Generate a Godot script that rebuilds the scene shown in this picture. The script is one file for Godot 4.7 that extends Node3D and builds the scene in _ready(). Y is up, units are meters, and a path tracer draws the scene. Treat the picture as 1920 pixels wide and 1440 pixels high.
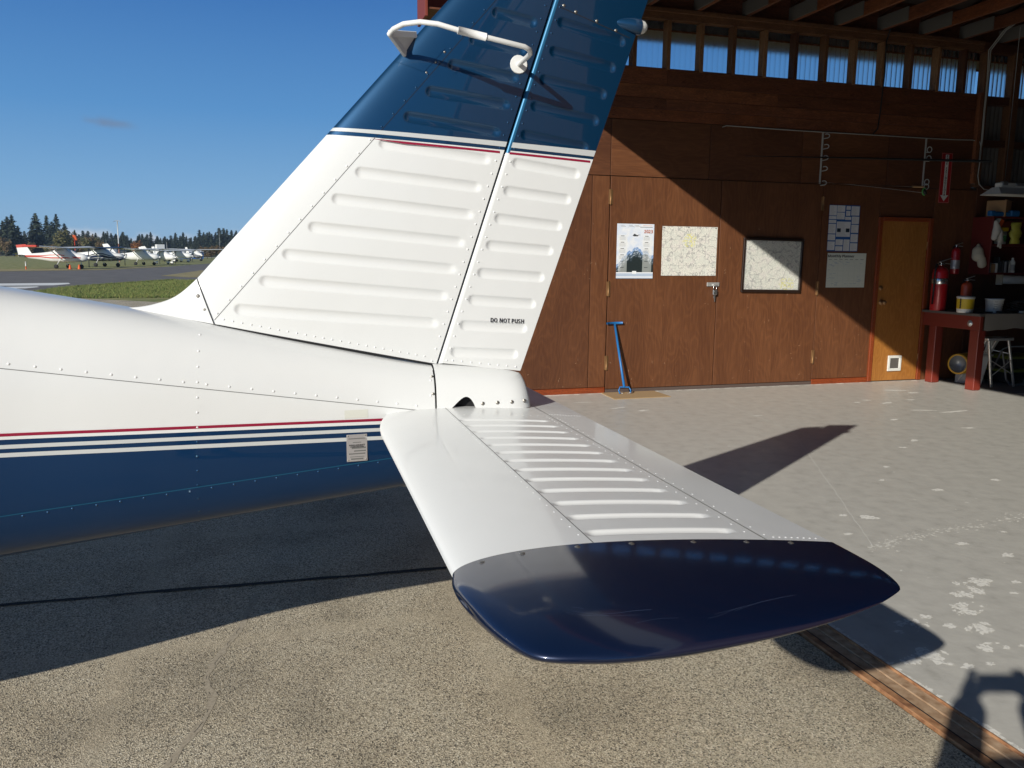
extends Node3D
# Tail of a parked low-wing airplane in front of an open wooden hangar; airfield and trees far behind.
# x runs along the hangar's side wall into the hangar, y is up, z comes out of that wall; metres.

var M := {}
var rng := RandomNumberGenerator.new()
const K := 0.9

class MB:
	var st := SurfaceTool.new()
	var xf := Transform3D()
	var n := 0
	func _init(smooth := false) -> void:
		st.begin(Mesh.PRIMITIVE_TRIANGLES)
		st.set_smooth_group(0 if smooth else -1)
	func soft(g := 0) -> MB:
		st.set_smooth_group(g)
		return self
	func hard() -> MB:
		st.set_smooth_group(-1)
		return self
	func tri(a: Vector3, b: Vector3, c: Vector3, ua := Vector2.ZERO, ub := Vector2.ZERO, uc := Vector2.ZERO) -> void:
		st.set_uv(ua); st.add_vertex(xf * a)
		st.set_uv(ub); st.add_vertex(xf * b)
		st.set_uv(uc); st.add_vertex(xf * c)
		n += 1
	func otri(a: Vector3, b: Vector3, c: Vector3, out: Vector3, ua := Vector2.ZERO, ub := Vector2.ZERO, uc := Vector2.ZERO) -> void:
		if (c - a).cross(b - a).dot(out) < 0.0: tri(a, c, b, ua, uc, ub)
		else: tri(a, b, c, ua, ub, uc)
	func quad(a: Vector3, b: Vector3, c: Vector3, d: Vector3, out: Vector3, ua := Vector2.ZERO, ub := Vector2.ZERO, uc := Vector2.ZERO, ud := Vector2.ZERO) -> void:
		otri(a, b, c, out, ua, ub, uc)
		otri(a, c, d, out, ua, uc, ud)
	func box(c: Vector3, s: Vector3, bev := 0.0, b := Basis(), uvo := Vector2.ZERO) -> void:
		var h := s * 0.5
		bev = minf(bev, minf(h.x, minf(h.y, h.z)) * 0.6)
		var long := 0
		if s.y > s[long]: long = 1
		if s.z > s[long]: long = 2
		for a in 3:
			var p := (a + 1) % 3
			var q := (a + 2) % 3
			for sg in [-1.0, 1.0]:
				var vs := []
				var us := []
				for e in [[-1, -1], [1, -1], [1, 1], [-1, 1]]:
					var v := Vector3.ZERO
					v[a] = h[a] * sg
					v[p] = (h[p] - bev) * e[0]
					v[q] = (h[q] - bev) * e[1]
					var w := c + b * v
					vs.append(w)
					us.append((Vector2(v[p], v[q]) if p == long else (Vector2(v[q], v[p]))) + uvo)
				var out := Vector3.ZERO
				out[a] = sg
				quad(vs[0], vs[1], vs[2], vs[3], b * out, us[0], us[1], us[2], us[3])
		if bev <= 0.0: return
		for a in 3:
			var p := (a + 1) % 3
			var q := (a + 2) % 3
			for sp in [-1.0, 1.0]:
				for sq in [-1.0, 1.0]:
					var vs := []
					for e in [[-1, 0], [1, 0], [1, 1], [-1, 1]]:
						var v := Vector3.ZERO
						v[a] = (h[a] - bev) * e[0]
						v[p] = (h[p] - (bev if e[1] == 1 else 0.0)) * sp
						v[q] = (h[q] - (bev if e[1] == 0 else 0.0)) * sq
						vs.append(c + b * v)
					var out := Vector3.ZERO
					out[p] = sp
					out[q] = sq
					quad(vs[0], vs[1], vs[2], vs[3], b * out, uvo, uvo, uvo, uvo)
		for sx in [-1.0, 1.0]:
			for sy in [-1.0, 1.0]:
				for sz in [-1.0, 1.0]:
					var k := Vector3(h.x * sx, h.y * sy, h.z * sz)
					var d := Vector3(sx, sy, sz) * bev
					otri(c + b * (k - Vector3(0, d.y, d.z)), c + b * (k - Vector3(d.x, 0, d.z)), c + b * (k - Vector3(d.x, d.y, 0)), b * Vector3(sx, sy, sz))
	func bar(a: Vector3, e: Vector3, w: float, d: float, bev := 0.0, side := Vector3.UP, uvo := Vector2.ZERO) -> void:
		var x := (e - a).normalized()
		var z := x.cross(side).normalized()
		var y := z.cross(x)
		box((a + e) * 0.5, Vector3(a.distance_to(e), w, d), bev, Basis(x, y, z), uvo)
	func grid(rows: Array, uvs: Array = []) -> void:
		for i in rows.size() - 1:
			var r0: PackedVector3Array = rows[i]
			var r1: PackedVector3Array = rows[i + 1]
			for j in r0.size() - 1:
				if uvs.is_empty():
					tri(r0[j], r0[j + 1], r1[j + 1])
					tri(r0[j], r1[j + 1], r1[j])
				else:
					var u0: PackedVector2Array = uvs[i]
					var u1: PackedVector2Array = uvs[i + 1]
					tri(r0[j], r0[j + 1], r1[j + 1], u0[j], u0[j + 1], u1[j + 1])
					tri(r0[j], r1[j + 1], r1[j], u0[j], u1[j + 1], u1[j])
	func tube(pts: Array, r, seg := 8, caps := true) -> void:
		var rows := []
		var t0: Vector3 = (pts[1] - pts[0]).normalized()
		var u := t0.cross(Vector3.UP if absf(t0.y) < 0.9 else Vector3.RIGHT).normalized()
		for i in pts.size():
			var t: Vector3 = (pts[mini(i + 1, pts.size() - 1)] - pts[maxi(i - 1, 0)]).normalized()
			u = (u - t * u.dot(t)).normalized()
			var w := t.cross(u)
			var rr: float = r[i] if r is Array else r
			var row := PackedVector3Array()
			for k in seg + 1:
				var a := TAU * (k % seg) / seg
				row.append(pts[i] + (u * cos(a) + w * sin(a)) * rr)
			rows.append(row)
		grid(rows)
		if caps:
			for e in [0, pts.size() - 1]:
				var row: PackedVector3Array = rows[e]
				var out: Vector3 = (pts[0] - pts[1]) if e == 0 else (pts[e] - pts[e - 1])
				for k in seg: otri(pts[e], row[k], row[k + 1], out)
	func lathe(prof: Array, seg := 16, at := Transform3D()) -> void:
		var rows := []
		for p in prof:
			var row := PackedVector3Array()
			for k in seg + 1:
				var a := TAU * (k % seg) / seg
				row.append(at * Vector3(p[0] * cos(a), p[1], p[0] * sin(a)))
			rows.append(row)
		rows.reverse()
		grid(rows)
	func dome(c: Vector3, nrm: Vector3, r: float, h: float, seg := 6) -> void:
		var u := nrm.cross(Vector3.UP if absf(nrm.y) < 0.9 else Vector3.RIGHT).normalized()
		var w := nrm.cross(u)
		var top := c + nrm * h
		for k in seg:
			var a := TAU * k / seg
			var b := TAU * (k + 1) / seg
			var p := c + (u * cos(a) + w * sin(a)) * r
			var q := c + (u * cos(b) + w * sin(b)) * r
			var p2 := c + nrm * h * 0.75 + (u * cos(a) + w * sin(a)) * r * 0.6
			var q2 := c + nrm * h * 0.75 + (u * cos(b) + w * sin(b)) * r * 0.6
			quad(p, q, q2, p2, p + nrm * r - c)
			otri(p2, q2, top, nrm)
	func mesh(mat: Material) -> ArrayMesh:
		st.generate_normals()
		st.set_material(mat)
		return st.commit()

func obj(called: String, mb: MB, mat: Material, parent: Node = null) -> MeshInstance3D:
	var o := MeshInstance3D.new()
	o.name = called
	o.mesh = mb.mesh(mat)
	(self if parent == null else parent).add_child(o, true)
	return o

func inst(called: String, mesh: Mesh, at: Transform3D, parent: Node, mat: Material = null) -> MeshInstance3D:
	var o := MeshInstance3D.new()
	o.name = called
	o.mesh = mesh
	o.transform = at
	if mat: o.material_override = mat
	parent.add_child(o, true)
	return o

func thing(called: String, label: String, category: String, at := Vector3.ZERO, turn := 0.0, group := "") -> Node3D:
	var o := Node3D.new()
	o.name = called
	add_child(o, true)
	o.position = at
	o.rotation.y = turn
	return tag(o, label, category, group)

func tag(o: Node3D, label: String, category: String, group := "") -> Node3D:
	o.set_meta("label", label)
	o.set_meta("category", category)
	if group: o.set_meta("group", group)
	return o

func kind(o: Node3D, k: String) -> Node3D:
	o.set_meta("kind", k)
	return o

func lin(r: float, g: float, b: float) -> Color:
	return Color(r, g, b).linear_to_srgb()

func mat(key: String, c: Color, rough := 0.6, metal := 0.0) -> StandardMaterial3D:
	var m := StandardMaterial3D.new()
	m.albedo_color = c
	m.roughness = rough
	m.metallic = metal
	m.resource_name = key
	M[key] = m
	return m

func noise(type: int, freq: float, oct := 4, sd := 1) -> FastNoiseLite:
	var f := FastNoiseLite.new()
	f.noise_type = type
	f.frequency = freq
	f.fractal_octaves = oct
	f.seed = sd
	return f

func noise_tex(f: FastNoiseLite, size: int, offs: Array, cols: Array, normal := false, bump := 4.0, norm := true) -> NoiseTexture2D:
	var t := NoiseTexture2D.new()
	t.width = size
	t.height = size
	t.seamless = true
	t.seamless_blend_skirt = 0.15
	t.noise = f
	t.normalize = norm
	if normal:
		t.as_normal_map = true
		t.bump_strength = bump
	elif cols.size():
		var g := Gradient.new()
		g.offsets = PackedFloat32Array(offs)
		g.colors = PackedColorArray(cols)
		t.color_ramp = g
	return t

func tri_map(m: StandardMaterial3D, scale: float, world := true) -> void:
	m.uv1_triplanar = true
	m.uv1_world_triplanar = world
	m.uv1_scale = Vector3.ONE * scale

func wood_tex(sd: int, w: int, h: int, dark: Color, light: Color, stretch: float, rings: float, knots := 0, ring_w := 0.35) -> ImageTexture:
	# grain runs along u; w x h pixels
	var f := noise(FastNoiseLite.TYPE_SIMPLEX_SMOOTH, 1.0, 3, sd)
	var im := Image.create(w, h, false, Image.FORMAT_RGB8)
	var r := RandomNumberGenerator.new()
	r.seed = sd
	var ks := []
	for i in knots: ks.append(Vector2(r.randf(), r.randf()))
	for y in h:
		var v := float(y) / h
		for x in w:
			var u := float(x) / w
			var a := u * TAU
			var warp := f.get_noise_3d(cos(a) * stretch, sin(a) * stretch, v * 3.0)
			var fine := f.get_noise_3d(cos(a) * stretch * 4.0, sin(a) * stretch * 4.0, v * 60.0)
			var g := v * rings + warp * 5.0
			var dk := 0.0
			for k in ks:
				var d := Vector2((u - k.x) * 6.0, (v - k.y) * 2.0).length()
				g += 0.5 * exp(-d * d * 30.0)
				dk += exp(-d * d * 500.0)
			var s := 0.5 + 0.5 * sin(g * TAU)
			var t := clampf(ring_w * s * s + 0.62 - ring_w * 0.6 + 0.32 * fine + 0.35 * warp - dk, 0.0, 1.0)
			im.set_pixel(x, y, dark.lerp(light, t))
	return ImageTexture.create_from_image(im)

func make_materials() -> void:
	# --- aircraft paint
	var w := mat("white_paint", lin(0.785, 0.795, 0.785), 0.32)
	w.clearcoat_enabled = true
	w.clearcoat = 0.35
	w.clearcoat_roughness = 0.08
	var b := mat("blue_paint", lin(0.003, 0.050, 0.130), 0.38, 0.55)
	b.clearcoat_enabled = true
	b.clearcoat = 1.0
	b.clearcoat_roughness = 0.03
	var flake := noise_tex(noise(FastNoiseLite.TYPE_CELLULAR, 0.35, 1, 7), 512, [], [], true, 1.2)
	w.normal_enabled = true
	w.normal_texture = noise_tex(noise(FastNoiseLite.TYPE_SIMPLEX_SMOOTH, 0.012, 3, 19), 512, [], [], true, 6.0)
	w.normal_scale = 0.05
	w.roughness_texture = noise_tex(noise(FastNoiseLite.TYPE_SIMPLEX_SMOOTH, 0.02, 5, 20), 256, [0.0, 1.0], [Color(0.75, 0.75, 0.75), Color(1, 1, 1)])
	w.roughness = 0.40
	tri_map(w, 1.1, false)
	b.normal_enabled = true
	b.normal_texture = flake
	b.normal_scale = 0.12
	tri_map(b, 6.0, false)
	var lb := b.duplicate() as StandardMaterial3D
	lb.resource_name = "belly_blue"
	lb.albedo_color = lin(0.0015, 0.032, 0.105)
	lb.metallic_specular = 0.35
	lb.clearcoat = 0.5
	lb.metallic = 0.35
	lb.roughness = 0.5
	M["belly_blue"] = lb
	var nb := mat("navy_paint", lin(0.0025, 0.0115, 0.047), 0.36, 0.45)
	nb.clearcoat_enabled = true
	nb.clearcoat = 1.0
	nb.clearcoat_roughness = 0.085
	nb.normal_enabled = true
	nb.normal_texture = flake
	nb.normal_scale = 0.1
	tri_map(nb, 6.0, false)
	mat("light_blue_edge", lin(0.012, 0.11, 0.22), 0.4, 0.4)
	mat("silver_paint", lin(0.62, 0.64, 0.64), 0.4, 0.1)
	mat("red_paint", lin(0.30, 0.008, 0.04), 0.35)
	mat("seam_shade_print", lin(0.16, 0.16, 0.155), 0.8)  # grey that paints the shade in skin seams; also the data plate print
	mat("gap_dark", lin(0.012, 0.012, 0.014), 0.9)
	mat("screw_metal", lin(0.30, 0.28, 0.25), 0.4, 0.85)
	mat("plate_metal", lin(0.52, 0.50, 0.50), 0.45, 0.5)
	mat("print_dark", lin(0.02, 0.02, 0.025), 0.6)
	mat("tape", lin(0.72, 0.725, 0.655), 0.5)
	mat("rubber", lin(0.02, 0.02, 0.021), 0.85)
	mat("scratch", lin(0.07, 0.10, 0.19), 0.6)
	var gl := mat("dark_glass", lin(0.02, 0.025, 0.03), 0.08)
	gl.metallic_specular = 0.7
	var lens := mat("clear_lens", Color(0.95, 0.97, 1.0, 0.15), 0.05)
	lens.transparency = BaseMaterial3D.TRANSPARENCY_ALPHA
	# --- ground
	var sp := [0.0, 0.16, 0.3, 0.42, 0.55, 0.68, 0.8, 0.92, 1.0]
	var ag := [lin(0.07, 0.065, 0.055), lin(0.42, 0.37, 0.29), lin(0.64, 0.575, 0.46), lin(0.22, 0.20, 0.165), lin(0.70, 0.64, 0.52), lin(0.47, 0.42, 0.325), lin(0.82, 0.76, 0.64), lin(0.31, 0.285, 0.23), lin(0.92, 0.88, 0.77)]
	var cells := noise(FastNoiseLite.TYPE_CELLULAR, 0.30, 1, 11)
	cells.cellular_return_type = FastNoiseLite.RETURN_CELL_VALUE
	cells.cellular_jitter = 1.0
	var ap := mat("aggregate", Color(0.975, 0.96, 0.925), 0.92)
	ap.albedo_texture = noise_tex(cells, 1024, sp, ag)
	var cb := noise(FastNoiseLite.TYPE_CELLULAR, 0.30, 1, 11)
	cb.cellular_return_type = FastNoiseLite.RETURN_DISTANCE
	ap.normal_enabled = true
	ap.normal_texture = noise_tex(cb, 1024, [], [], true, 2.5)
	ap.normal_scale = 0.7
	tri_map(ap, 1.0 / 1.35)
	ap.detail_enabled = true
	ap.detail_blend_mode = BaseMaterial3D.BLEND_MODE_MUL
	ap.detail_uv_layer = BaseMaterial3D.DETAIL_UV_2
	ap.detail_albedo = noise_tex(noise(FastNoiseLite.TYPE_SIMPLEX_SMOOTH, 0.011, 6, 5), 512, [0.0, 0.3, 0.45, 0.7, 1.0], [Color(0.83, 0.825, 0.82), Color(0.93, 0.92, 0.91), Color(0.98, 0.97, 0.96), Color(1, 1, 1), Color(1, 0.99, 0.97)])
	ap.uv2_triplanar = true
	ap.uv2_world_triplanar = true
	ap.uv2_scale = Vector3.ONE / 4.7
	var asp := mat("asphalt", Color(1, 1, 1), 0.9)
	asp.albedo_texture = noise_tex(noise(FastNoiseLite.TYPE_SIMPLEX_SMOOTH, 0.02, 6, 9), 512, [0.0, 0.5, 1.0], [lin(0.10, 0.093, 0.09), lin(0.135, 0.125, 0.118), lin(0.17, 0.16, 0.15)])
	tri_map(asp, 0.06)
	mat("crack", lin(0.03, 0.028, 0.026), 0.95)
	mat("trowel_line", Color(1, 1, 1), 0.95)
	M.trowel_line.albedo_texture = noise_tex(noise(FastNoiseLite.TYPE_SIMPLEX_SMOOTH, 0.08, 5, 15), 256, [0.0, 0.5, 1.0], [lin(0.28, 0.235, 0.17), lin(0.40, 0.345, 0.26), lin(0.50, 0.435, 0.33)])
	tri_map(M.trowel_line, 3.0)
	var gr := mat("grass_ground", Color(1, 1, 1), 0.95)
	gr.albedo_texture = noise_tex(noise(FastNoiseLite.TYPE_SIMPLEX_SMOOTH, 0.02, 6, 21), 512, [0.0, 0.4, 0.6, 1.0], [lin(0.12, 0.14, 0.03), lin(0.18, 0.195, 0.05), lin(0.25, 0.235, 0.085), lin(0.36, 0.31, 0.14)])
	tri_map(gr, 0.09)
	var dry := mat("dry_grass", Color(1, 1, 1), 0.95)
	dry.albedo_texture = noise_tex(noise(FastNoiseLite.TYPE_SIMPLEX_SMOOTH, 0.03, 6, 23), 256, [0.0, 0.5, 1.0], [lin(0.17, 0.15, 0.06), lin(0.29, 0.24, 0.11), lin(0.36, 0.30, 0.15)])
	tri_map(dry, 0.12)
	mat("far_runway", lin(0.36, 0.35, 0.33), 0.9)
	mat("runway_white", lin(0.72, 0.72, 0.70), 0.8)
	for g in [["blade_a", 0.13, 0.18, 0.034], ["blade_b", 0.22, 0.23, 0.06]]:
		var bl := mat(g[0], lin(g[1], g[2], g[3]), 0.7)
		bl.backlight_enabled = true
		bl.backlight = Color(0.3, 0.3, 0.3)
	# --- hangar
	var fl := mat("grey_floor", Color(1, 1, 1), 0.42)
	fl.albedo_texture = noise_tex(noise(FastNoiseLite.TYPE_SIMPLEX_SMOOTH, 0.012, 7, 31), 1024, [0.0, 0.25, 0.5, 0.8, 1.0], [lin(0.465, 0.45, 0.408), lin(0.54, 0.522, 0.478), lin(0.57, 0.552, 0.506), lin(0.595, 0.576, 0.526), lin(0.63, 0.61, 0.56)])
	fl.roughness_texture = noise_tex(noise(FastNoiseLite.TYPE_SIMPLEX_SMOOTH, 0.02, 5, 33), 512, [0.0, 1.0], [Color(0.75, 0.75, 0.75), Color(1, 1, 1)])
	fl.normal_enabled = true
	var brush := noise(FastNoiseLite.TYPE_SIMPLEX_SMOOTH, 0.035, 4, 35)
	fl.normal_texture = noise_tex(brush, 1024, [], [], true, 3.0)
	fl.normal_scale = 0.09
	tri_map(fl, 0.55)
	var chip := mat("bare_concrete", Color(1, 1, 1), 0.9)
	chip.albedo_texture = noise_tex(noise(FastNoiseLite.TYPE_SIMPLEX_SMOOTH, 0.06, 5, 41), 256, [0.0, 0.35, 0.6, 1.0], [lin(0.45, 0.44, 0.41), lin(0.72, 0.70, 0.65), lin(0.83, 0.81, 0.75), lin(0.87, 0.85, 0.80)])
	tri_map(chip, 3.0)
	mat("floor_line", lin(0.70, 0.69, 0.65), 0.8)
	mat("wood_scuff", lin(0.34, 0.20, 0.12), 0.8)
	mat("kick", lin(0.10, 0.07, 0.06), 0.7)
	mat("floor_shade", lin(0.16, 0.15, 0.14), 0.98)  # dark tone for the sheet that paints shade on the bench floor
	var rust := mat("rusty_steel", Color(1, 1, 1), 0.75, 0.25)
	rust.albedo_texture = noise_tex(noise(FastNoiseLite.TYPE_SIMPLEX_SMOOTH, 0.03, 6, 43), 512, [0.0, 0.4, 0.7, 1.0], [lin(0.28, 0.155, 0.085), lin(0.47, 0.31, 0.19), lin(0.56, 0.39, 0.25), lin(0.64, 0.48, 0.34)])
	tri_map(rust, 1.2)
	var rust2 := mat("rust_edge", Color(1, 1, 1), 0.85, 0.1)
	rust2.albedo_texture = noise_tex(noise(FastNoiseLite.TYPE_SIMPLEX_SMOOTH, 0.04, 6, 44), 256, [0.0, 0.5, 1.0], [lin(0.17, 0.075, 0.038), lin(0.38, 0.185, 0.085), lin(0.52, 0.30, 0.16)])
	tri_map(rust2, 1.5)
	var pts := [wood_tex(3, 512, 384, lin(0.108, 0.038, 0.014), lin(0.225, 0.092, 0.037), 0.30, 6.0, 0, 0.22), wood_tex(17, 512, 384, lin(0.104, 0.036, 0.014), lin(0.215, 0.087, 0.035), 0.38, 4.0, 0, 0.24)]
	for i in 4:
		var m := mat("plywood_%d" % i, [Color(0.91, 0.88, 0.85), Color(0.86, 0.83, 0.81), Color(0.92, 0.89, 0.86), Color(0.84, 0.81, 0.81)][i], 0.58)
		m.albedo_texture = pts[i % 2]
		m.uv1_scale = Vector3(1.0 / 2.44, 1.0 / 1.22, 1)
		m.uv1_offset = Vector3(0.37 * i, 0.21 * i, 0)
	var pk := [wood_tex(29, 512, 128, lin(0.10, 0.030, 0.010), lin(0.32, 0.115, 0.042), 0.9, 4.0, 5), wood_tex(37, 512, 128, lin(0.12, 0.04, 0.014), lin(0.38, 0.15, 0.06), 0.7, 3.0, 6)]
	for i in 4:
		var m := mat("plank_%d" % i, [Color(1, 1, 1), Color(0.85, 0.8, 0.8), Color(0.95, 0.9, 0.85), Color(0.75, 0.7, 0.7)][i], 0.65)
		m.albedo_texture = pk[i % 2]
		m.uv1_scale = Vector3(0.45, 3.0, 1)
		m.uv1_offset = Vector3(0.29 * i, 0.4 * i, 0)
	var lum := wood_tex(53, 512, 128, lin(0.13, 0.06, 0.025), lin(0.34, 0.19, 0.09), 0.8, 3.0, 3)
	for i in 3:
		var m := mat("lumber_%d" % i, [Color(1, 1, 1), Color(0.8, 0.74, 0.7), Color(0.62, 0.5, 0.45)][i], 0.75)
		m.albedo_texture = lum
		m.uv1_scale = Vector3(0.6, 4.0, 1)
		m.uv1_offset = Vector3(0.31 * i, 0.2 * i, 0)
	var dw := mat("door_wood", Color(1, 1, 1), 0.4)
	dw.albedo_texture = wood_tex(61, 512, 256, lin(0.30, 0.115, 0.022), lin(0.44, 0.19, 0.045), 0.35, 6.0)
	dw.uv1_scale = Vector3(0.5, 1.2, 1)
	var oc := mat("orange_trim", lin(0.34, 0.10, 0.03), 0.6)
	oc.albedo_texture = lum
	oc.albedo_color = Color(1.0, 0.62, 0.38)
	oc.uv1_scale = Vector3(0.6, 6, 1)
	mat("roof_dark", lin(0.06, 0.045, 0.036), 0.85)
	mat("roof_metal", lin(0.35, 0.36, 0.37), 0.5, 0.4)
	mat("fascia_red", lin(0.20, 0.035, 0.02), 0.6)
	mat("gusset", lin(0.14, 0.135, 0.125), 0.8)
	var pane := mat("fiberglass", Color(0.93, 0.98, 1.0, 0.04), 0.30)
	pane.refraction_enabled = true
	pane.refraction_scale = 0.03
	mat("bench_red", lin(0.20, 0.028, 0.016), 0.42)
	mat("cupboard_red", lin(0.13, 0.014, 0.010), 0.45)
	mat("bench_top", lin(0.11, 0.10, 0.09), 0.6)
	mat("grey_cloth", lin(0.22, 0.20, 0.175), 0.95)
	mat("ext_red", lin(0.42, 0.012, 0.018), 0.28)
	mat("ext_orange", lin(0.40, 0.06, 0.02), 0.35)
	mat("chrome", lin(0.6, 0.6, 0.6), 0.25, 0.9)
	mat("alu", lin(0.62, 0.62, 0.60), 0.42, 0.6)
	mat("white_plastic", lin(0.72, 0.72, 0.68), 0.45)
	mat("paper", lin(0.74, 0.74, 0.70), 0.8)
	mat("yellow", lin(0.66, 0.46, 0.02), 0.45)
	mat("heater_yellow", lin(0.55, 0.30, 0.015), 0.4)
	mat("black_plastic", lin(0.015, 0.015, 0.016), 0.5)
	mat("tow_blue", lin(0.012, 0.15, 0.42), 0.4)
	mat("case_blue", lin(0.008, 0.12, 0.34), 0.45)
	mat("cardboard", lin(0.36, 0.21, 0.10), 0.85)
	mat("cap_cloth", lin(0.60, 0.54, 0.41), 0.95)
	mat("glove_cloth", lin(0.55, 0.52, 0.46), 0.95)
	mat("bag_yellow", lin(0.50, 0.47, 0.06), 0.5)
	mat("green_item", lin(0.05, 0.20, 0.05), 0.5)
	mat("crate_green", lin(0.16, 0.20, 0.025), 0.5)
	mat("grey_steel", lin(0.25, 0.26, 0.27), 0.45, 0.5)
	mat("sign_red", lin(0.42, 0.010, 0.012), 0.5)
	mat("mat_tan", lin(0.40, 0.27, 0.14), 0.97)
	mat("frame_dark", lin(0.025, 0.013, 0.009), 0.35)
	mat("poster_blue", lin(0.015, 0.11, 0.36), 0.6)
	mat("brass", lin(0.32, 0.18, 0.08), 0.5, 0.6)
	mat("cork", lin(0.42, 0.24, 0.11), 0.8)
	mat("cable_white", lin(0.40, 0.40, 0.38), 0.6)
	# --- far things
	mat("far_white", lin(0.78, 0.78, 0.76), 0.4)
	mat("far_red", lin(0.55, 0.05, 0.03), 0.45)
	mat("far_blue", lin(0.02, 0.09, 0.30), 0.4)
	mat("far_navy", lin(0.01, 0.02, 0.06), 0.4)
	mat("far_orange", lin(0.75, 0.13, 0.03), 0.6)
	mat("far_grey", lin(0.33, 0.34, 0.36), 0.7)
	mat("far_slate", lin(0.13, 0.15, 0.19), 0.7)
	mat("far_bluewall", lin(0.05, 0.17, 0.48), 0.6)
	mat("bark", lin(0.07, 0.055, 0.045), 0.95)
	for g in [["fir_a", 0.022, 0.037, 0.020], ["fir_b", 0.033, 0.048, 0.024], ["leaf_rust", 0.26, 0.10, 0.018], ["leaf_brown", 0.17, 0.115, 0.05], ["leaf_olive", 0.14, 0.13, 0.045]]:
		var lf := mat(g[0], lin(g[1], g[2], g[3]), 0.8)
		lf.backlight_enabled = true
		lf.backlight = Color(0.25, 0.25, 0.25)

func _ready() -> void:
	rng.seed = 4242
	setup_view()
	make_materials()
	build_ground()
	build_hangar()
	build_airplane()
	build_wall_things()
	build_bench_things()
	build_person()
	build_far()

func setup_view() -> void:
	var cam := Camera3D.new()
	cam.name = "camera"
	cam.position = Vector3(0, 1.54, 0)
	cam.rotation_order = EULER_ORDER_YXZ
	cam.rotation_degrees = Vector3(-8.902, -16.620, 0.553)
	cam.fov = 50.43
	cam.near = 0.04
	cam.far = 4000.0
	add_child(cam)
	cam.current = true
	var env := Environment.new()
	env.background_mode = Environment.BG_SKY
	var sky := Sky.new()
	var pan := PanoramaSkyMaterial.new()
	pan.panorama = sky_image()
	sky.sky_material = pan
	env.sky = sky
	env.tonemap_mode = Environment.TONE_MAPPER_LINEAR
	env.tonemap_exposure = 1.0
	env.sdfgi_enabled = true
	env.ssao_enabled = true
	env.ssil_enabled = true
	env.fog_enabled = true
	env.fog_density = 0.00022
	env.fog_light_color = Color(0.62, 0.72, 0.84)
	var we := WorldEnvironment.new()
	we.name = "environment"
	we.environment = env
	add_child(we)
	var sun := DirectionalLight3D.new()
	sun.name = "sun"
	sun.light_energy = 1.5
	sun.light_color = Color(1.0, 0.98, 0.935)
	sun.light_angular_distance = 0.5
	sun.shadow_enabled = true
	add_child(sun)
	sun.look_at_from_position(Vector3(-16.09, 10, 14.5), Vector3.ZERO)

func sky_image() -> ImageTexture:
	var w := 2048
	var h := 1024
	var im := Image.create(w, h, false, Image.FORMAT_RGBF)
	var stops := [[-90.0, Color(0.10, 0.10, 0.09)], [-1.0, Color(0.24, 0.36, 0.48)], [0.0, Color(0.30, 0.475, 0.66)], [4.0, Color(0.20, 0.40, 0.65)], [9.0, Color(0.105, 0.29, 0.59)], [16.0, Color(0.052, 0.18, 0.47)], [35.0, Color(0.042, 0.090, 0.185)], [90.0, Color(0.032, 0.060, 0.110)]]
	for y in h:
		var el := 90.0 - 180.0 * (y + 0.5) / h
		for i in stops.size() - 1:
			if el <= stops[i + 1][0]:
				var t: float = (el - stops[i][0]) / (stops[i + 1][0] - stops[i][0])
				var c: Color = stops[i][1]
				im.fill_rect(Rect2i(0, y, w, 1), c.lerp(stops[i + 1][1], t))
				break
	var f := noise(FastNoiseLite.TYPE_SIMPLEX_SMOOTH, 1.0, 5, 77)
	for y in range(int(h * 0.5) - 26, int(h * 0.5)):
		var el := 90.0 - 180.0 * (y + 0.5) / h
		for x in w:
			var a := TAU * x / w
			var q := Vector3(cos(a), 0, sin(a)) * 9.0
			var top := 1.0 + 1.3 * f.get_noise_3dv(q * 0.5) + 0.7 * f.get_noise_3dv(q * 3.0)
			var d := top - el + 0.5 * f.get_noise_3d(q.x * 4.0, el * 3.0, q.z * 4.0)
			var k := clampf(d * 2.2, 0.0, 1.0) * smoothstep(-0.25, 0.2, f.get_noise_3dv(q * 0.4 + Vector3(5, 0, 0)) + 0.12)
			if k > 0.0:
				im.set_pixel(x, y, im.get_pixel(x, y).lerp(Color(0.72, 0.72, 0.74), k * 0.75))
	# one small grey wisp, five degrees above the trees
	for y in range(430, 500):
		var el := 90.0 - 180.0 * (y + 0.5) / h
		for x in range(1900, 2048):
			var az := 360.0 * (x + 0.5) / w - 360.0
			var dx := (az + 8.9) / 1.7
			var dy := (el - 7.75 + dx * 0.12) / 0.28
			var k := clampf(1.0 - dx * dx - dy * dy + 0.5 * f.get_noise_2d(az * 1.5, el * 4.0), 0.0, 1.0)
			if k > 0.0: im.set_pixel(x, y, im.get_pixel(x, y).lerp(Color(0.17, 0.235, 0.36), 0.75 * k))
	return ImageTexture.create_from_image(im)

func sheet(called: String, pts: Array, y: float, m: Material, parent: Node = null) -> MeshInstance3D:
	var mb := MB.new()
	var poly := PackedVector2Array(pts)
	var ix := Geometry2D.triangulate_polygon(poly)
	for i in range(0, ix.size(), 3):
		mb.otri(Vector3(poly[ix[i]].x, y, poly[ix[i]].y), Vector3(poly[ix[i + 1]].x, y, poly[ix[i + 1]].y), Vector3(poly[ix[i + 2]].x, y, poly[ix[i + 2]].y), Vector3.UP)
	return obj(called, mb, m, parent)

func V2(a: Array) -> Array:
	var o := []
	for i in range(0, a.size(), 2): o.append(Vector2(a[i], a[i + 1]))
	return o

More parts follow.
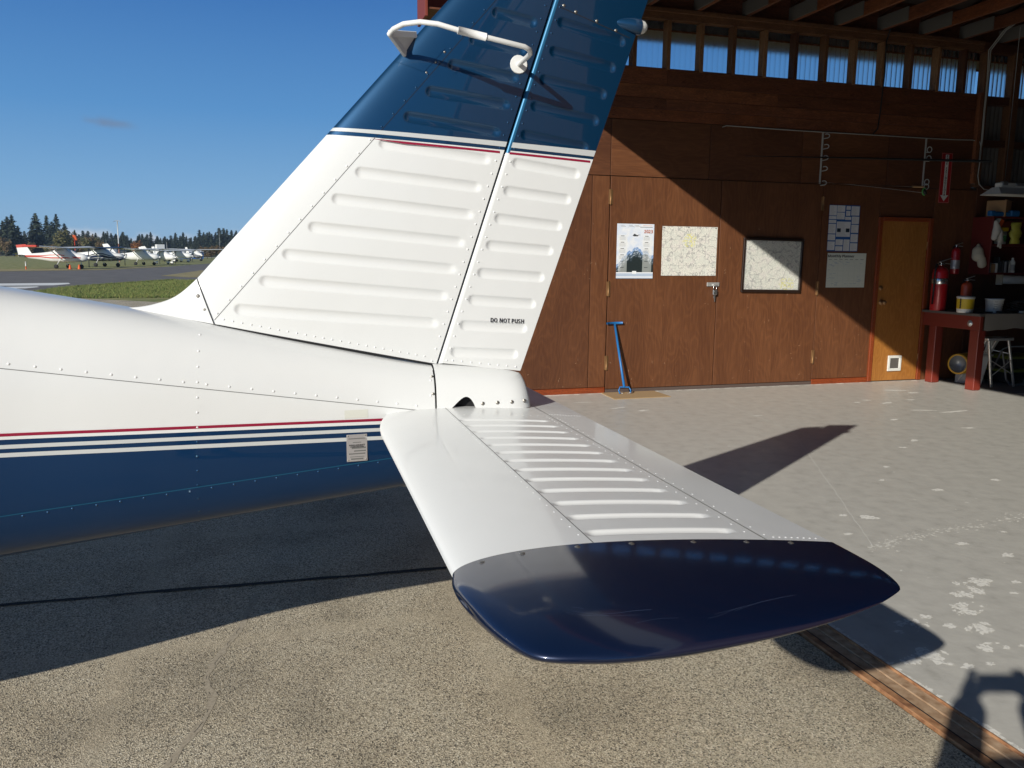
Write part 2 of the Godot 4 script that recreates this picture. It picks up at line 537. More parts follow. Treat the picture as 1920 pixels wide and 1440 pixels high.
func build_ground() -> void:
	kind(sheet("ground", V2([-2500, 900, 2500, 900, 2500, -2500, -2500, -2500]), -0.02, M.grass_ground), "structure")
	kind(sheet("taxiway", V2([-300, -37, -8.65, -37, -8.7, -39.5, -7.6, -46.4, -6.4, -49, -4.4, -50.1, 60, -52, 60, -230, -6.3, -174.8, -8.7, -134.7, -11.0, -100.7, -13.7, -80.5, -20.5, -72.2, -60, -62, -300, -50]), -0.012, M.asphalt), "structure")
	kind(sheet("apron", V2([-60, 22, 2.06, 22, 2.06, -9.4, 0.9, -9.4, 0.9, -24, -8.6, -33, -8.65, -37.0, -60, -37.0]), 0.0, M.aggregate), "structure")
	kind(sheet("dry_grass_patch", V2([-7.0, -60.6, -6.6, -66, -5.9, -79.8, 20, -95, 20, -56, -4.8, -56.7]), -0.004, M.dry_grass), "structure")
	kind(sheet("dry_grass_verge", V2([-60, -63, -20.5, -72.6, -13.9, -80.9, -11.3, -100.9, -12.6, -106, -15.5, -90, -22, -82, -60, -73]), -0.006, M.dry_grass), "structure")
	kind(sheet("runway_marking", V2([-16, -44.2, -9.7, -46.4, -9.3, -44.8, -9.6, -42.9, -16, -41.4]), -0.006, M.runway_white), "structure")
	kind(sheet("runway_marking", V2([-15, -40.0, -10.0, -41.6, -9.7, -40.8, -9.9, -39.3, -15, -38.6]), -0.006, M.runway_white), "structure")
	kind(sheet("runway", V2([-700, -300, 300, -345, 300, -372, -700, -330]), -0.014, M.far_runway), "structure")
	# joint across the apron, under the tail
	var mb := MB.new()
	var f := noise(FastNoiseLite.TYPE_SIMPLEX, 1.5, 3, 3)
	var px := -8.0
	while px < 2.0:
		var a := Vector3(px, 0.004, -3.84 + px * 0.045 + 0.012 * f.get_noise_1d(px))
		var e := Vector3(px + 0.1, 0.004, -3.84 + (px + 0.1) * 0.045 + 0.012 * f.get_noise_1d(px + 0.1))
		var w0 := Vector3(0, 0, 0.012 + 0.006 * f.get_noise_1d(px * 3.0 + 50))
		var w1 := Vector3(0, 0, 0.012 + 0.006 * f.get_noise_1d(px * 3.0 + 50.3))
		mb.quad(a - w0, e - w1, e + w1, a + w0, Vector3.UP)
		px += 0.1
	kind(obj("pavement_joint", mb, M.crack), "structure")
	# a filled crack running towards the camera: smooth filler with a hairline beside it
	var path := [Vector2(-0.10, -3.72), Vector2(-0.155, -3.40), Vector2(-0.228, -3.16), Vector2(-0.270, -2.99), Vector2(-0.235, -2.84), Vector2(-0.258, -2.69), Vector2(-0.312, -2.56), Vector2(-0.345, -2.46), Vector2(-0.45, -2.2)]
	var crv := Curve2D.new()
	for q in path: crv.add_point(q)
	for pass_ in 2:
		mb = MB.new()
		var ll := crv.get_baked_length()
		var t := 0.0
		while t < ll - 0.02:
			var p0 := crv.sample_baked(t)
			var p1 := crv.sample_baked(t + 0.02)
			var side := (p1 - p0).orthogonal().normalized()
			var w0 := 0.012 + 0.008 * f.get_noise_1d(t * 5.0) if pass_ == 0 else 0.0006
			var w1 := 0.012 + 0.008 * f.get_noise_1d(t * 5.0 + 0.1) if pass_ == 0 else 0.0006
			var o0 := 0.006 * f.get_noise_1d(t * 14.0 + 70.0) if pass_ == 0 else 0.012 * f.get_noise_1d(t * 5.0 + 20.0)
			var o1 := 0.006 * f.get_noise_1d(t * 14.0 + 70.28) if pass_ == 0 else 0.012 * f.get_noise_1d(t * 5.0 + 20.1)
			var y := 0.0008 if pass_ == 0 else 0.0016
			if pass_ == 0 or f.get_noise_1d(t * 6.0 + 5.0) > 0.05:
				mb.quad(Vector3(p0.x + side.x * (o0 - w0), y, p0.y + side.y * (o0 - w0)), Vector3(p1.x + side.x * (o1 - w1), y, p1.y + side.y * (o1 - w1)), Vector3(p1.x + side.x * (o1 + w1), y, p1.y + side.y * (o1 + w1)), Vector3(p0.x + side.x * (o0 + w0), y, p0.y + side.y * (o0 + w0)), Vector3.UP)
			t += 0.02
		kind(obj("crack_filler" if pass_ == 0 else "pavement_crack", mb, M.trowel_line if pass_ == 0 else M.crack), "structure")
	# grass strip beyond the apron
	var blade := MB.new()
	for i in 7:
		var a := rng.randf() * TAU
		var o := Vector3(cos(a), 0, sin(a)) * rng.randf_range(0.0, 0.07)
		var s := Vector3(-sin(a), 0, cos(a)) * 0.008
		var tip := o + Vector3(rng.randf_range(-0.04, 0.04), rng.randf_range(0.05, 0.11), rng.randf_range(-0.04, 0.04))
		blade.otri(o - s, o + s, tip, Vector3(cos(a), 0.3, sin(a)))
	for v in 2:
		var mm := MultiMesh.new()
		mm.transform_format = MultiMesh.TRANSFORM_3D
		mm.mesh = blade.mesh(M["blade_a"]) if v == 0 else blade.mesh(M["blade_b"])
		mm.instance_count = 14000
		for i in mm.instance_count:
			var z := rng.randf_range(-50.5, -31.0)
			var x := rng.randf_range(-8.7, 3.0)
			if z < -39.5: x = maxf(x, -8.7 + (-39.5 - z) * 0.33)
			mm.set_instance_transform(i, Transform3D(Basis(Vector3.UP, rng.randf() * TAU).scaled(Vector3.ONE * rng.randf_range(0.6, 1.3)), Vector3(x, -0.02, z)))
		var mi := MultiMeshInstance3D.new()
		mi.name = "grass"
		mi.multimesh = mm
		add_child(mi, true)
		kind(mi, "stuff")
		mi.set_meta("label", "short green grass between the apron and the taxiway")

# ---------------------------------------------------------------- hangar
const ZW := -8.54      # inner face of the side wall
const ROOF_K := 0.25
func roof_y(z: float) -> float:
	return 4.40 + ROOF_K * ((z + 8.64) if z < -2.0 else (4.64 - z))

func build_hangar() -> void:
	var H := thing("hangar", "open timber hangar with brown plywood side wall, clerestory panes and roof trusses", "hangar")
	# floor: its own piece of the setting
	var fl := sheet("hangar_floor", V2([2.225, 4.5, 13.0, 4.5, 13.0, -8.66, 2.225, -8.66]), 0.004, M.grey_floor)
	kind(fl, "structure")
	worn_patches(fl)
	# sunken steel channel of the sliding doors
	var tr := Node3D.new()
	tr.name = "door_track"
	H.add_child(tr, true)
	var mb := MB.new()
	mb.box(Vector3(2.135, -0.005, -2.0), Vector3(0.052, 0.02, 13.2), 0.003)
	obj("track_bed", mb, M.rusty_steel, tr)
	mb = MB.new()
	mb.box(Vector3(2.0875, 0.0, -2.0), Vector3(0.035, 0.018, 13.2), 0.003)
	obj("outer_angle", mb, M.rust_edge, tr)
	mb = MB.new()
	mb.box(Vector3(2.107, -0.002, -2.0), Vector3(0.004, 0.020, 13.2))
	obj("track_slot", mb, M.gap_dark, tr)
	mb = MB.new()
	mb.box(Vector3(2.190, 0.0, -2.0), Vector3(0.05, 0.012, 13.2), 0.003)
	obj("inner_plate", mb, M.rusty_steel, tr)
	mb = MB.new()
	mb.box(Vector3(2.218, 0.003, -2.0), Vector3(0.008, 0.022, 13.2), 0.002)
	obj("inner_angle", mb, M.rust_edge, tr)
	# plywood sheets of the side wall (thickness 20 mm), each proud of a dark backing
	mb = MB.new()
	mb.box(Vector3(5.37, 1.5, ZW - 0.075), Vector3(6.5, 3.0, 0.10))
	mb.box(Vector3(11.0, 1.23, ZW - 0.075), Vector3(4.76, 2.46, 0.10))
	mb.box(Vector3(5.4, 3.31, ZW - 0.08), Vector3(6.44, 0.57, 0.08))
	obj("wall_backing", mb, M.roof_dark, H)
	var ply := [[2.16, 2.44, 0.0, 3.035], [2.445, 3.445, 0.07, 2.425], [3.45, 3.655, 0.07, 2.425], [2.445, 3.655, 2.43, 3.035],
		[3.66, 4.87, 2.43, 3.035], [4.875, 6.09, 2.43, 3.035], [6.095, 7.31, 2.43, 3.035], [7.315, 8.615, 2.43, 3.035],
		[6.425, 7.25, 0.07, 2.425], [7.255, 8.075, 2.07, 2.425], [8.08, 8.72, 0.0, 2.425], [8.725, 9.94, 0.0, 2.46], [9.945, 11.2, 0.0, 2.46], [11.205, 12.9, 0.0, 2.46]]
	for i in ply.size():
		var p: Array = ply[i]
		mb = MB.new()
		mb.box(Vector3((p[0] + p[1]) / 2, (p[2] + p[3]) / 2, ZW - 0.0115), Vector3(p[1] - p[0] - 0.003, p[3] - p[2] - 0.003, 0.023), 0.0015, Basis(), Vector2(i * 0.73, i * 0.31))
		obj("plywood_panel", mb, M["plywood_%d" % (i % 4)], H)
	# fresh orange base trim
	for p in [[2.445, 3.655], [6.425, 7.25]]:
		mb = MB.new()
		mb.box(Vector3((p[0] + p[1]) / 2, 0.033, ZW - 0.008), Vector3(p[1] - p[0], 0.066, 0.03), 0.003)
		obj("base_board", mb, M.orange_trim, H)
	# the pair of plywood doors
	for k in 2:
		var d := Node3D.new()
		d.name = "plywood_door"
		H.add_child(d, true)
		var x0 := 3.665 if k == 0 else 5.046
		var x1 := 5.040 if k == 0 else 6.418
		mb = MB.new()
		mb.box(Vector3((x0 + x1) / 2, 1.235, ZW - 0.008), Vector3(x1 - x0 - 0.005, 2.375, 0.028), 0.002, Basis(), Vector2(0.4 + k * 1.1, 0.61 * k))
		obj("door_leaf", mb, M["plywood_%d" % (k * 2)], d)
		mb = MB.new()
		mb.box(Vector3((x0 + x1) / 2, 0.022, ZW - 0.004), Vector3(x1 - x0, 0.040, 0.026), 0.002)
		obj("kick_strip", mb, M.kick, d)
		for y in [2.20, 1.19, 0.35]:
			mb = MB.new()
			var hx := x0 if k == 0 else x1
			mb.box(Vector3(hx, y, ZW + 0.009), Vector3(0.045, 0.16, 0.004), 0.001)
			mb.soft()
			mb.tube([Vector3(hx, y - 0.085, ZW + 0.014), Vector3(hx, y + 0.085, ZW + 0.014)], 0.008, 8)
			obj("hinge", mb, M.brass, d)
		if k == 0:
			mb = MB.new()
			mb.box(Vector3(4.985, 1.238, ZW + 0.012), Vector3(0.16, 0.045, 0.012), 0.002)
			mb.box(Vector3(5.0, 1.232, ZW + 0.024), Vector3(0.05, 0.02, 0.02), 0.003)
			obj("hasp", mb, M.alu, d)
			mb = MB.new(true)
			mb.tube([Vector3(4.985, 1.17, ZW + 0.03), Vector3(4.985, 1.215, ZW + 0.03), Vector3(4.995, 1.23, ZW + 0.03), Vector3(5.012, 1.23, ZW + 0.03), Vector3(5.022, 1.215, ZW + 0.03), Vector3(5.022, 1.17, ZW + 0.03)], 0.005, 6)
			mb.hard()
			mb.box(Vector3(5.003, 1.145, ZW + 0.03), Vector3(0.055, 0.06, 0.028), 0.006)
			mb.box(Vector3(5.006, 1.095, ZW + 0.022), Vector3(0.022, 0.04, 0.008), 0.002)
			mb.box(Vector3(5.012, 1.06, ZW + 0.02), Vector3(0.012, 0.05, 0.004), 0.001)
			obj("padlock", mb, M.chrome, d)
	# scuffs and flaked spots low on the plywood
	mb = MB.new()
	var sr := RandomNumberGenerator.new()
	sr.seed = 5
	for i in 90:
		var x := sr.randf_range(2.5, 7.2)
		var y := 0.08 + pow(sr.randf(), 2.0) * 1.9
		if absf(x - 3.66) < 0.04 or absf(x - 5.043) < 0.03 or absf(x - 6.42) < 0.04: continue
		var a := sr.randf_range(-0.9, 0.9) if sr.randf() < 0.5 else PI / 2 + sr.randfn() * 0.3
		var l := sr.randf_range(0.003, 0.022)
		var d := Vector3(cos(a), sin(a), 0) * l
		var n := Vector3(-sin(a), cos(a), 0) * sr.randf_range(0.0012, 0.004)
		var c := Vector3(x, y, ZW + 0.0074)
		mb.quad(c - d, c - n, c + d, c + n, Vector3.BACK)
	kind(obj("paint_scuffs", mb, M.wood_scuff, H), "stuff")
	# varnished inner door
	var D := Node3D.new()
	D.name = "flush_door"
	H.add_child(D, true)
	mb = MB.new()
	mb.box(Vector3(7.655, 1.015, ZW - 0.012), Vector3(0.70, 2.0, 0.03), 0.002, Basis(), Vector2(0.1, 0.3))
	obj("door_leaf", mb, M.door_wood, D)
	for p in [[7.277, 0.055], [8.040, 0.06]]:
		mb = MB.new()
		mb.box(Vector3(p[0], 1.035, ZW + 0.004), Vector3(p[1], 2.05, 0.036), 0.004, Basis(), Vector2(p[0], 0))
		obj("door_jamb", mb, M.orange_trim, D)
	mb = MB.new()
	mb.box(Vector3(7.66, 2.04, ZW + 0.005), Vector3(0.70, 0.05, 0.034), 0.004)
	obj("door_head", mb, M.orange_trim, D)
	mb = MB.new(true)
	mb.lathe([[0.0, 0.012], [0.026, 0.012], [0.03, 0.004], [0.03, 0.0]], 14, Transform3D(Basis(Vector3.RIGHT, PI / 2), Vector3(7.355, 1.191, ZW + 0.004)))
	obj("deadbolt", mb, M.brass, D)
	mb = MB.new(true)
	mb.lathe([[0.0, 0.075], [0.022, 0.073], [0.03, 0.058], [0.028, 0.042], [0.014, 0.032], [0.012, 0.012], [0.034, 0.006], [0.036, 0.0]], 16, Transform3D(Basis(Vector3.RIGHT, PI / 2), Vector3(7.378, 1.012, ZW + 0.004)))
	obj("door_knob", mb, M.brass, D)
	for y in [1.72, 0.30]:
		mb = MB.new(true)
		mb.tube([Vector3(8.008, y - 0.05, ZW + 0.008), Vector3(8.008, y + 0.05, ZW + 0.008)], 0.007, 8)
		obj("hinge", mb, M.brass, D)
	var cf := Node3D.new()
	cf.name = "cat_flap"
	D.add_child(cf)
	mb = MB.new()
	for s in [[Vector3(7.648, 0.317, ZW + 0.012), Vector3(0.205, 0.035, 0.018)], [Vector3(7.648, 0.152, ZW + 0.012), Vector3(0.205, 0.035, 0.018)], [Vector3(7.562, 0.2345, ZW + 0.0125), Vector3(0.033, 0.13, 0.019)], [Vector3(7.734, 0.2345, ZW + 0.0125), Vector3(0.033, 0.13, 0.019)]]:
		mb.box(s[0], s[1], 0.004)
	obj("flap_frame", mb, M.white_plastic, cf)
	mb = MB.new()
	mb.box(Vector3(7.648, 0.234, ZW + 0.006), Vector3(0.135, 0.128, 0.004), 0.001)
	obj("flap", mb, M.bench_top, cf)
	# horizontal fir boards above the plywood
	var ys := [3.040, 3.163, 3.277, 3.417, 3.600]
	for i in 4:
		for p in ([[2.16, 5.72], [5.723, 8.575]] if i % 2 == 0 else [[2.16, 4.3], [4.303, 8.575]]):
			mb = MB.new()
			mb.box(Vector3((p[0] + p[1]) / 2, (ys[i] + ys[i + 1]) / 2, ZW - 0.010 + 0.002 * (i % 2)), Vector3(p[1] - p[0], ys[i + 1] - ys[i] - 0.004, 0.03), 0.002, Basis(), Vector2(i * 0.37 + p[0], i * 0.17))
			obj("fir_board", mb, M["plank_%d" % ((i + int(p[0])) % 4)], H)
	# clerestory: studs and corrugated panes
	mb = MB.new()
	mb.box(Vector3(5.4, 3.592, ZW - 0.055), Vector3(6.48, 0.02, 0.056), 0.002)
	obj("window_sill", mb, M.lumber_1, H)
	for p in [[2.16, 5.9], [5.904, 8.62]]:
		for q in [[4.14, 0.09, 0], [4.21, 0.045, 0.012]]:
			mb = MB.new()
			mb.box(Vector3((p[0] + p[1]) / 2, q[1] / 2 + q[0] - 0.03, ZW - 0.045 + q[2]), Vector3(p[1] - p[0], q[1], 0.10), 0.003, Basis(), Vector2(p[0], q[0] * 3.0))
			obj("top_plate", mb, M.lumber_1, H)
	var sx := 3.925 - 0.024 - 0.405 * 4
	var k := 0
	while sx < 8.6:
		mb = MB.new()
		mb.box(Vector3(sx, 3.845, ZW - 0.045), Vector3(0.046, 0.52, 0.115), 0.003, Basis(), Vector2(sx * 1.7, sx * 0.9))
		obj("stud", mb, M["lumber_%d" % [0, 1, 0, 2, 1, 0][k % 6]], H)
		window_pane(sx + 0.024, minf(sx + 0.381, 8.62), 3.60, 4.10, H)
		sx += 0.405
		k += 1
	# open bay at the far end: bare studs over corrugated sheet
	for p in [[8.615, 0.05], [8.70, 0.085], [9.165, 0.13], [9.60, 0.045], [10.0, 0.045], [10.4, 0.045], [10.8, 0.045], [11.2, 0.045], [11.6, 0.045], [12.0, 0.045], [12.4, 0.045], [12.8, 0.045]]:
		mb = MB.new()
		mb.box(Vector3(p[0], 3.06 if p[0] < 8.65 else 3.30, ZW - 0.04 + (0.03 if p[0] < 8.65 else 0.0)), Vector3(p[1], 1.10 if p[0] < 8.65 else 1.66, 0.11), 0.003, Basis(), Vector2(p[0], p[0]))
		obj("stud", mb, M.lumber_1 if p[0] > 8.65 else M.plank_0, H)
	var xs := [8.745, 9.10, 9.23, 9.577, 9.623, 9.977, 10.023, 10.377, 10.423, 10.777, 10.823, 11.177, 11.223, 11.577, 11.623, 11.977, 12.023, 12.377, 12.423, 12.777]
	for i in range(0, xs.size(), 2):
		for y in [[3.535, 0.10], [3.012, 0.08], [2.475, 0.03]]:
			mb = MB.new()
			mb.box(Vector3((xs[i] + xs[i + 1]) / 2, y[0], ZW - 0.042), Vector3(xs[i + 1] - xs[i], y[1], 0.09), 0.002, Basis(), Vector2(i, y[0]))
			obj("blocking", mb, M.lumber_2, H)
		window_pane(xs[i], xs[i + 1], 3.585, 4.10, H)
		wall_sheet(xs[i], xs[i + 1], 2.49, 3.485, H)
	mb = MB.new()
	mb.box(Vector3(10.77, 4.16, ZW - 0.045), Vector3(4.3, 0.12, 0.10), 0.003)
	obj("top_plate", mb, M.lumber_2, H)
	# roof: trusses along z, deck, fascia, gable front
	var tx := 4.66 - 0.61 * 4
	k = 0
	while tx < 13.0:
		truss(H, tx, k)
		tx += 0.61
		k += 1
	for s in [[-9.05, -2.0], [-2.0, 5.05]]:
		mb = MB.new()
		var a := Vector3(7.6, roof_y(s[0]) + 0.20, s[0])
		var e := Vector3(7.6, roof_y(s[1]) + 0.20, s[1])
		mb.bar(a, e, 12.0, 0.03, 0.0, Vector3.RIGHT)
		obj("roof_deck", mb, M.roof_dark, H)
		mb = MB.new()
		mb.bar(a + Vector3(0, 0.03, 0), e + Vector3(0, 0.03, 0), 12.04, 0.02, 0.0, Vector3.RIGHT)
		obj("roof_metal", mb, M.roof_metal, H)
		mb = MB.new()
		mb.bar(Vector3(1.62, roof_y(s[0]) + 0.08, s[0]), Vector3(1.62, roof_y(s[1]) + 0.08, s[1]), 0.035, 0.22, 0.004, Vector3.RIGHT)
		obj("rake_board", mb, M.fascia_red, H)
		var zp: float = minf(s[0], s[1]) + 0.4
		while zp < maxf(s[0], s[1]) - 0.2:
			mb = MB.new()
			mb.box(Vector3(7.4, roof_y(zp) + 0.155, zp), Vector3(11.4, 0.038, 0.085), 0.002)
			obj("purlin", mb, M.lumber_2, H)
			zp += 0.61
	for z in [-9.06, 5.06]:
		mb = MB.new()
		mb.box(Vector3(7.6, roof_y(z) - 0.055, z), Vector3(11.96, 0.47, 0.03), 0.004)
		obj("eave_fascia", mb, M.fascia_red, H)
	mb = MB.new()
	mb.box(Vector3(7.6, 4.025, -8.86), Vector3(11.9, 0.018, 0.42))
	obj("eave_soffit", mb, M.plank_3, H)
	mb = MB.new()
	mb.box(Vector3(1.635, 4.14, -8.85), Vector3(0.03, 0.40, 0.44), 0.003)
	obj("eave_end_board", mb, M.fascia_red, H)
	mb = MB.new()
	mb.box(Vector3(7.6, 4.40, -8.625), Vector3(10.9, 0.36, 0.03))
	obj("frieze_board", mb, M.plank_3, H)
	# front: header over the door opening and the gable above it
	mb = MB.new()
	mb.box(Vector3(2.15, 3.826 + 0.19, -2.0), Vector3(0.12, 0.38, 12.9), 0.004)
	obj("door_header", mb, M.plank_3, H)
	for k2 in 2:
		mb = MB.new()
		mb.box(Vector3(2.115 + 0.05 * k2, 1.93, 0.55 + 2.55 * k2), Vector3(0.045, 3.78, 2.6), 0.004)
		obj("added_light_blocker", mb, M.plank_3, H)  # unseen closed panels, added to block sky light from the interior
	mb = MB.new()
	for q in [[-8.6, -2.0], [-2.0, 4.6]]:
		mb.quad(Vector3(2.10, 4.2, q[0]), Vector3(2.10, 4.2, q[1]), Vector3(2.10, roof_y(q[1]) + 0.18, q[1]), Vector3(2.10, roof_y(q[0]) + 0.18, q[0]), Vector3.LEFT)
		mb.quad(Vector3(2.16, 4.2, q[0]), Vector3(2.16, 4.2, q[1]), Vector3(2.16, roof_y(q[1]) + 0.18, q[1]), Vector3(2.16, roof_y(q[0]) + 0.18, q[0]), Vector3.RIGHT)
	obj("gable_wall", mb, M.far_grey, H)
	for z in [-8.60, 4.6]:
		mb = MB.new()
		mb.box(Vector3(2.14, 2.1, z), Vector3(0.14, 4.2, 0.12), 0.004)
		obj("corner_post", mb, M.fascia_red, H)
	# exterior skin of the side wall, far side wall and back wall
	mb = MB.new()
	mb.box(Vector3(5.35, 1.78, ZW - 0.14), Vector3(6.5, 3.56, 0.02))
	mb.box(Vector3(10.9, 1.21, ZW - 0.14), Vector3(4.5, 2.42, 0.02))
	obj("outer_siding", mb, M.fascia_red, H)
	mb = MB.new()
	mb.box(Vector3(7.6, 2.2, 4.66), Vector3(11.0, 4.4, 0.10))
	obj("far_side_wall", mb, M.plywood_1, H)
	mb = MB.new()
	mb.box(Vector3(13.06, 2.2, -2.0), Vector3(0.10, 4.4, 13.3))
	for q in [[-8.6, -2.0], [-2.0, 4.6]]:
		mb.quad(Vector3(13.03, 4.38, q[0]), Vector3(13.03, 4.38, q[1]), Vector3(13.03, roof_y(q[1]) + 0.18, q[1]), Vector3(13.03, roof_y(q[0]) + 0.18, q[0]), Vector3.LEFT)
	obj("back_wall", mb, M.plywood_3, H)

func corrugated(x0: float, x1: float, y0: float, y1: float, z: float, amp: float, thick := 0.0) -> MB:
	var mb := MB.new(true)
	var n := int((x1 - x0) / 0.0085)
	for s in ([0.0, -thick] if thick > 0.0 else [0.0]):
		var rows := []
		for y in [y0, y1]:
			var row := PackedVector3Array()
			for i in n + 1:
				var x := lerpf(x0, x1, float(i) / n)
				row.append(Vector3(x, y, z + s + amp * pow(absf(cos(x * PI / 0.068)), 0.7)))
			rows.append(row)
		if s < 0.0: rows.reverse()
		mb.grid(rows)
	return mb

func window_pane(x0: float, x1: float, y0: float, y1: float, H: Node) -> void:
	obj("window_pane", corrugated(x0 - 0.02, x1 + 0.02, y0 + 0.006, y1 + 0.02, ZW - 0.120, 0.006, 0.004), M.fiberglass, H)

func wall_sheet(x0: float, x1: float, y0: float, y1: float, H: Node) -> void:
	obj("corrugated_sheet", corrugated(x0 - 0.02, x1 + 0.02, y0 - 0.02, y1 + 0.02, ZW - 0.120, 0.014, 0.004), M.gusset, H)

func truss(H: Node, x: float, k: int) -> void:
	var T := Node3D.new()
	T.name = "roof_truss"
	H.add_child(T, true)
	var mb := MB.new()
	mb.box(Vector3(x, 4.30, -2.0), Vector3(0.042, 0.14, 13.2), 0.003, Basis(), Vector2(k * 0.7, k * 0.3))
	obj("bottom_chord", mb, M["plank_%d" % [3, 2, 0, 1, 2][k % 5]], T)
	for s in [[-8.64, -2.0], [4.64, -2.0]]:
		mb = MB.new()
		mb.bar(Vector3(x, roof_y(s[0]) + 0.06, s[0]), Vector3(x, roof_y(s[1]) + 0.06, s[1]), 0.14, 0.04, 0.003, Vector3.UP)
		obj("top_chord", mb, M.lumber_2, T)
	for w in [[-6.6, -5.4], [-4.0, -5.4], [-4.0, -2.0], [0.0, -2.0]]:
		mb = MB.new()
		mb.bar(Vector3(x, 4.34, w[0]), Vector3(x, roof_y(w[1]), w[1]), 0.09, 0.036, 0.002, Vector3.UP)
		obj("web_member", mb, M["lumber_%d" % [1, 2][k % 2]], T)
	for sd in [-1, 1]:
		mb = MB.new()
		var xx: float = x + sd * 0.027
		mb.box(Vector3(xx, 4.31, -8.36), Vector3(0.011, 0.15, 0.50), 0.001)
		obj("gusset_plate", mb, M.gusset, T)

func worn_patches(fl: Node) -> void:
	var mb := MB.new()
	var r := RandomNumberGenerator.new()
	r.seed = 99
	var f := noise(FastNoiseLite.TYPE_SIMPLEX_SMOOTH, 1.0, 3, 8)
	var blob := func(c: Vector2, rx: float, rz: float, turn: float, seed_: float) -> void:
		var n := 22
		var pts := []
		var yy := r.randf_range(0.0045, 0.0055)
		for i in n:
			var a := TAU * i / n
			var q := Vector2(cos(a), sin(a))
			var s := 1.0 + 0.7 * f.get_noise_3d(q.x * 1.3, q.y * 1.3, seed_) + 0.5 * f.get_noise_3d(q.x * 4.0, q.y * 4.0, seed_)
			var o := Vector2(q.x * rx * s, q.y * rz * s).rotated(turn)
			pts.append(Vector3(c.x + o.x, yy, c.y + o.y))
		for i in n:
			mb.otri(Vector3(c.x, yy, c.y), pts[i], pts[(i + 1) % n], Vector3.UP)
	# patches seen in the photograph: x, z, half sizes
	var main := [3.42, -3.92, .040, .028, 3.3, -4.0, .02, .014, 4.3, -4.3, .03, .016, 4.4, -4.9, .02, .015, 3.6, -3.4, .025, .018, 4.0, -3.5, .015, .01, 2.73, -2.6, .022, .016, 2.7, -2.7, .02, .014, 2.52, -2.3, .024, .014, 2.47, -2.33, .010, .008, 2.62, -2.29, .014, .01,
		6.7, -6.6, .16, .02, 6.45, -6.75, .10, .016, 7.1, -7.9, .10, .03, 7.2, -7.7, .05, .03, 6.2, -5.9, .05, .02, 6.3, -7.4, .05, .018, 6.4, -7.2, .07, .02, 6.8, -7.3, .05, .02, 6.1, -7.3, .04, .018, 3.4, -7.6, .07, .014, 3.6, -7.42, .05, .02, 3.2, -8.0, .08, .012, 2.5, -5.2, .03, .02, 3.7, -3.2, .03, .02, 3.42, -2.9, .02, .014, 5.0, -5.4, .03, .014, 5.3, -5.6, .04, .018, 4.1, -4.6, .02, .012, 3.3, -2.8, .015, .01, 3.1, -3.7, .018, .012, 4.9, -4.4, .03, .02, 7.3, -6.1, .06, .03, 6.9, -5.6, .05, .02, 5.8, -6.4, .05, .018, 4.6, -6.9, .05, .012]
	for i in range(0, main.size(), 4):
		blob.call(Vector2(main[i], main[i + 1]), main[i + 2] * 1.3, main[i + 3] * 1.3, r.randf_range(-0.4, 0.4), i * 3.7)
	# flaking clusters near the doors
	for c in [[3.22, -2.95, 0.12, 0.05, 22], [3.10, -2.86, 0.10, 0.03, 14], [2.95, -2.72, 0.11, 0.06, 26], [2.84, -2.55, 0.07, 0.05, 20], [2.56, -2.64, 0.10, 0.05, 18], [2.42, -2.4, 0.12, 0.03, 12], [2.60, -1.95, 0.05, 0.04, 6], [2.74, -2.40, 0.06, 0.03, 8]]:
		for i in c[4]:
			var a := r.randf() * TAU
			var q := sqrt(r.randf())
			var s := (r.randf_range(0.022, 0.042) if i < 5 else r.randf_range(0.003, 0.014)) * (1.3 - q)
			blob.call(Vector2(c[0] + cos(a) * q * c[2] - 0.5 * sin(a) * q * c[3], c[1] + sin(a) * q * c[3]), s * 1.4, s, r.randf() * 3.0, r.randf() * 90.0)
	for i in 70:
		var z := r.randf_range(-8.2, -1.5)
		var x := r.randf_range(2.28, 2.5 - z * 0.75)
		var s := pow(r.randf(), 3.0) * 0.012 + 0.002
		blob.call(Vector2(x, z), s * r.randf_range(1.0, 2.2), s, r.randf_range(-0.5, 0.5), i * 1.7)
	# ragged unpainted rim along the track and the wall
	var z := -8.4
	while z < 0.5:
		blob.call(Vector2(2.235 + r.randf() * 0.012, z), r.randf_range(0.006, 0.02), r.randf_range(0.01, 0.05), 0.0, z * 3.0)
		z += 0.05
	var x := 2.5
	while x < 8.0:
		blob.call(Vector2(x, -8.50 + r.randf() * 0.02), r.randf_range(0.03, 0.10), r.randf_range(0.01, 0.03), 0.0, x * 7.0)
		x += 0.16
	# band of scuffed paint curving across the slab
	var line := [Vector2(4.9, -3.9), Vector2(4.42, -3.72), Vector2(3.95, -3.62), Vector2(3.6, -3.6), Vector2(3.3, -3.55), Vector2(3.05, -3.45)]
	for i in line.size() - 1:
		for j in 60:
			var p: Vector2 = line[i].lerp(line[i + 1], r.randf())
			var s := r.randf_range(0.0015, 0.006)
			blob.call(p + Vector2(r.randfn() * 0.02, r.randfn() * 0.03), s * 1.8, s, 0.25, j + i * 31.0)
	kind(obj("worn_patches", mb, M.bare_concrete, fl), "stuff")
	mb = MB.new()
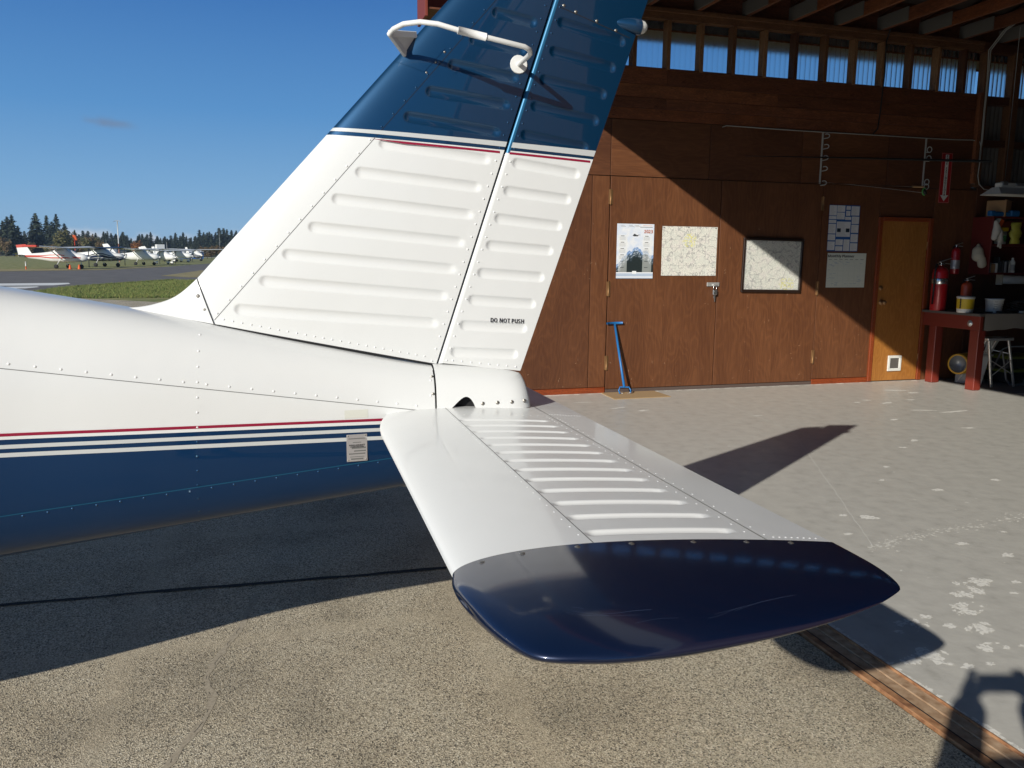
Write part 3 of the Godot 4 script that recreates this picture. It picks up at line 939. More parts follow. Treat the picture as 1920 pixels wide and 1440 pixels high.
	for q in [[Vector2(4.7, -8.1), Vector2(4.5, -6.2)], [Vector2(4.5, -6.2), Vector2(3.1, -3.5)], [Vector2(6.9, -7.6), Vector2(8.2, -5.0)]]:
		for j in 40:
			var p0: Vector2 = q[0].lerp(q[1], j / 40.0) + Vector2(0.012 * f.get_noise_1d(j * 0.5), 0)
			var p1: Vector2 = q[0].lerp(q[1], (j + 1) / 40.0) + Vector2(0.012 * f.get_noise_1d((j + 1) * 0.5), 0)
			var w := 0.0018 + 0.0012 * f.get_noise_1d(j * 2.0)
			mb.quad(Vector3(p0.x - w, 0.0047, p0.y), Vector3(p1.x - w, 0.0047, p1.y), Vector3(p1.x + w, 0.0047, p1.y), Vector3(p0.x + w, 0.0047, p0.y), Vector3.UP)
	obj("slab_crack", mb, M.floor_line, fl)

# ---------------------------------------------------------------- airplane
var AX := Transform3D(Basis().scaled(Vector3(K, K, K)), Vector3(0, 0.154, 0))
func amb(smooth := false) -> MB:
	var mb := MB.new(smooth)
	mb.xf = AX
	return mb

const FX := [-6.75, -6.6, -6.2, -5.2, -4.85, -4.3, -3.7, -3.0, -2.2, -1.5, -0.83, -0.45, -0.18, 0.17, 0.60, 0.62]
const FT := [1.12, 1.22, 1.33, 1.42, 1.48, 1.90, 1.98, 1.90, 1.68, 1.535, 1.421, 1.352, 1.2965, 1.2195, 1.1305, 1.1275]
const FB := [0.88, 0.74, 0.60, 0.45, 0.42, 0.38, 0.34, 0.32, 0.375, 0.455, 0.532, 0.575, 0.605, 0.643, 0.69, 0.692]
const FW := [0.16, 0.34, 0.50, 0.58, 0.59, 0.60, 0.60, 0.62, 0.61, 0.43, 0.273, 0.236, 0.209, 0.174, 0.132, 0.130]
func interp(xs: Array, ys: Array, x: float) -> float:
	var i := 0
	while i < xs.size() - 2 and x > xs[i + 1]: i += 1
	var t := clampf((x - xs[i]) / (xs[i + 1] - xs[i]), 0.0, 1.0)
	var a: float = ys[maxi(i - 1, 0)]
	var b: float = ys[i]
	var c: float = ys[i + 1]
	var d: float = ys[mini(i + 2, ys.size() - 1)]
	return cubic_interpolate_in_time(b, c, a, d, t, xs[i + 1] - xs[i], (xs[maxi(i - 1, 0)] - xs[i]) if i > 0 else -0.1, (xs[mini(i + 2, xs.size() - 1)] - xs[i]) if i < xs.size() - 2 else xs[i + 1] - xs[i] + 0.1)
const SE := 2.9
func se_at(x: float, low: bool) -> float:
	return SE + (2.4 * smoothstep(-1.1, -1.9, x) if low else 0.0)
func fuse(x: float, y: float, lift := 0.0, sd := 1.0) -> Vector3:
	var yt := interp(FX, FT, x)
	var yb := interp(FX, FB, x)
	var t := clampf(absf((y - (yt + yb) / 2) / ((yt - yb) / 2)), 0.0, 1.0)
	var e := se_at(x, y < (yt + yb) / 2)
	return Vector3(x, y, sd * (interp(FX, FW, x) * pow(1.0 - pow(t, e), 1.0 / e) + lift))
func fuse_shell(x0: float, x1: float, n: int, seg: int, upper: bool, split: Callable) -> MB:
	var mb := amb(true)
	var rows := []
	for i in n + 1:
		var x := lerpf(x0, x1, float(i) / n)
		var yt := interp(FX, FT, x)
		var yb := interp(FX, FB, x)
		var w := interp(FX, FW, x)
		var ym := (yt + yb) / 2
		var hh := (yt - yb) / 2
		var q := clampf((split.call(x) - ym) / hh, -0.999, 0.999)
		var th0 := asin(signf(q) * pow(absf(q), se_at(x, q < 0.0) / 2.0))
		var th1 := PI - th0
		if not upper: th1 = -PI - th0
		var row := PackedVector3Array()
		for k in seg + 1:
			var th := lerpf(th0, th1, float(k) / seg)
			var s := sin(th)
			var c := cos(th)
			var e := se_at(x, s < 0.0)
			row.append(Vector3(x, ym + hh * signf(s) * pow(absf(s), 2.0 / e), w * signf(c) * pow(absf(c), 2.0 / e)))
		rows.append(row)
	if upper: rows.reverse()
	mb.grid(rows)
	return mb
func ribbon(f1: Callable, n: int, m: int) -> MB:
	# sheet between two curves on a surface: f(t) gives the edges' points, f1(t, s) the surface itself
	var mb := amb(true)
	var rows := []
	for j in m + 1:
		var row := PackedVector3Array()
		for i in n + 1: row.append(f1.call(float(i) / n, float(j) / m))
		rows.append(row)

	mb.grid(rows)
	return mb

func xle(y: float) -> float: return -0.235 + 0.8994 * (y - 1.454)
func xte(y: float) -> float: return 0.600 + 0.3257 * (y - 1.143)
func xrt(y: float) -> float: return 0.930 + 0.3447 * (y - 1.096)
func foil(u: float) -> float:
	return 5.0 * (0.2969 * sqrt(u) - 0.126 * u - 0.3516 * u * u + 0.2843 * u * u * u - 0.1030 * u * u * u * u)
const FIN_BEADS := [-0.113, 1.348, 0.600, 1.293, -0.026, 1.446, 0.637, 1.394, 0.054, 1.539, 0.669, 1.492, 0.144, 1.634, 0.701, 1.590, 0.227, 1.733, 0.733, 1.691, 0.310, 1.827, 0.763, 1.790, 0.394, 1.928, 0.796, 1.890, 0.484, 2.023, 0.830, 1.989, 0.562, 2.114, 0.865, 2.087, 0.643, 2.210, 0.898, 2.182, 0.720, 2.300, 0.927, 2.278, 0.802, 2.398, 0.966, 2.378]
const RUD_BEADS := [0.652, 1.181, 0.919, 1.166, 0.687, 1.282, 0.954, 1.266, 0.719, 1.377, 0.988, 1.360, 0.754, 1.477, 1.021, 1.462, 0.786, 1.579, 1.055, 1.563, 0.818, 1.678, 1.088, 1.657, 0.852, 1.779, 1.122, 1.757, 0.884, 1.881, 1.156, 1.853, 0.916, 1.983, 1.186, 1.952, 0.953, 2.086, 1.226, 2.052, 0.986, 2.182, 1.255, 2.150, 1.022, 2.283, 1.288, 2.248, 1.050, 2.385, 1.324, 2.344]
func bead(x: float, y: float, bs: Array, r: float) -> float:
	var i := 0
	while i < bs.size():
		if y > bs[i + 3] - r and y < bs[i + 1] + r:
			var a := Vector2(bs[i] + r, bs[i + 1])
			var e := Vector2(bs[i + 2] - r, bs[i + 3])
			var q := Vector2(x, y)
			var t := clampf((q - a).dot(e - a) / (e - a).length_squared(), 0.0, 1.0)
			var d := q.distance_to(a.lerp(e, t)) / r
			if d < 1.0: return pow(1.0 - d * d, 0.85)
		i += 4
	return 0.0
func fin_z(x: float, y: float) -> float:
	var u := clampf((x - xle(y)) / (xrt(y) - xle(y)), 0.0, 1.0)
	return 0.106 * foil(u) * (1.0 - 0.22 * (y - 1.3)) + 0.0015
func fin_pt(x: float, y: float, lift := 0.0, sd := 1.0) -> Vector3:
	return Vector3(x, y, sd * (fin_z(x, y) + lift))
func fin_panel(xa: Callable, xb: Callable, ya: Callable, yb: Callable, nx: int, ny: int, sq: bool, bs: Array, sides := [1.0, -1.0]) -> MB:
	var mb := amb(true)
	for sd in sides:
		var rows := []
		var fx: int = nx if sd > 0 else nx / 5
		var fy: int = ny if sd > 0 else ny / 12
		for j in fy + 1:
			var row := PackedVector3Array()
			for i in fx + 1:
				var s := float(i) / fx
				if sq: s = lerpf(s, s * s, 0.75)
				var y := 1.5
				var x := 0.5
				for it in 4:
					x = lerpf(xa.call(y), xb.call(y), s)
					y = lerpf(ya.call(x), yb.call(x), float(j) / fy)
				x = lerpf(xa.call(y), xb.call(y), s)
				var z := fin_z(x, y)
				if i == 0 and sq: z = 0.0
				elif sd > 0: z -= 0.0064 * bead(x, y, bs, 0.0195)
				row.append(Vector3(x, y, z * sd))
			rows.append(row)
		if sd < 0: rows.reverse()
		rows.reverse()
		mb.grid(rows)
	return mb

const TIPU := [0.0, 0.08, 0.17, 0.30, 0.48, 0.64, 0.78, 0.90, 0.965, 1.0]
const TIPZ := [1.97, 2.025, 2.049, 2.059, 2.048, 2.027, 1.996, 1.958, 1.925, 1.895]
func tip_reach(u: float) -> float:
	# outer edge of the cap; both corners rounded off
	var z := interp(TIPU, TIPZ, u)
	var le := clampf(1.0 - u / 0.085, 0.0, 1.0)
	var te := clampf((u - 0.945) / 0.055, 0.0, 1.0)
	return z - 0.17 * (1.0 - sqrt(1.0 - le * le)) - 0.10 * (1.0 - sqrt(1.0 - te * te))
func stab_bead(u: float, z: float) -> float:
	var k := roundf((1.640 - absf(z)) / 0.104)
	if k < 0 or k > 12: return 0.0
	var d := absf(absf(z) - (1.640 - 0.104 * k))
	var x := u * 0.765
	var e := maxf(0.0, maxf(0.285 - x, x - 0.557))
	d = sqrt(d * d + e * e) / 0.0175
	return pow(maxf(0.0, 1.0 - d * d), 0.85)
func stab_pt(u: float, z: float, up := 1.0, lift := 0.0, scale := 1.0) -> Vector3:
	var t := (0.066 + 0.014 * clampf(absf(z) / 1.7, 0.0, 1.0)) * foil(clampf(u, 0.0, 1.0)) * scale + 0.0012
	return Vector3(0.351 + 0.765 * u, 0.983 + 0.019 * (z - 1.697) + up * (t + lift), z)
func stab_root(u: float) -> float:
	if u >= 0.26: return 0.0
	return 0.42 * (1.0 - sqrt(1.0 - pow(1.0 - u / 0.26, 2.0)))
func stab_panel(u0: float, u1: float, nu: int, nz: int, sd: float) -> MB:
	var mb := amb(true)
	for up in [1.0, -1.0]:
		var rows := []
		var n: int = nu if up > 0 else 14
		var m: int = nz if up > 0 and sd > 0 else 20
		for j in m + 1:
			var row := PackedVector3Array()
			for i in n + 1:
				var s := float(i) / n
				if u0 == 0.0: s = lerpf(s, s * s, 0.7)
				var u := lerpf(u0, u1, s)
				var z := lerpf(stab_root(u), 1.697, float(j) / m) * sd
				var p := stab_pt(u, z, up)
				if up > 0 and sd > 0: p.y -= 0.0065 * stab_bead(u, z)
				if u == 0.0: p.y = 0.983 + 0.019 * (z - 1.697)
				row.append(p)
			rows.append(row)
		if up * sd > 0: rows.reverse()
		mb.grid(rows)
	return mb
func tip_cap(sd: float) -> MB:
	var mb := amb(true)
	for up in [1.0, -1.0]:
		var rows := []
		for j in 25:
			var v := sin(j / 24.0 * PI / 2)
			var row := PackedVector3Array()
			for i in 65:
				var u := 0.5 - 0.5 * cos(i / 64.0 * PI)
				var zm := tip_reach(u)
				var z := lerpf(1.6985, zm, v)
				var p := stab_pt(u, z * sd, up, 0.0, 1.0)
				var yc := 0.983 + 0.019 * (z * sd - 1.697)
				var fall := sqrt(maxf(0.0, 1.0 - pow(v, 2.6)))
				p.y = yc + (p.y - yc + up * 0.0012 * (1.0 - v)) * fall
				if i == 0 or i == 64: p.y = yc
				p.x -= 0.008 * sin(clampf(v, 0, 1) * PI) * (1.0 - u)
				row.append(p)
			rows.append(row)
		if up * sd > 0: rows.reverse()
		mb.grid(rows)
	return mb

func screw_at(p: Vector3, nrm: Vector3, r: float, parent: Node) -> void:
	var mb := amb(true)
	mb.dome(p, nrm, r, r * 0.45, 10)
	mb.hard()
	var t := nrm.cross(Vector3(0.3, 1, 0.2)).normalized()
	mb.box(p + nrm * r * 0.45, Vector3(r * 1.1, r * 0.22, r * 0.1), 0.0, Basis(t, nrm.cross(t), nrm))
	obj("screw", mb, M.screw_metal, parent)

func group(called: String, parent: Node) -> Node3D:
	var n := Node3D.new()
	n.name = called
	parent.add_child(n, true)
	return n

func text_mesh(s: String, size: float, m: Material, at: Transform3D, parent: Node, called := "lettering", width := 1.0, spacing := 0.0) -> void:
	var t := TextMesh.new()
	var fnt := SystemFont.new()
	fnt.font_names = PackedStringArray(["Droid Sans"])
	fnt.font_weight = 700
	t.font = fnt
	t.font_size = 32
	t.pixel_size = size / 23.0
	t.depth = 0.0008
	t.text = s
	t.line_spacing = spacing
	t.material = m
	inst(called, t, at * Transform3D(Basis().scaled(Vector3(width, 1, 1)), Vector3.ZERO), parent)

func build_airplane() -> void:
	var P := thing("airplane", "white and blue low-wing airplane parked tail-first beside the open hangar, ribbed fin in front", "airplane", Vector3(0, 0, -3.04 * K), deg_to_rad(-1.99))
	var blue_y := func(x: float) -> float: return 0.9496 - 0.0208 * x
	# fuselage
	var fus := obj("fuselage", fuse_shell(-1.7, 0.577, 110, 60, true, blue_y), M.white_paint, P)
	obj("cabin_shell", fuse_shell(-6.75, -1.7, 80, 40, true, blue_y), M.white_paint, P)
	obj("lower_skin", fuse_shell(-1.7, 0.62, 110, 50, false, blue_y), M.belly_blue, P)
	obj("lower_nose_skin", fuse_shell(-6.75, -1.7, 60, 30, false, blue_y), M.belly_blue, P)
	var nose := amb(true)
	nose.lathe([[0.0, 0.10], [0.06, 0.08], [0.13, 0.0], [0.16, -0.12], [0.0, -0.12]], 20, Transform3D(Basis(Vector3.BACK, PI / 2), Vector3(-6.78, 1.0, 0)))
	obj("spinner", nose, M.white_paint, P)
	var prop := amb()
	for s in [-1, 1]:
		prop.bar(Vector3(-6.80, 1.0 + s * 0.1, 0), Vector3(-6.80, 1.0 + s * 0.95, 0), 0.02, 0.13, 0.006, Vector3.RIGHT)
	obj("propeller", prop, M.grey_steel, P)
	for sd in [1.0, -1.0]:
		for wn in [[-4.55, -4.05, 1.50, 1.80], [-4.0, -3.35, 1.50, 1.83], [-3.3, -2.75, 1.50, 1.78]]:
			var f := func(t: float, s: float) -> Vector3: return fuse(lerpf(wn[0], wn[1], t), lerpf(wn[2], wn[3], s), 0.002, sd)
			obj("cabin_window", ribbon(f, 8, 5), M.dark_glass, P)
	var sl := [["red_stripe", 0.9705, -0.0195, 0.0095, M.red_paint], ["silver_stripe", 0.9355, -0.018, 0.0125, M.silver_paint], ["silver_stripe", 0.907, -0.0215, 0.0135, M.silver_paint]]
	for q in sl:
		for sd in [1.0, -1.0]:
			var f := func(t: float, s: float) -> Vector3:
				var x := lerpf(-2.6, 0.574, t)
				return fuse(x, q[1] + q[2] * x - q[3] * (1.0 - s), 0.0009, sd)
			obj(q[0], ribbon(f, 120, 1), q[4], P)
	# lap seams and rivets of the tail cone skins
	var seams := amb(true)
	var riv := amb(true)
	var rivb := amb(true)
	var up_seam := func(x: float) -> float: return 1.0645 - 0.1555 * x
	var lo_seam := func(x: float) -> float: return 0.7815 + 0.0785 * x
	for d in [[up_seam, 0.0022, false], [lo_seam, 0.004, true]]:
		var f := func(t: float, s: float) -> Vector3:
			var x := lerpf(-1.7, 0.575, t)
			return fuse(x, d[0].call(x) + (s - 0.5) * d[1], 0.0010)
		obj("lap_edge" if d[2] else "skin_seam", ribbon(f, 90, 1), M.light_blue_edge if d[2] else M.seam_shade_print, P)  # skin_seam strip paints the shade along the upper lap
	var x := -1.68
	while x < 0.56:
		var p := fuse(x, up_seam.call(x) + 0.016, -0.0003)
		riv.dome(p, Vector3(0, 0.25, 1).normalized(), 0.0052, 0.0028, 6)
		p = fuse(x, lo_seam.call(x) - 0.011, -0.0003)
		rivb.dome(p, Vector3(0, -0.2, 1).normalized(), 0.0045, 0.0026, 6)
		x += 0.0705
	for fx in [[-0.235, 0.05], [0.556, 0.052], [-1.45, 0.05]]:
		var y := 0.62
		while y < interp(FX, FT, fx[0]) - 0.01:
			var xx: float = fx[0] - (y - 0.95) * -0.045 if fx[0] > -1.0 else fx[0]
			(riv if y > 0.955 else rivb).dome(fuse(xx, y, -0.0003), (fuse(xx, y) - Vector3(xx, lerpf(y, 0.97, 0.5), 0)).normalized(), 0.0048, 0.0027, 6)
			y += fx[1]
	# plate, old tape mark
	var plate := group("data_plate", P)
	var pm := amb()
	var pz := fuse(0.29, 0.86).z
	var ptilt := Basis(Vector3.UP, 0.0989)
	pm.box(Vector3(0.289, 0.862, pz + 0.0012), Vector3(0.073, 0.098, 0.0014), 0.0005, ptilt)
	obj("plate", pm, M.plate_metal, plate)
	var pl := amb()
	for q in [[0.0, 0.034, 0.060, 0.0035], [0.0, 0.020, 0.03, 0.0025], [0.006, 0.000, 0.050, 0.006], [0.010, -0.011, 0.042, 0.0045], [0.0, -0.021, 0.058, 0.0045], [0.0, -0.032, 0.050, 0.0022], [0.0, -0.040, 0.044, 0.0055]]:
		pl.box(Vector3(0.289, 0.862, pz + 0.0012) + ptilt * Vector3(q[0], q[1], 0.0009), Vector3(q[2], q[3], 0.0004), 0.0, ptilt)
	kind(obj("print_rules", pl, M.seam_shade_print, plate), "stuff")
	for q in [["PIPER AIRCRAFT", 0.012, 0.0052], ["CORPORATION", 0.006, 0.0048]]:
		text_mesh(q[0], q[2] * K, M.print_dark, Transform3D(ptilt, AX * (Vector3(0.289, 0.862 + q[1] - 0.002, pz + 0.0022))), plate)
	for cx in [-0.031, 0.031]:
		for cy in [-0.044, 0.044]:
			screw_at(Vector3(0.289, 0.862, pz + 0.0018) + ptilt * Vector3(cx, cy, 0), Vector3(0, 0, 1), 0.0028, plate)
	var tape := func(t: float, s: float) -> Vector3: return fuse(lerpf(0.248, 0.330, t), lerpf(0.969, 0.999, s) , 0.0007)
	obj("tape_mark", ribbon(tape, 6, 2), M.tape, P)
	# dorsal fillet
	var fil := group("dorsal_fillet", P)
	var fm := amb(true)
	for sd in [1.0, -1.0]:
		var rows := []
		for j in 13:
			var row := PackedVector3Array()
			for i in 41:
				var s := i / 40.0
				var xx := lerpf(-0.471, lerpf(-0.182, -0.235, j / 12.0), s)
				var yb := 1.3535 - 0.1955 * (xx + 0.471)
				var yr := interp([-0.60, -0.471, -0.377, -0.307, -0.235, -0.10], [1.366, 1.3535, 1.366, 1.393, 1.454, 1.62], xx)
				var v := j / 12.0
				var yl := lerpf(1.298, 1.454, v)
				var top := yr if xx < -0.235 else lerpf(1.454, 1.298, (xx + 0.235) / 0.053)
				var y := lerpf(yb, maxf(top, yb), v) if s < 1.0 else yl
				var w := 0.044 * pow(s, 0.75)
				var f := sqrt(clampf(1.0 - (y - yb) / maxf(yr - yb, 0.0005), 0.0, 1.0))
				row.append(Vector3(xx, y, sd * (w * f + 0.001)))
			rows.append(row)
		if sd > 0: rows.reverse()
		fm.grid(rows)
	obj("fillet_skin", fm, M.white_paint, fil)
	screw_at(Vector3(-0.231, 1.394, 0.0275), Vector3(-0.1, 0.2, 1).normalized(), 0.0075, fil)
	screw_at(Vector3(-0.212, 1.348, 0.036), Vector3(-0.1, 0.2, 1).normalized(), 0.0075, fil)
	# fin
	var fin := group("vertical_fin", P)
	var base := func(xx: float) -> float: return 1.2985 - 0.2065 * (xx + 0.182)
	var l0 := func(xx: float) -> float: return 1.954 - 0.046 * (xx - 0.234)       # foot of the blue line
	var top := func(_x: float) -> float: return 2.56
	var xa := func(y: float) -> float: return xle(y) if y > 1.454 else lerpf(-0.182, -0.235, (y - 1.298) / 0.156)
	var xb := func(y: float) -> float: return xte(y) - 0.002
	obj("fin_skin", fin_panel(xa, xb, base, l0, 140, 270, true, FIN_BEADS), M.white_paint, fin)
	obj("blue_fin_skin", fin_panel(xle, xb, l0, top, 110, 240, true, FIN_BEADS), M.blue_paint, fin)
	var rsp := amb()
	if true:
		rsp.quad(Vector3(xte(1.13) - 0.003, 1.13, 0.024), Vector3(xte(2.56) - 0.003, 2.56, 0.018), Vector3(xte(2.56) + 0.012, 2.56, 0.006), Vector3(xte(1.13) + 0.012, 1.13, 0.006), Vector3(0, 0, 1))
		rsp.quad(Vector3(xte(1.13) - 0.003, 1.13, -0.024), Vector3(xte(2.56) - 0.003, 2.56, -0.018), Vector3(xte(2.56) + 0.012, 2.56, -0.006), Vector3(xte(1.13) + 0.012, 1.13, -0.006), Vector3(0, 0, -1))
	obj("hinge_gap", rsp, M.gap_dark, fin)
	var bands := [["silver_band", 1.979, 1.967, -0.039, -0.0495, M.silver_paint, 0.0]]
	for q in bands:
		for part_ in 2:
			for sd in [1.0, -1.0]:
				var f := func(t: float, s: float) -> Vector3:
					var tt := t * t if part_ == 0 else t
					var xx := 0.3
					var y := 1.95
					for it in 3:
						xx = lerpf(xle(y), xb.call(y), tt) if part_ == 0 else lerpf(xte(y) + 0.020, xrt(y) - 0.001, tt)
						y = lerpf(q[2] + q[4] * (xx - 0.25), q[1] + q[3] * (xx - 0.25), s)
					return fin_pt(xx, y, 0.0009 if (part_ == 1 or t > 0.0) else -fin_z(xx, y), sd)
				obj(q[0], ribbon(f, 60, 2), q[5], fin)
	for part_ in 2:
		var f := func(t: float, s: float) -> Vector3:
			var xx := lerpf(0.365, 0.835, t) if part_ == 0 else lerpf(0.872, 1.1985, t)
			var w := minf(1.0, (xx - 0.365) / 0.12) * 0.0078
			return fin_pt(xx, 1.9435 - 0.0480 * (xx - 0.373) - (1.0 - s) * w, 0.0009)
		obj("red_pinstripe", ribbon(f, 40, 1), M.red_paint, fin)
	# seams and rivets of the fin
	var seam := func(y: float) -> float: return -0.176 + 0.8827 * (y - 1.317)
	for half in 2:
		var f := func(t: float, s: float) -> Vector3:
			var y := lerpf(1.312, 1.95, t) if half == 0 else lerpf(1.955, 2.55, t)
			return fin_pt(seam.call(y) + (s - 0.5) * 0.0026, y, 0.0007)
		obj("skin_seam", ribbon(f, 50, 1), M.seam_shade_print if half == 0 else M.gap_dark, fin)  # thin strip painting the shade where the leading-edge skin laps
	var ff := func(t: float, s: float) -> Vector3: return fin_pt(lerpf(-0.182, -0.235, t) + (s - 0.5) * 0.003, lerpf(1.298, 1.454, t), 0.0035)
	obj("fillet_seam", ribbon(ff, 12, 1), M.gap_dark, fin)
	var fb := func(t: float, s: float) -> Vector3:
		var xx := lerpf(-0.472, 0.60, t)
		var yb: float = base.call(xx) if xx > -0.182 else 1.3535 - 0.1955 * (xx + 0.471)
		var z := fin_z(xx, yb) if xx > -0.182 else 0.044 * pow((xx + 0.472) / 0.289, 0.75)
		return Vector3(xx, yb - 0.0035 + (s - 0.5) * 0.008, z - 0.001 + s * 0.002)
	obj("fin_base_gap", ribbon(fb, 60, 1), M.gap_dark, fin)  # dark strip painted as the shadow gap under the fin
	var nz := Vector3(0, 0, 1)
	var y := 1.335
	while y < 2.5:
		(riv if y < 1.95 else rivb).dome(fin_pt(seam.call(y) - 0.010, y, -0.0004), nz, 0.0046, 0.0034, 6)
		y += 0.0465
	y = 1.15
	while y < 2.5:
		for dx in [-0.022, 0.034]:
			var xx: float = xte(y) + dx
			(riv if y < 1.92 else rivb).dome(fin_pt(xx, y, -0.0004), nz, 0.0046, 0.0034, 6)
		y += 0.046
	x = -0.15
	while x < 0.58:
		riv.dome(fin_pt(x, base.call(x) + 0.022, -0.0004), nz, 0.0042, 0.0032, 6)
		x += 0.0305
	x = 0.66
	while x < 0.93:
		riv.dome(fin_pt(x, 1.137 - 0.129 * (x - 0.63) + 0.016, -0.0004), nz, 0.0046, 0.0034, 6)
		x += 0.036
	# rudder
	var rud := group("rudder", P)
	var ra := func(yy: float) -> float: return xte(yy) + 0.022
	var rb := func(yy: float) -> float: return xrt(yy)
	var r0 := func(xx: float) -> float: return 1.139 - 0.131 * (xx - 0.63)
	var cap := func(xx: float) -> float: return 2.440 - 0.277 * (xx - 1.051)
	obj("rudder_skin", fin_panel(ra, rb, r0, l0, 64, 300, false, RUD_BEADS), M.white_paint, rud)
	obj("blue_rudder_skin", fin_panel(ra, rb, l0, cap, 64, 200, false, RUD_BEADS), M.blue_paint, rud)
	for half in 2:
		var nosem := amb(true)
		var rows := []
		for j in 31:
			var yy := lerpf(1.139, 1.916, j / 30.0) if half == 0 else lerpf(1.916, 2.56, j / 30.0)
			var row := PackedVector3Array()
			for i in 13:
				var a := lerpf(-PI / 2, PI / 2, i / 12.0)
				var z := fin_z(xte(yy) + 0.022, yy)
				row.append(Vector3(xte(yy) + 0.022 - 0.0185 * pow(cos(a), 0.8), yy, z * signf(sin(a)) * pow(absf(sin(a)), 0.4)))
			rows.append(row)
		rows.reverse()
		nosem.grid(rows)
		obj("rudder_nose", nosem, M.white_paint if half == 0 else M.light_blue_edge, rud)
	var rcm := fin_panel(ra, rb, cap, func(xx: float) -> float: return 2.60 - 0.06 * (xx - 1.05), 40, 16, false, [])
	obj("rudder_cap", rcm, M.blue_paint, rud)
	var cs := func(t: float, s: float) -> Vector3:
		var xx := lerpf(1.055, 1.345, t)
		return fin_pt(xx, cap.call(xx) + (s - 0.5) * 0.003, 0.0006)
	obj("cap_seam", ribbon(cs, 20, 1), M.gap_dark, rud)
	for q in [[1.072, 2.445], [1.120, 2.428], [1.205, 2.405], [1.285, 2.380], [1.04, 2.505]]:
		screw_at(fin_pt(q[0], q[1], -0.0005), nz, 0.0066, rud)
	var tl := amb(true)
	var rows_t := []
	for i in 13:
		var t := i / 12.0
		var row := PackedVector3Array()
		var r := 0.030 * sqrt(clampf(t * 1.25, 0.0, 1.0))
		for k in 17:
			var a := TAU * (k % 16) / 16.0
			row.append(Vector3(lerpf(1.27, 1.385, t), 2.412 - 0.01 * t + r * sin(a), r * cos(a)))
		rows_t.append(row)
	tl.grid(rows_t)
	obj("tail_light_fairing", tl, M.blue_paint, rud)
	var ln := amb(true)
	ln.lathe([[0.0, 0.030], [0.012, 0.027], [0.022, 0.016], [0.026, 0.0]], 14, Transform3D(Basis(Vector3.BACK, -PI / 2), Vector3(1.386, 2.402, 0)))
	obj("tail_light_lens", ln, M.white_plastic, rud)
	text_mesh("DO NOT PUSH", 0.0160 * K, M.print_dark, Transform3D(Basis(Vector3.UP, atan2(fin_z(0.810, 1.30) - fin_z(0.938, 1.29), 0.128)) * Basis(Vector3.BACK, -0.058), AX * Vector3(0.874, 1.2960, fin_z(0.874, 1.294) + 0.0016)), rud, "lettering", 0.94)
	# antenna loop round the fin
	var ant := group("antenna_loop", P)
	for sd in [1.0]:
		var am := amb(true)
		var c: Array = [Vector3(0.902, 2.228, 0.025), Vector3(0.902, 2.228, 0.16), Vector3(0.900, 2.229, 0.20), Vector3(0.890, 2.234, 0.228), Vector3(0.868, 2.240, 0.240), Vector3(0.723, 2.263, 0.24), Vector3(0.642, 2.276, 0.24), Vector3(0.575, 2.294, 0.226), Vector3(0.52, 2.302, 0.204), Vector3(0.47, 2.301, 0.168), Vector3(0.44, 2.292, 0.13), Vector3(0.428, 2.280, 0.105)]
		for i in c.size(): c[i].z *= sd
		am.tube(c, 0.0088, 10)
		am.soft(1)
		am.lathe([[0.0, 0.012], [0.031, 0.0115]], 18, Transform3D(Basis(Vector3.RIGHT, PI / 2 * sd), Vector3(0.902, 2.228, 0.030 * sd)))
		am.soft(2)
		am.lathe([[0.031, 0.0115], [0.033, 0.009], [0.033, 0.0]], 18, Transform3D(Basis(Vector3.RIGHT, PI / 2 * sd), Vector3(0.902, 2.228, 0.030 * sd)))
		obj("antenna_rod", am, M.far_white, ant)
		am = amb(true)
		am.tube([Vector3(0.735, 2.2612, 0.24 * sd), Vector3(0.640, 2.2765, 0.24 * sd)], 0.0128, 12)
		obj("antenna_sleeve", am, M.far_white, ant)
		am = amb()
		am.bar(Vector3(0.428, 2.286, 0.108 * sd), Vector3(0.497, 2.238, 0.012 * sd), 0.024, 0.012, 0.002, Vector3.UP)
		am.bar(Vector3(0.428, 2.284, 0.104 * sd), Vector3(0.534, 2.310, 0.008 * sd), 0.022, 0.010, 0.002, Vector3.UP)
		am.otri(Vector3(0.436, 2.282, 0.100 * sd), Vector3(0.500, 2.240, 0.010 * sd), Vector3(0.532, 2.306, 0.008 * sd), Vector3(-1, 0.5, sd))
		obj("antenna_bracket", am, M.far_white, ant)
	var dbl := func(t: float, s: float) -> Vector3:
		var yy := lerpf(2.215, 2.300, s)
		return fin_pt(xle(yy) + 0.002 + t * 0.105, yy - 0.035 * t, 0.0016)
	obj("doubler_plate", ribbon(dbl, 16, 8), M.blue_paint, ant)
	for q in [[0.565, 2.178], [0.598, 2.216], [0.63, 2.252]]: screw_at(fin_pt(q[0], q[1], 0.001), nz, 0.0042, ant)
	# tail cone fairing behind the bulkhead
	var cone := group("tail_cone", P)
	var cm := amb(true)
	for sd in [1.0, -1.0]:
		var rows := []
		for i in 49:
			var t := i / 48.0
			var xx := lerpf(0.581, 0.951, t)
			var row := PackedVector3Array()
			var yt := lerpf(1.1415, 1.103, t) - 0.010 * pow(t, 8.0)
			var w := 0.1345 - 0.018 * t - 0.03 * pow(t, 14.0)
			var n := 0.0
			if xx > 0.606 and xx < 0.731:
				var q := (xx - 0.606) / 0.125
				n = 0.058 * pow(sin(PI * pow(q, 1.85)), 0.75)
			var yb := 0.966 + 0.006 * t + n
			for k in 25:
				var v := k / 24.0
				var yy := lerpf(yb, yt, sin(v * PI / 2))
				var h := clampf((yy - 0.93) / (yt - 0.93), 0.0, 1.0)
				row.append(Vector3(xx - 0.045 * t * t * pow(h, 2.0) * 0.6, yy, sd * w * pow(1.0 - pow(h, 3.2), 1.0 / 2.4)))
			rows.append(row)
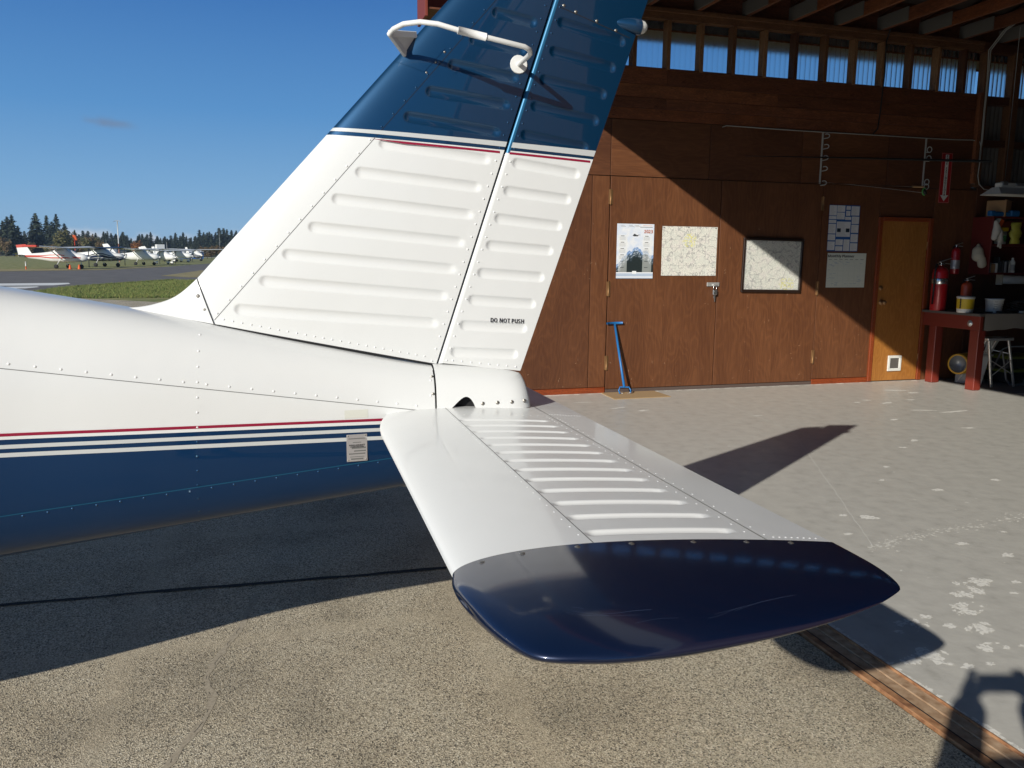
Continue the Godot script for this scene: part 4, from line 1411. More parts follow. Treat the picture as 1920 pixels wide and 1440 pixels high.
		if sd < 0: rows.reverse()
		cm.grid(rows)
		# rounded rear end
		var last: PackedVector3Array = rows[-1] if sd > 0 else rows[0]
		for k in 24:
			cm.otri(last[k], last[k + 1], Vector3(last[k + 1].x + 0.004, last[k + 1].y, 0), Vector3.RIGHT)
			cm.otri(last[k], Vector3(last[k + 1].x + 0.004, last[k + 1].y, 0), Vector3(last[k].x + 0.004, last[k].y, 0), Vector3.RIGHT)
	obj("cone_shell", cm, M.white_paint, cone)
	var dk := amb()
	dk.box(Vector3(0.70, 1.0, 0), Vector3(0.22, 0.16, 0.19), 0.01)
	obj("cone_interior", dk, M.gap_dark, cone)
	var lo := amb(true)
	var rl := []
	for i in 21:
		var t := i / 20.0
		var xx := lerpf(0.615, 0.945, t)
		var row := PackedVector3Array()
		for k in 25:
			var a := lerpf(0.0, -PI, k / 24.0)
			var w := lerpf(0.130, 0.085, t)
			row.append(Vector3(xx, 0.952 + lerpf(0.26, 0.17, t) * -pow(absf(sin(a)), 0.75), w * signf(cos(a)) * pow(absf(cos(a)), 0.6)))
		rl.append(row)
	lo.grid(rl)
	obj("lower_fairing", lo, M.belly_blue, cone)
	var rs := amb()
	rs.box(Vector3(0.86, 0.9545, 0.102), Vector3(0.17, 0.008, 0.004), 0.0, Basis(Vector3.UP, 0.13))
	obj("red_edge", rs, M.red_paint, cone)
	var bs := func(t: float, s: float) -> Vector3:
		var yy := lerpf(0.75, 1.136, t)
		return fuse(0.5765 + (s - 0.5) * 0.0035, yy, 0.0016)
	obj("bulkhead_seam", ribbon(bs, 24, 1), M.gap_dark, cone)
	for q in [[0.755, 0.998], [0.812, 0.999], [0.868, 0.999], [0.920, 1.0]]:
		screw_at(Vector3(q[0], q[1], (0.1345 - 0.018 * ((q[0] - 0.58) / 0.37)) * 0.999 - 0.0008 - 0.03 * pow((q[0] - 0.58) / 0.37, 14.0)), Vector3(0, 0.05, 1).normalized(), 0.0072, cone)
	for yy in [0.975, 1.04, 1.10]: screw_at(fuse(0.569, yy, 0.0), nz, 0.0058, cone)
	# stabilator
	var stab := group("stabilator", P)
	for sd in [1.0, -1.0]:
		obj("stabilator_skin", stab_panel(0.0, 0.807, 100, 560 if sd > 0 else 30, sd), M.white_paint, stab)
		obj("trim_tab", stab_panel(0.812, 1.0, 12, 40, sd), M.white_paint, stab)
		obj("tip_cap", tip_cap(sd), M.navy_paint, stab)
	var hg := amb()
	for sd in [1.0, -1.0]:
		hg.quad(stab_pt(0.806, 0.0, 1, -0.0025), stab_pt(0.813, 0.0, 1, -0.0025), stab_pt(0.813, 1.69 * sd, 1, -0.0025), stab_pt(0.806, 1.69 * sd, 1, -0.0025), Vector3.UP)
	obj("tab_hinge", hg, M.seam_shade_print, stab)
	var su := func(t: float, s: float) -> Vector3: return stab_pt(0.342 + (s - 0.5) * 0.0028, lerpf(0.05, 1.695, t), 1, 0.0006)
	obj("skin_seam", ribbon(su, 30, 1), M.seam_shade_print, stab)  # seam shade painted as a strip on the stabilator top
	var si := func(t: float, s: float) -> Vector3: return stab_pt(lerpf(0.0, 0.99, t * t), 1.6975 + (s - 0.5) * 0.0022, 1, 0.0010)
	obj("cap_seam", ribbon(si, 40, 1), M.seam_shade_print, stab)
	var z := 0.30
	while z < 1.69:
		riv.dome(stab_pt(0.328, z, 1, -0.0004), Vector3.UP, 0.0031, 0.0016, 6)
		riv.dome(stab_pt(0.785, z, 1, -0.0004), Vector3(0.1, 1, 0).normalized(), 0.0031, 0.0016, 6)
		riv.dome(stab_pt(0.830, z + 0.016, 1, -0.0004), Vector3(0.1, 1, 0).normalized(), 0.0031, 0.0016, 6)
		z += 0.051 if z > 0.4 else 0.03
	z = 0.31
	for i in 12:
		riv.dome(stab_pt(0.36 + i * 0.035, 0.285 + 0.03 * (i % 2) * 0.0, 1, -0.0004), Vector3.UP, 0.0031, 0.0016, 6)
		riv.dome(stab_pt(0.82 + i * 0.014, 0.24, 1, -0.0004), Vector3.UP, 0.0031, 0.0016, 6)
	for i in 8: riv.dome(stab_pt(0.845 + i * 0.018, 1.675, 1, -0.0004), Vector3.UP, 0.0031, 0.0016, 6)
	for q in [0.063, 0.158, 0.294, 0.430, 0.592, 0.737, 0.863]:
		screw_at(stab_pt(q, 1.714, 1, 0.0006, 0.99), Vector3(-0.5 if q < 0.2 else 0.0, 1, 0.1).normalized(), 0.0068, stab)
	# scratches in the cap
	var scm := amb(true)
	var sr := RandomNumberGenerator.new()
	sr.seed = 12
	for q in [[0.11, 1.90, 0.20, 1.945], [0.13, 1.93, 0.24, 1.975], [0.09, 1.885, 0.17, 1.93], [0.19, 1.965, 0.30, 1.985], [0.23, 1.968, 0.33, 1.974], [0.45, 1.995, 0.66, 1.955], [0.43, 2.005, 0.52, 1.985], [0.50, 1.99, 0.67, 1.950], [0.15, 1.945, 0.21, 1.97], [0.28, 2.00, 0.37, 1.998], [0.16, 1.78, 0.19, 1.83], [0.12, 1.92, 0.15, 1.94]]:
		var w := sr.randf_range(0.0002, 0.0006)
		var f := func(t: float, s: float) -> Vector3:
			var u := lerpf(q[0], q[2], t)
			var zz := lerpf(q[1], q[3], t) + 0.0018 * sin(t * 5.0 + q[0] * 30.0)
			zz += (s - 0.5) * w
			var zm := tip_reach(u)
			var v := (zz - 1.6985) / (zm - 1.6985)
			var p := stab_pt(u, zz)
			var yc := 0.983 + 0.019 * (zz - 1.697)
			p.y = yc + (p.y - yc) * sqrt(maxf(0.0, 1.0 - pow(v, 2.6))) + 0.0006
			return p
		var part_mb := ribbon(f, 14, 1)
		obj("scratch", part_mb, M.scratch, stab)
	kind(obj("rivets", riv, M.white_paint, P), "stuff")
	kind(obj("blue_rivets", rivb, M.blue_paint, P), "stuff")
	# wings and gear, ahead of the frame
	for sd in [1.0, -1.0]:
		var wm := amb(true)
		for up in [1.0, -1.0]:
			var rows := []
			for j in 7:
				var t := j / 6.0
				var row := PackedVector3Array()
				for i in 25:
					var u := i / 24.0
					u = lerpf(u, u * u, 0.7)
					row.append(Vector3(-4.75 + 1.6 * u, 0.52 + 0.11 * lerpf(0.4, 5.2, t) + up * 0.19 * foil(u) * (1.0 if t < 1.0 else 0.3), sd * lerpf(0.4, 5.2, t)))
				rows.append(row)
			if up * sd > 0: rows.reverse()
			wm.grid(rows)
		obj("wing", wm, M.white_paint, P)
	for g in [[-3.9, 1.5], [-3.9, -1.5], [-5.9, 0.0]]:
		var wh := group("landing_gear", P)
		var gm := amb(true)
		var gy := -0.171 + 0.20
		gm.tube([Vector3(g[0], 0.62, g[1]), Vector3(g[0], gy, g[1])], 0.035, 10)
		obj("strut", gm, M.white_paint, wh)
		gm = amb(true)
		gm.lathe([[0.0, 0.07], [0.11, 0.07], [0.17, 0.075], [0.197, 0.05], [0.20, 0.0], [0.197, -0.05], [0.17, -0.075], [0.11, -0.07], [0.0, -0.07]], 24, Transform3D(Basis(Vector3.RIGHT, PI / 2), Vector3(g[0], gy, g[1])))
		obj("tyre", gm, M.rubber, wh)

# ---------------------------------------------------------------- things on and by the wall
func print_mat(key: String, im: Image) -> StandardMaterial3D:
	var m := mat(key, Color(1, 1, 1), 0.75)
	m.albedo_texture = ImageTexture.create_from_image(im)
	m.texture_repeat = false
	return m

func paper(x0: float, x1: float, y0: float, y1: float, z: float, m: Material, called: String, parent: Node, sag := 0.004) -> void:
	# a sheet with a slight wave, face in x-y, lifted off the wall, 0.6 mm thick
	var mb := MB.new(true)
	for s in [0.0, -0.0008]:
		var rows := []
		var uvs := []
		for j in 9:
			var row := PackedVector3Array()
			var uv := PackedVector2Array()
			for i in 9:
				var u := i / 8.0
				var v := j / 8.0
				var lift := sag * (0.6 * sin(u * 5.0 + v * 2.0) * v + 0.5 * v * v * sin(u * 2.0 + 1.0))
				row.append(Vector3(lerpf(x0, x1, u), lerpf(y1, y0, v), z + absf(lift) + s))
				uv.append(Vector2(u, v))
			rows.append(row)
			uvs.append(uv)
		if s < 0:
			rows.reverse()
			uvs.reverse()
		mb.grid(rows, uvs)
	obj(called, mb, m, parent)

func map_image(sd: int, w: int, h: int, yellow: Vector2, grid_lines: bool) -> Image:
	var im := Image.create(w, h, false, Image.FORMAT_RGB8)
	var f := noise(FastNoiseLite.TYPE_SIMPLEX_SMOOTH, 0.02, 4, sd)
	var f2 := noise(FastNoiseLite.TYPE_PERLIN, 0.05, 3, sd + 5)
	for y in h:
		for x in w:
			var v := f.get_noise_2d(x, y)
			var c := Color(0.93, 0.925, 0.88)
			var l := absf(fmod(absf(v) * 9.0, 1.0) - 0.5)
			if l < 0.07: c = c.lerp(Color(0.70, 0.69, 0.68), 0.5)
			if absf(f2.get_noise_2d(x * 0.4, y * 0.4)) < 0.05: c = c.lerp(Color(0.52, 0.52, 0.53), 0.45)
			if f.get_noise_2d(x * 7.0 + 40.0, y * 7.0) > 0.20: c = c.lerp(Color(0.55, 0.55, 0.56), 0.4)
			if v > 0.22: c = c.lerp(Color(0.86, 0.87, 0.83), 0.5)
			if v < -0.28: c = c.lerp(Color(0.89, 0.85, 0.84), 0.4)
			var d := Vector2(float(x) / w, float(y) / h).distance_to(yellow)
			if d < 0.14 and f.get_noise_2d(x * 3.0 + 90, y * 3.0) > 0.1: c = c.lerp(Color(0.90, 0.87, 0.45), 0.6)
			im.set_pixel(x, y, c)
	if grid_lines:
		for i in range(1, 5):
			im.fill_rect(Rect2i(w * i / 5, 0, 1, h), Color(0.66, 0.66, 0.65))
			im.fill_rect(Rect2i(w * i / 5 + 2, 0, 2, h), Color(0.97, 0.97, 0.93))
		for q in [0.27, 0.43, 0.79]: im.fill_rect(Rect2i(0, int(h * q), w, 1), Color(0.68, 0.68, 0.66))
	return im

func build_wall_things() -> void:
	# calendar poster 3.75-4.205 x 1.305-1.91
	var w := 230
	var h := 304
	var im := Image.create(w, h, false, Image.FORMAT_RGB8)
	var f := noise(FastNoiseLite.TYPE_SIMPLEX_SMOOTH, 0.02, 4, 71)
	for y in h:
		for x in w:
			var u := float(x) / w
			var v := float(y) / h
			var c := Color(0.93, 0.94, 0.96).lerp(Color(0.85, 0.89, 0.96), clampf(0.5 + f.get_noise_2d(x, y), 0, 1))
			var rid := 0.44 + 0.14 * absf(u - 0.55) * 2.0 + 0.06 * f.get_noise_1d(x * 1.5)
			if u < 0.3: rid += (0.3 - u) * 0.5
			if v > rid:
				c = Color(0.50, 0.62, 0.80) if v < rid + 0.06 else Color(0.36, 0.46, 0.58).lerp(Color(0.10, 0.15, 0.16), clampf((v - rid) * 5.0, 0, 1))
				if f.get_noise_2d(x * 2.0, y * 4.0 + x * 2.0) > 0.15 and v < rid + 0.16: c = c.lerp(Color(0.9, 0.92, 0.96), 0.6)
			if v > 0.89: c = Color(0.72, 0.78, 0.86)
			if (u > 0.05 and u < 0.28 or u > 0.70 and u < 0.95) and v > 0.20 and v < 0.90: c = c.lerp(Color(0.94, 0.94, 0.92), 0.55)
			im.set_pixel(x, y, c)
	for q in [0.885, 0.965]: im.fill_rect(Rect2i(0, int(h * q), w, 6), Color(0.95, 0.96, 0.98))
	im.fill_rect(Rect2i(100, 262, 26, 16), Color(0.96, 0.97, 0.98))
	for cx in [16, 66, 104]:
		im.fill_rect(Rect2i(cx + 6, 8, 24, 2), Color(0.6, 0.6, 0.6))
		im.fill_rect(Rect2i(cx + 8, 14, 30, 2), Color(0.62, 0.62, 0.62))
		im.fill_rect(Rect2i(cx, 9, 2, 14), Color(0.7, 0.75, 0.8))
	im.fill_rect(Rect2i(160, 8, 58, 2), Color(0.85, 0.6, 0.55))
	im.fill_rect(Rect2i(142, 16, 78, 3), Color(0.45, 0.45, 0.47))
	for i in 6:
		for cx in [24, 174]:
			im.fill_rect(Rect2i(cx, 66 + i * 35, 22, 3), Color(0.25, 0.25, 0.27))
			for r in 5: im.fill_rect(Rect2i(cx - 8, 73 + i * 35 + r * 4, 38, 1), Color(0.62, 0.62, 0.62))
	for q in [[98, 62, 34, 5], [102, 58, 18, 4], [128, 60, 16, 2], [104, 67, 24, 2], [106, 55, 7, 3]]: im.fill_rect(Rect2i(q[0], q[1], q[2], q[3]), Color(0.22, 0.23, 0.25))
	var c := thing("wall_calendar", "2023 year calendar poster with a snowy mountain, pinned on the left plywood door", "calendar")
	paper(3.752, 4.206, 1.305, 1.912, ZW + 0.009, print_mat("calendar_print", im), "sheet", c)
	text_mesh("2023", 0.036, mat("year_red", lin(0.55, 0.20, 0.13), 0.7), Transform3D(Basis(), Vector3(4.135, 1.829, ZW + 0.0125)), c, "year_lettering", 1.0)
	# loose chart
	c = thing("paper_chart", "creased paper chart without frame pinned beside the mountain calendar", "map")
	paper(4.308, 5.013, 1.338, 1.895, ZW + 0.009, print_mat("chart_print", map_image(5, 320, 250, Vector2(0.5, 0.28), true)), "sheet", c, 0.007)
	for q in [[4.33, 1.88], [4.64, 1.885], [4.99, 1.88], [4.33, 1.36]]:
		var pin := MB.new(true)
		pin.dome(Vector3(q[0], q[1], ZW + 0.012), Vector3(0, 0, 1), 0.006, 0.006, 8)
		obj("pin", pin, M.black_plastic, c)
	# framed chart, hung slightly askew
	c = thing("framed_chart", "chart in a dark wooden frame, crossed by the shadow edge on the right plywood door", "framed map", Vector3(5.763, 1.462, ZW + 0.008))
	c.rotation.z = -0.012
	paper(-0.375, 0.375, -0.285, 0.285, 0.012, print_mat("framed_print", map_image(15, 320, 250, Vector2(0.78, 0.88), false)), "sheet", c, 0.0)
	var mb := MB.new()
	mb.box(Vector3(0, 0, 0.004), Vector3(0.80, 0.63, 0.008))
	obj("backing", mb, M.paper, c)
	for q in [[0, 0.303, 0.82, 0.03], [0, -0.303, 0.82, 0.03], [-0.395, 0, 0.03, 0.576], [0.395, 0, 0.03, 0.576]]:
		mb = MB.new()
		mb.box(Vector3(q[0], q[1], 0.015), Vector3(q[2], q[3], 0.03), 0.005)
		obj("frame_rail", mb, M.frame_dark, c)
	mb = MB.new()
	mb.box(Vector3(0, 0, 0.022), Vector3(0.757, 0.575, 0.002))
	var gls := mat("frame_glass", Color(0.95, 0.97, 0.97, 0.06), 0.06)
	gls.transparency = BaseMaterial3D.TRANSPARENCY_ALPHA
	obj("glass", mb, gls, c)
	# blue notice board poster
	w = 180
	h = 226
	im = Image.create(w, h, false, Image.FORMAT_RGB8)
	im.fill(Color(0.10, 0.33, 0.62))
	var wt := Color(0.84, 0.85, 0.87)
	var boxes := [[0.01, 0.01, 0.24, 0.22], [0.26, 0.01, 0.26, 0.14], [0.26, 0.16, 0.26, 0.15], [0.55, 0.02, 0.14, 0.08], [0.55, 0.12, 0.14, 0.11], [0.72, 0.02, 0.27, 0.20], [0.01, 0.24, 0.24, 0.07], [0.01, 0.325, 0.24, 0.07], [0.53, 0.25, 0.20, 0.07], [0.75, 0.24, 0.24, 0.16], [0.01, 0.41, 0.24, 0.21], [0.75, 0.42, 0.24, 0.18], [0.27, 0.355, 0.46, 0.33], [0.01, 0.635, 0.24, 0.13], [0.75, 0.62, 0.24, 0.18], [0.01, 0.79, 0.24, 0.19], [0.27, 0.74, 0.24, 0.13], [0.27, 0.89, 0.24, 0.10], [0.53, 0.74, 0.20, 0.25], [0.75, 0.82, 0.24, 0.17]]
	for b in boxes:
		im.fill_rect(Rect2i(int(b[0] * w), int(b[1] * h), int(b[2] * w), int(b[3] * h)), wt)
		var yy := int(b[1] * h) + 5
		while yy < int((b[1] + b[3]) * h) - 3:
			im.fill_rect(Rect2i(int(b[0] * w) + 3, yy, int(b[2] * w * rng.randf_range(0.4, 0.8)), 1), Color(0.66, 0.67, 0.69))
			yy += 4
	for q in [0.29, 0.58]: im.fill_rect(Rect2i(int(q * w), int(0.50 * h), 22, 18), Color(0.04, 0.13, 0.22))
	c = thing("notice_poster", "blue poster divided into many white text boxes, above the monthly planner", "poster")
	paper(6.522, 6.962, 1.637, 2.19, ZW + 0.003, print_mat("poster_print", im), "sheet", c, 0.003)
	# planner
	w = 220
	h = 164
	im = Image.create(w, h, false, Image.FORMAT_RGB8)
	im.fill(Color(0.84, 0.86, 0.83))
	for i in range(1, 7): im.fill_rect(Rect2i(w * i / 7, 36, 1, h - 40), Color(0.77, 0.80, 0.78))
	for i in range(0, 6): im.fill_rect(Rect2i(4, 36 + i * 24, w - 8, 1), Color(0.77, 0.80, 0.78))
	for i in 60:
		var px := rng.randi_range(4, w - 30)
		var py := rng.randi_range(38, h - 8)
		if px > 50 and px < 170 and py > 55 and py < 140: continue
		im.fill_rect(Rect2i(px, py, rng.randi_range(5, 20), 1), Color(0.50, 0.60, 0.72))
	for i in 7: im.fill_rect(Rect2i(8 + i * 30, 29, 18, 2), Color(0.45, 0.47, 0.47))
	c = thing("monthly_planner", "white monthly planner sheet with blue handwriting, below the blue poster", "planner")
	paper(6.540, 7.102, 1.199, 1.617, ZW + 0.003, print_mat("planner_print", im), "sheet", c, 0.003)
	text_mesh("Monthly Planner", 0.030, M.print_dark, Transform3D(Basis(), Vector3(6.735, 1.579, ZW + 0.0045)), c, "lettering", 1.15)
	# fire extinguisher sign
	c = thing("fire_extinguisher_sign", "tall red sign with a white downward arrow, high beside the inner door", "sign", Vector3(8.204, 2.562, ZW + 0.002))
	mb = MB.new()
	mb.box(Vector3.ZERO, Vector3(0.166, 0.612, 0.003), 0.001)
	obj("sign_plate", mb, M.sign_red, c)
	mb = MB.new()
	for q in [[0, 0.299, 0.158, 0.004], [0, -0.299, 0.158, 0.004], [-0.077, 0, 0.004, 0.594], [0.077, 0, 0.004, 0.594]]: mb.box(Vector3(q[0], q[1], 0.0018), Vector3(q[2], q[3], 0.001))
	obj("border_line", mb, mat("sign_line", lin(0.55, 0.25, 0.24), 0.5), c)
	mb = MB.new()
	mb.box(Vector3(0, 0.035, 0.0022), Vector3(0.052, 0.50, 0.001))
	for s in [-1.0, 1.0]: mb.otri(Vector3(s * 0.062, -0.21, 0.0027), Vector3(0, -0.21, 0.0027), Vector3(0, -0.285, 0.0027), Vector3(0, 0, 1))
	obj("arrow", mb, M.paper, c)
	text_mesh("F\nI\nR\nE\n \nE\nX\nT\nI\nN\nG\nU\nI\nS\nH\nE\nR", 0.0245, M.print_dark, Transform3D(Basis(), Vector3(0, 0.03, 0.003)), c, "lettering", 1.25, -10.5)
	# rod racks
	for k in 2:
		var x0: float = [6.358, 7.858][k]
		c = thing("rod_rack", ["left white strip of open hooks under the fir boards", "right white strip of round loops beside the red sign"][k], "rack", Vector3(x0, 2.44, ZW), 0.0, "rod racks on the plywood wall")
		mb = MB.new()
		mb.box(Vector3(0, 0.29, 0.006), Vector3(0.020, 0.60, 0.012), 0.002)
		obj("strip", mb, M.cable_white, c)
		for hy in ([0.54, 0.42, 0.29, 0.166, 0.0] if k == 0 else [0.45, 0.345, 0.06, 0.005]):
			mb = MB.new(true)
			var pts := []
			for i in 13:
				var a := lerpf(-PI * 0.5, PI * (0.75 if k == 0 else 1.5), i / 12.0)
				pts.append(Vector3(0.034 + 0.026 * cos(a) * (1.0 if k == 0 else 0.8), hy + 0.024 * sin(a) * (1.0 if k == 0 else 1.4), 0.02 + 0.03 * (0.5 + 0.5 * cos(a))))
			pts.push_front(Vector3(0.005, hy - 0.03, 0.008))
			mb.tube(pts, 0.006, 6)
			obj("hook", mb, M.cable_white, c)
	mb = MB.new(true)
	mb.tube([Vector3(5.30, 2.703, ZW + 0.05), Vector3(6.80, 2.743, ZW + 0.05), Vector3(8.85, 2.785, ZW + 0.05)], [0.003, 0.011, 0.018], 8)
	c = thing("fishing_rod", "long black rod lying in the rack hooks across the top of the red sign", "rod")
	obj("blank", mb, M.black_plastic, c)
	c = thing("fishing_rod", "fishing rod with cork handle and green reel on the lowest hooks", "rod")
	mb = MB.new(true)
	mb.tube([Vector3(5.93, 2.436, ZW + 0.05), Vector3(7.68, 2.437, ZW + 0.05)], [0.002, 0.006], 6)
	obj("blank", mb, M.frame_dark, c)
	mb = MB.new(true)
	mb.tube([Vector3(7.66, 2.437, ZW + 0.05), Vector3(7.69, 2.437, ZW + 0.05), Vector3(7.83, 2.437, ZW + 0.05)], [0.010, 0.014, 0.013], 8)
	obj("cork_handle", mb, M.cork, c)
	mb = MB.new(true)
	mb.lathe([[0.0, 0.02], [0.03, 0.02], [0.042, 0.012], [0.034, 0.0], [0.042, -0.012], [0.03, -0.02], [0.0, -0.02]], 16, Transform3D(Basis(Vector3.RIGHT, PI / 2 - 0.4).rotated(Vector3.UP, 0.5), Vector3(7.845, 2.378, ZW + 0.06)))
	obj("reel", mb, M.black_plastic, c)
	mb = MB.new(true)
	var ring := []
	for i in 15: ring.append(Vector3(7.838 + 0.038 * cos(i / 14.0 * PI + PI / 2), 2.378 + 0.042 * sin(i / 14.0 * PI + PI / 2), ZW + 0.075))
	mb.tube(ring, 0.007, 6)
	obj("reel_rim", mb, mat("reel_green", lin(0.10, 0.45, 0.10), 0.4), c)
	mb = MB.new(true)
	mb.tube([Vector3(6.38, 2.445, ZW + 0.04), Vector3(6.75, 2.432, ZW + 0.05), Vector3(7.2, 2.405, ZW + 0.06), Vector3(7.82, 2.365, ZW + 0.07)], 0.002, 5)
	obj("line", mb, M.cable_white, c)
	# cables
	c = thing("white_cable", "thin white cable stapled along the foot of the fir boards to the lamp", "cable")
	mb = MB.new(true)
	var cps := [[5.01, 3.012, 0.012], [5.06, 3.030, 0.014], [5.5, 3.027, 0.013], [6.05, 3.024, 0.014], [7.0, 3.026, 0.013], [7.9, 3.027, 0.014], [8.35, 3.032, 0.014], [8.56, 3.040, 0.014], [8.66, 3.02, 0.03], [8.685, 2.93, 0.04], [8.66, 2.76, 0.06], [8.65, 2.60, 0.06], [8.69, 2.50, 0.05], [8.80, 2.44, 0.03], [8.97, 2.425, 0.03]]
	var pts2 := []
	for q in cps: pts2.append(Vector3(q[0], q[1], ZW + q[2]))
	mb.tube(pts2, 0.0055, 6)
	obj("cord", mb, M.cable_white, c)
	c = thing("white_cable", "pair of loose white cables hanging down the corner post from the roof", "cable")
	for k in 2:
		mb = MB.new(true)
		var o := k * 0.03
		mb.tube([Vector3(8.95 + o, 4.62, ZW + 0.6), Vector3(8.70 + o, 4.32, ZW + 0.20), Vector3(8.665 + o, 4.12, ZW + 0.03), Vector3(8.675 + o * 0.5, 3.75, ZW + 0.04), Vector3(8.66 + o * 0.4, 3.4, ZW + 0.05), Vector3(8.665 + o * 0.5, 3.05, ZW + 0.05), Vector3(8.66, 2.80, ZW + 0.05)], 0.007, 6)
		obj("cord", mb, M.cable_white, c)
	c = thing("black_cable", "thin black cable hanging from the roof over panes and fir boards", "cable")
	mb = MB.new(true)
	mb.tube([Vector3(7.19, 4.25, ZW + 0.02), Vector3(7.14, 4.10, ZW + 0.025), Vector3(7.15, 3.75, ZW + 0.025), Vector3(7.14, 3.30, ZW + 0.012), Vector3(7.12, 3.10, ZW + 0.012), Vector3(7.05, 3.035, ZW + 0.015)], 0.008, 6)
	obj("cord", mb, M.black_plastic, c)
	# blue tow bar leaning on the wall, and its mat
	c = thing("door_mat", "tan fibre mat on the grey floor at the plywood door", "mat")
	mb = MB.new()
	mb.quad(Vector3(3.60, 0.012, -8.50), Vector3(4.26, 0.012, -8.50), Vector3(4.27, 0.012, -8.10), Vector3(3.585, 0.012, -8.09), Vector3.UP)
	for q in [[3.60, -8.50, 4.26, -8.50], [4.26, -8.50, 4.27, -8.10], [4.27, -8.10, 3.585, -8.09], [3.585, -8.09, 3.60, -8.50]]:
		mb.quad(Vector3(q[0], 0.012, q[1]), Vector3(q[2], 0.012, q[3]), Vector3(q[2], 0.0045, q[3]), Vector3(q[0], 0.0045, q[1]), Vector3(q[3] - q[1], 0, q[0] - q[2]) * -1.0)
	obj("mat_pad", mb, M.mat_tan, c)
	c = thing("tow_bar", "blue T-handled tow bar leaning against the left plywood door", "tow bar")
	mb = MB.new(true)
	mb.tube([Vector3(3.838, 0.085, -8.40), Vector3(3.748, 0.80, -8.515)], 0.014, 10)
	obj("shaft", mb, M.tow_blue, c)
	mb = MB.new(true)
	mb.tube([Vector3(3.655, 0.802, -8.512), Vector3(3.842, 0.806, -8.512)], 0.014, 10)
	obj("handle", mb, M.tow_blue, c)
	mb = MB.new(true)
	mb.tube([Vector3(3.775, 0.018, -8.37), Vector3(3.765, 0.05, -8.385), Vector3(3.785, 0.085, -8.40), Vector3(3.895, 0.082, -8.40), Vector3(3.912, 0.05, -8.385), Vector3(3.905, 0.018, -8.37)], 0.009, 8)
	obj("fork", mb, M.tow_blue, c)
	for s in [3.78, 3.90]:
		mb = MB.new(true)
		mb.tube([Vector3(s, 0.020, -8.372), Vector3(s + 0.022 * (1.0 if s < 3.84 else -1.0), 0.018, -8.372)], 0.007, 8)
		obj("prong", mb, M.alu, c)
	# tall doubled floor reflection of the tow bar comes from the gloss of the floor itself

func extinguisher(at: Vector3, h: float, r: float, body: Material, band: Material, label: String, hose: bool, turn := 0.0) -> void:
	var c := thing("fire_extinguisher", label, "fire extinguisher", at, turn, "fire extinguishers by the bench")
	var mb := MB.new(true)
	mb.lathe([[0.0, 0.0], [r * 0.92, 0.0], [r, 0.012], [r, h * 0.70], [r * 0.92, h * 0.76], [r * 0.65, h * 0.805], [r * 0.32, h * 0.82], [r * 0.30, h * 0.85], [0.0, h * 0.85]], 22)
	obj("cylinder", mb, body, c)
	mb = MB.new(true)
	mb.lathe([[r * 1.012, h * 0.16], [r * 1.012, h * 0.44]] if not hose else [[r * 1.012, h * 0.50], [r * 1.03, h * 0.505], [r * 1.03, h * 0.60], [r * 1.012, h * 0.605]], 22)
	obj("label_band" if not hose else "strap", mb, band, c)
	mb = MB.new()
	mb.box(Vector3(0, h * 0.875, 0), Vector3(r * 0.7, h * 0.06, r * 0.7), 0.004)
	obj("valve", mb, M.chrome, c)
	mb = MB.new()
	mb.bar(Vector3(-r * 0.3, h * 0.91, 0), Vector3(r * 1.7, h * 0.985, 0), 0.008, 0.022, 0.002)
	obj("squeeze_handle", mb, M.alu, c)
	mb = MB.new()
	mb.bar(Vector3(-r * 0.2, h * 0.895, 0), Vector3(r * 1.8, h * 0.87, 0), 0.008, 0.02, 0.002)
	obj("carry_handle", mb, M.alu, c)
	mb = MB.new(true)
	if hose:
		mb.tube([Vector3(-r * 0.3, h * 0.88, 0.01), Vector3(-r * 1.0, h * 0.86, 0.02), Vector3(-r * 1.25, h * 0.7, 0.03), Vector3(-r * 1.22, h * 0.4, 0.03), Vector3(-r * 1.28, h * 0.12, 0.03)], 0.011, 8)
	else:
		mb.tube([Vector3(-r * 0.3, h * 0.88, 0.0), Vector3(-r * 0.9, h * 0.87, 0.0), Vector3(-r * 1.1, h * 0.80, 0.0)], 0.008, 8)
	obj("hose" if hose else "nozzle", mb, M.black_plastic, c)

func bottle(at: Vector3, r: float, h: float, m: Material, label: String, band: Material = null) -> void:
	var c := thing("bottle", label, "bottle", at)
	var mb := MB.new(true)
	mb.lathe([[0.0, 0.0], [r, 0.0], [r, h * 0.68], [r * 0.8, h * 0.78], [r * 0.4, h * 0.86], [r * 0.4, h * 0.9]], 14)
	obj("body", mb, m, c)
	mb = MB.new(true)
	mb.lathe([[r * 0.42, h * 0.9], [r * 0.42, h], [0.0, h]], 10)
	obj("cap", mb, M.white_plastic, c)
	if band:
		mb = MB.new(true)
		mb.lathe([[r * 1.01, h * 0.15], [r * 1.01, h * 0.55]], 14)
		obj("label_band", mb, band, c)

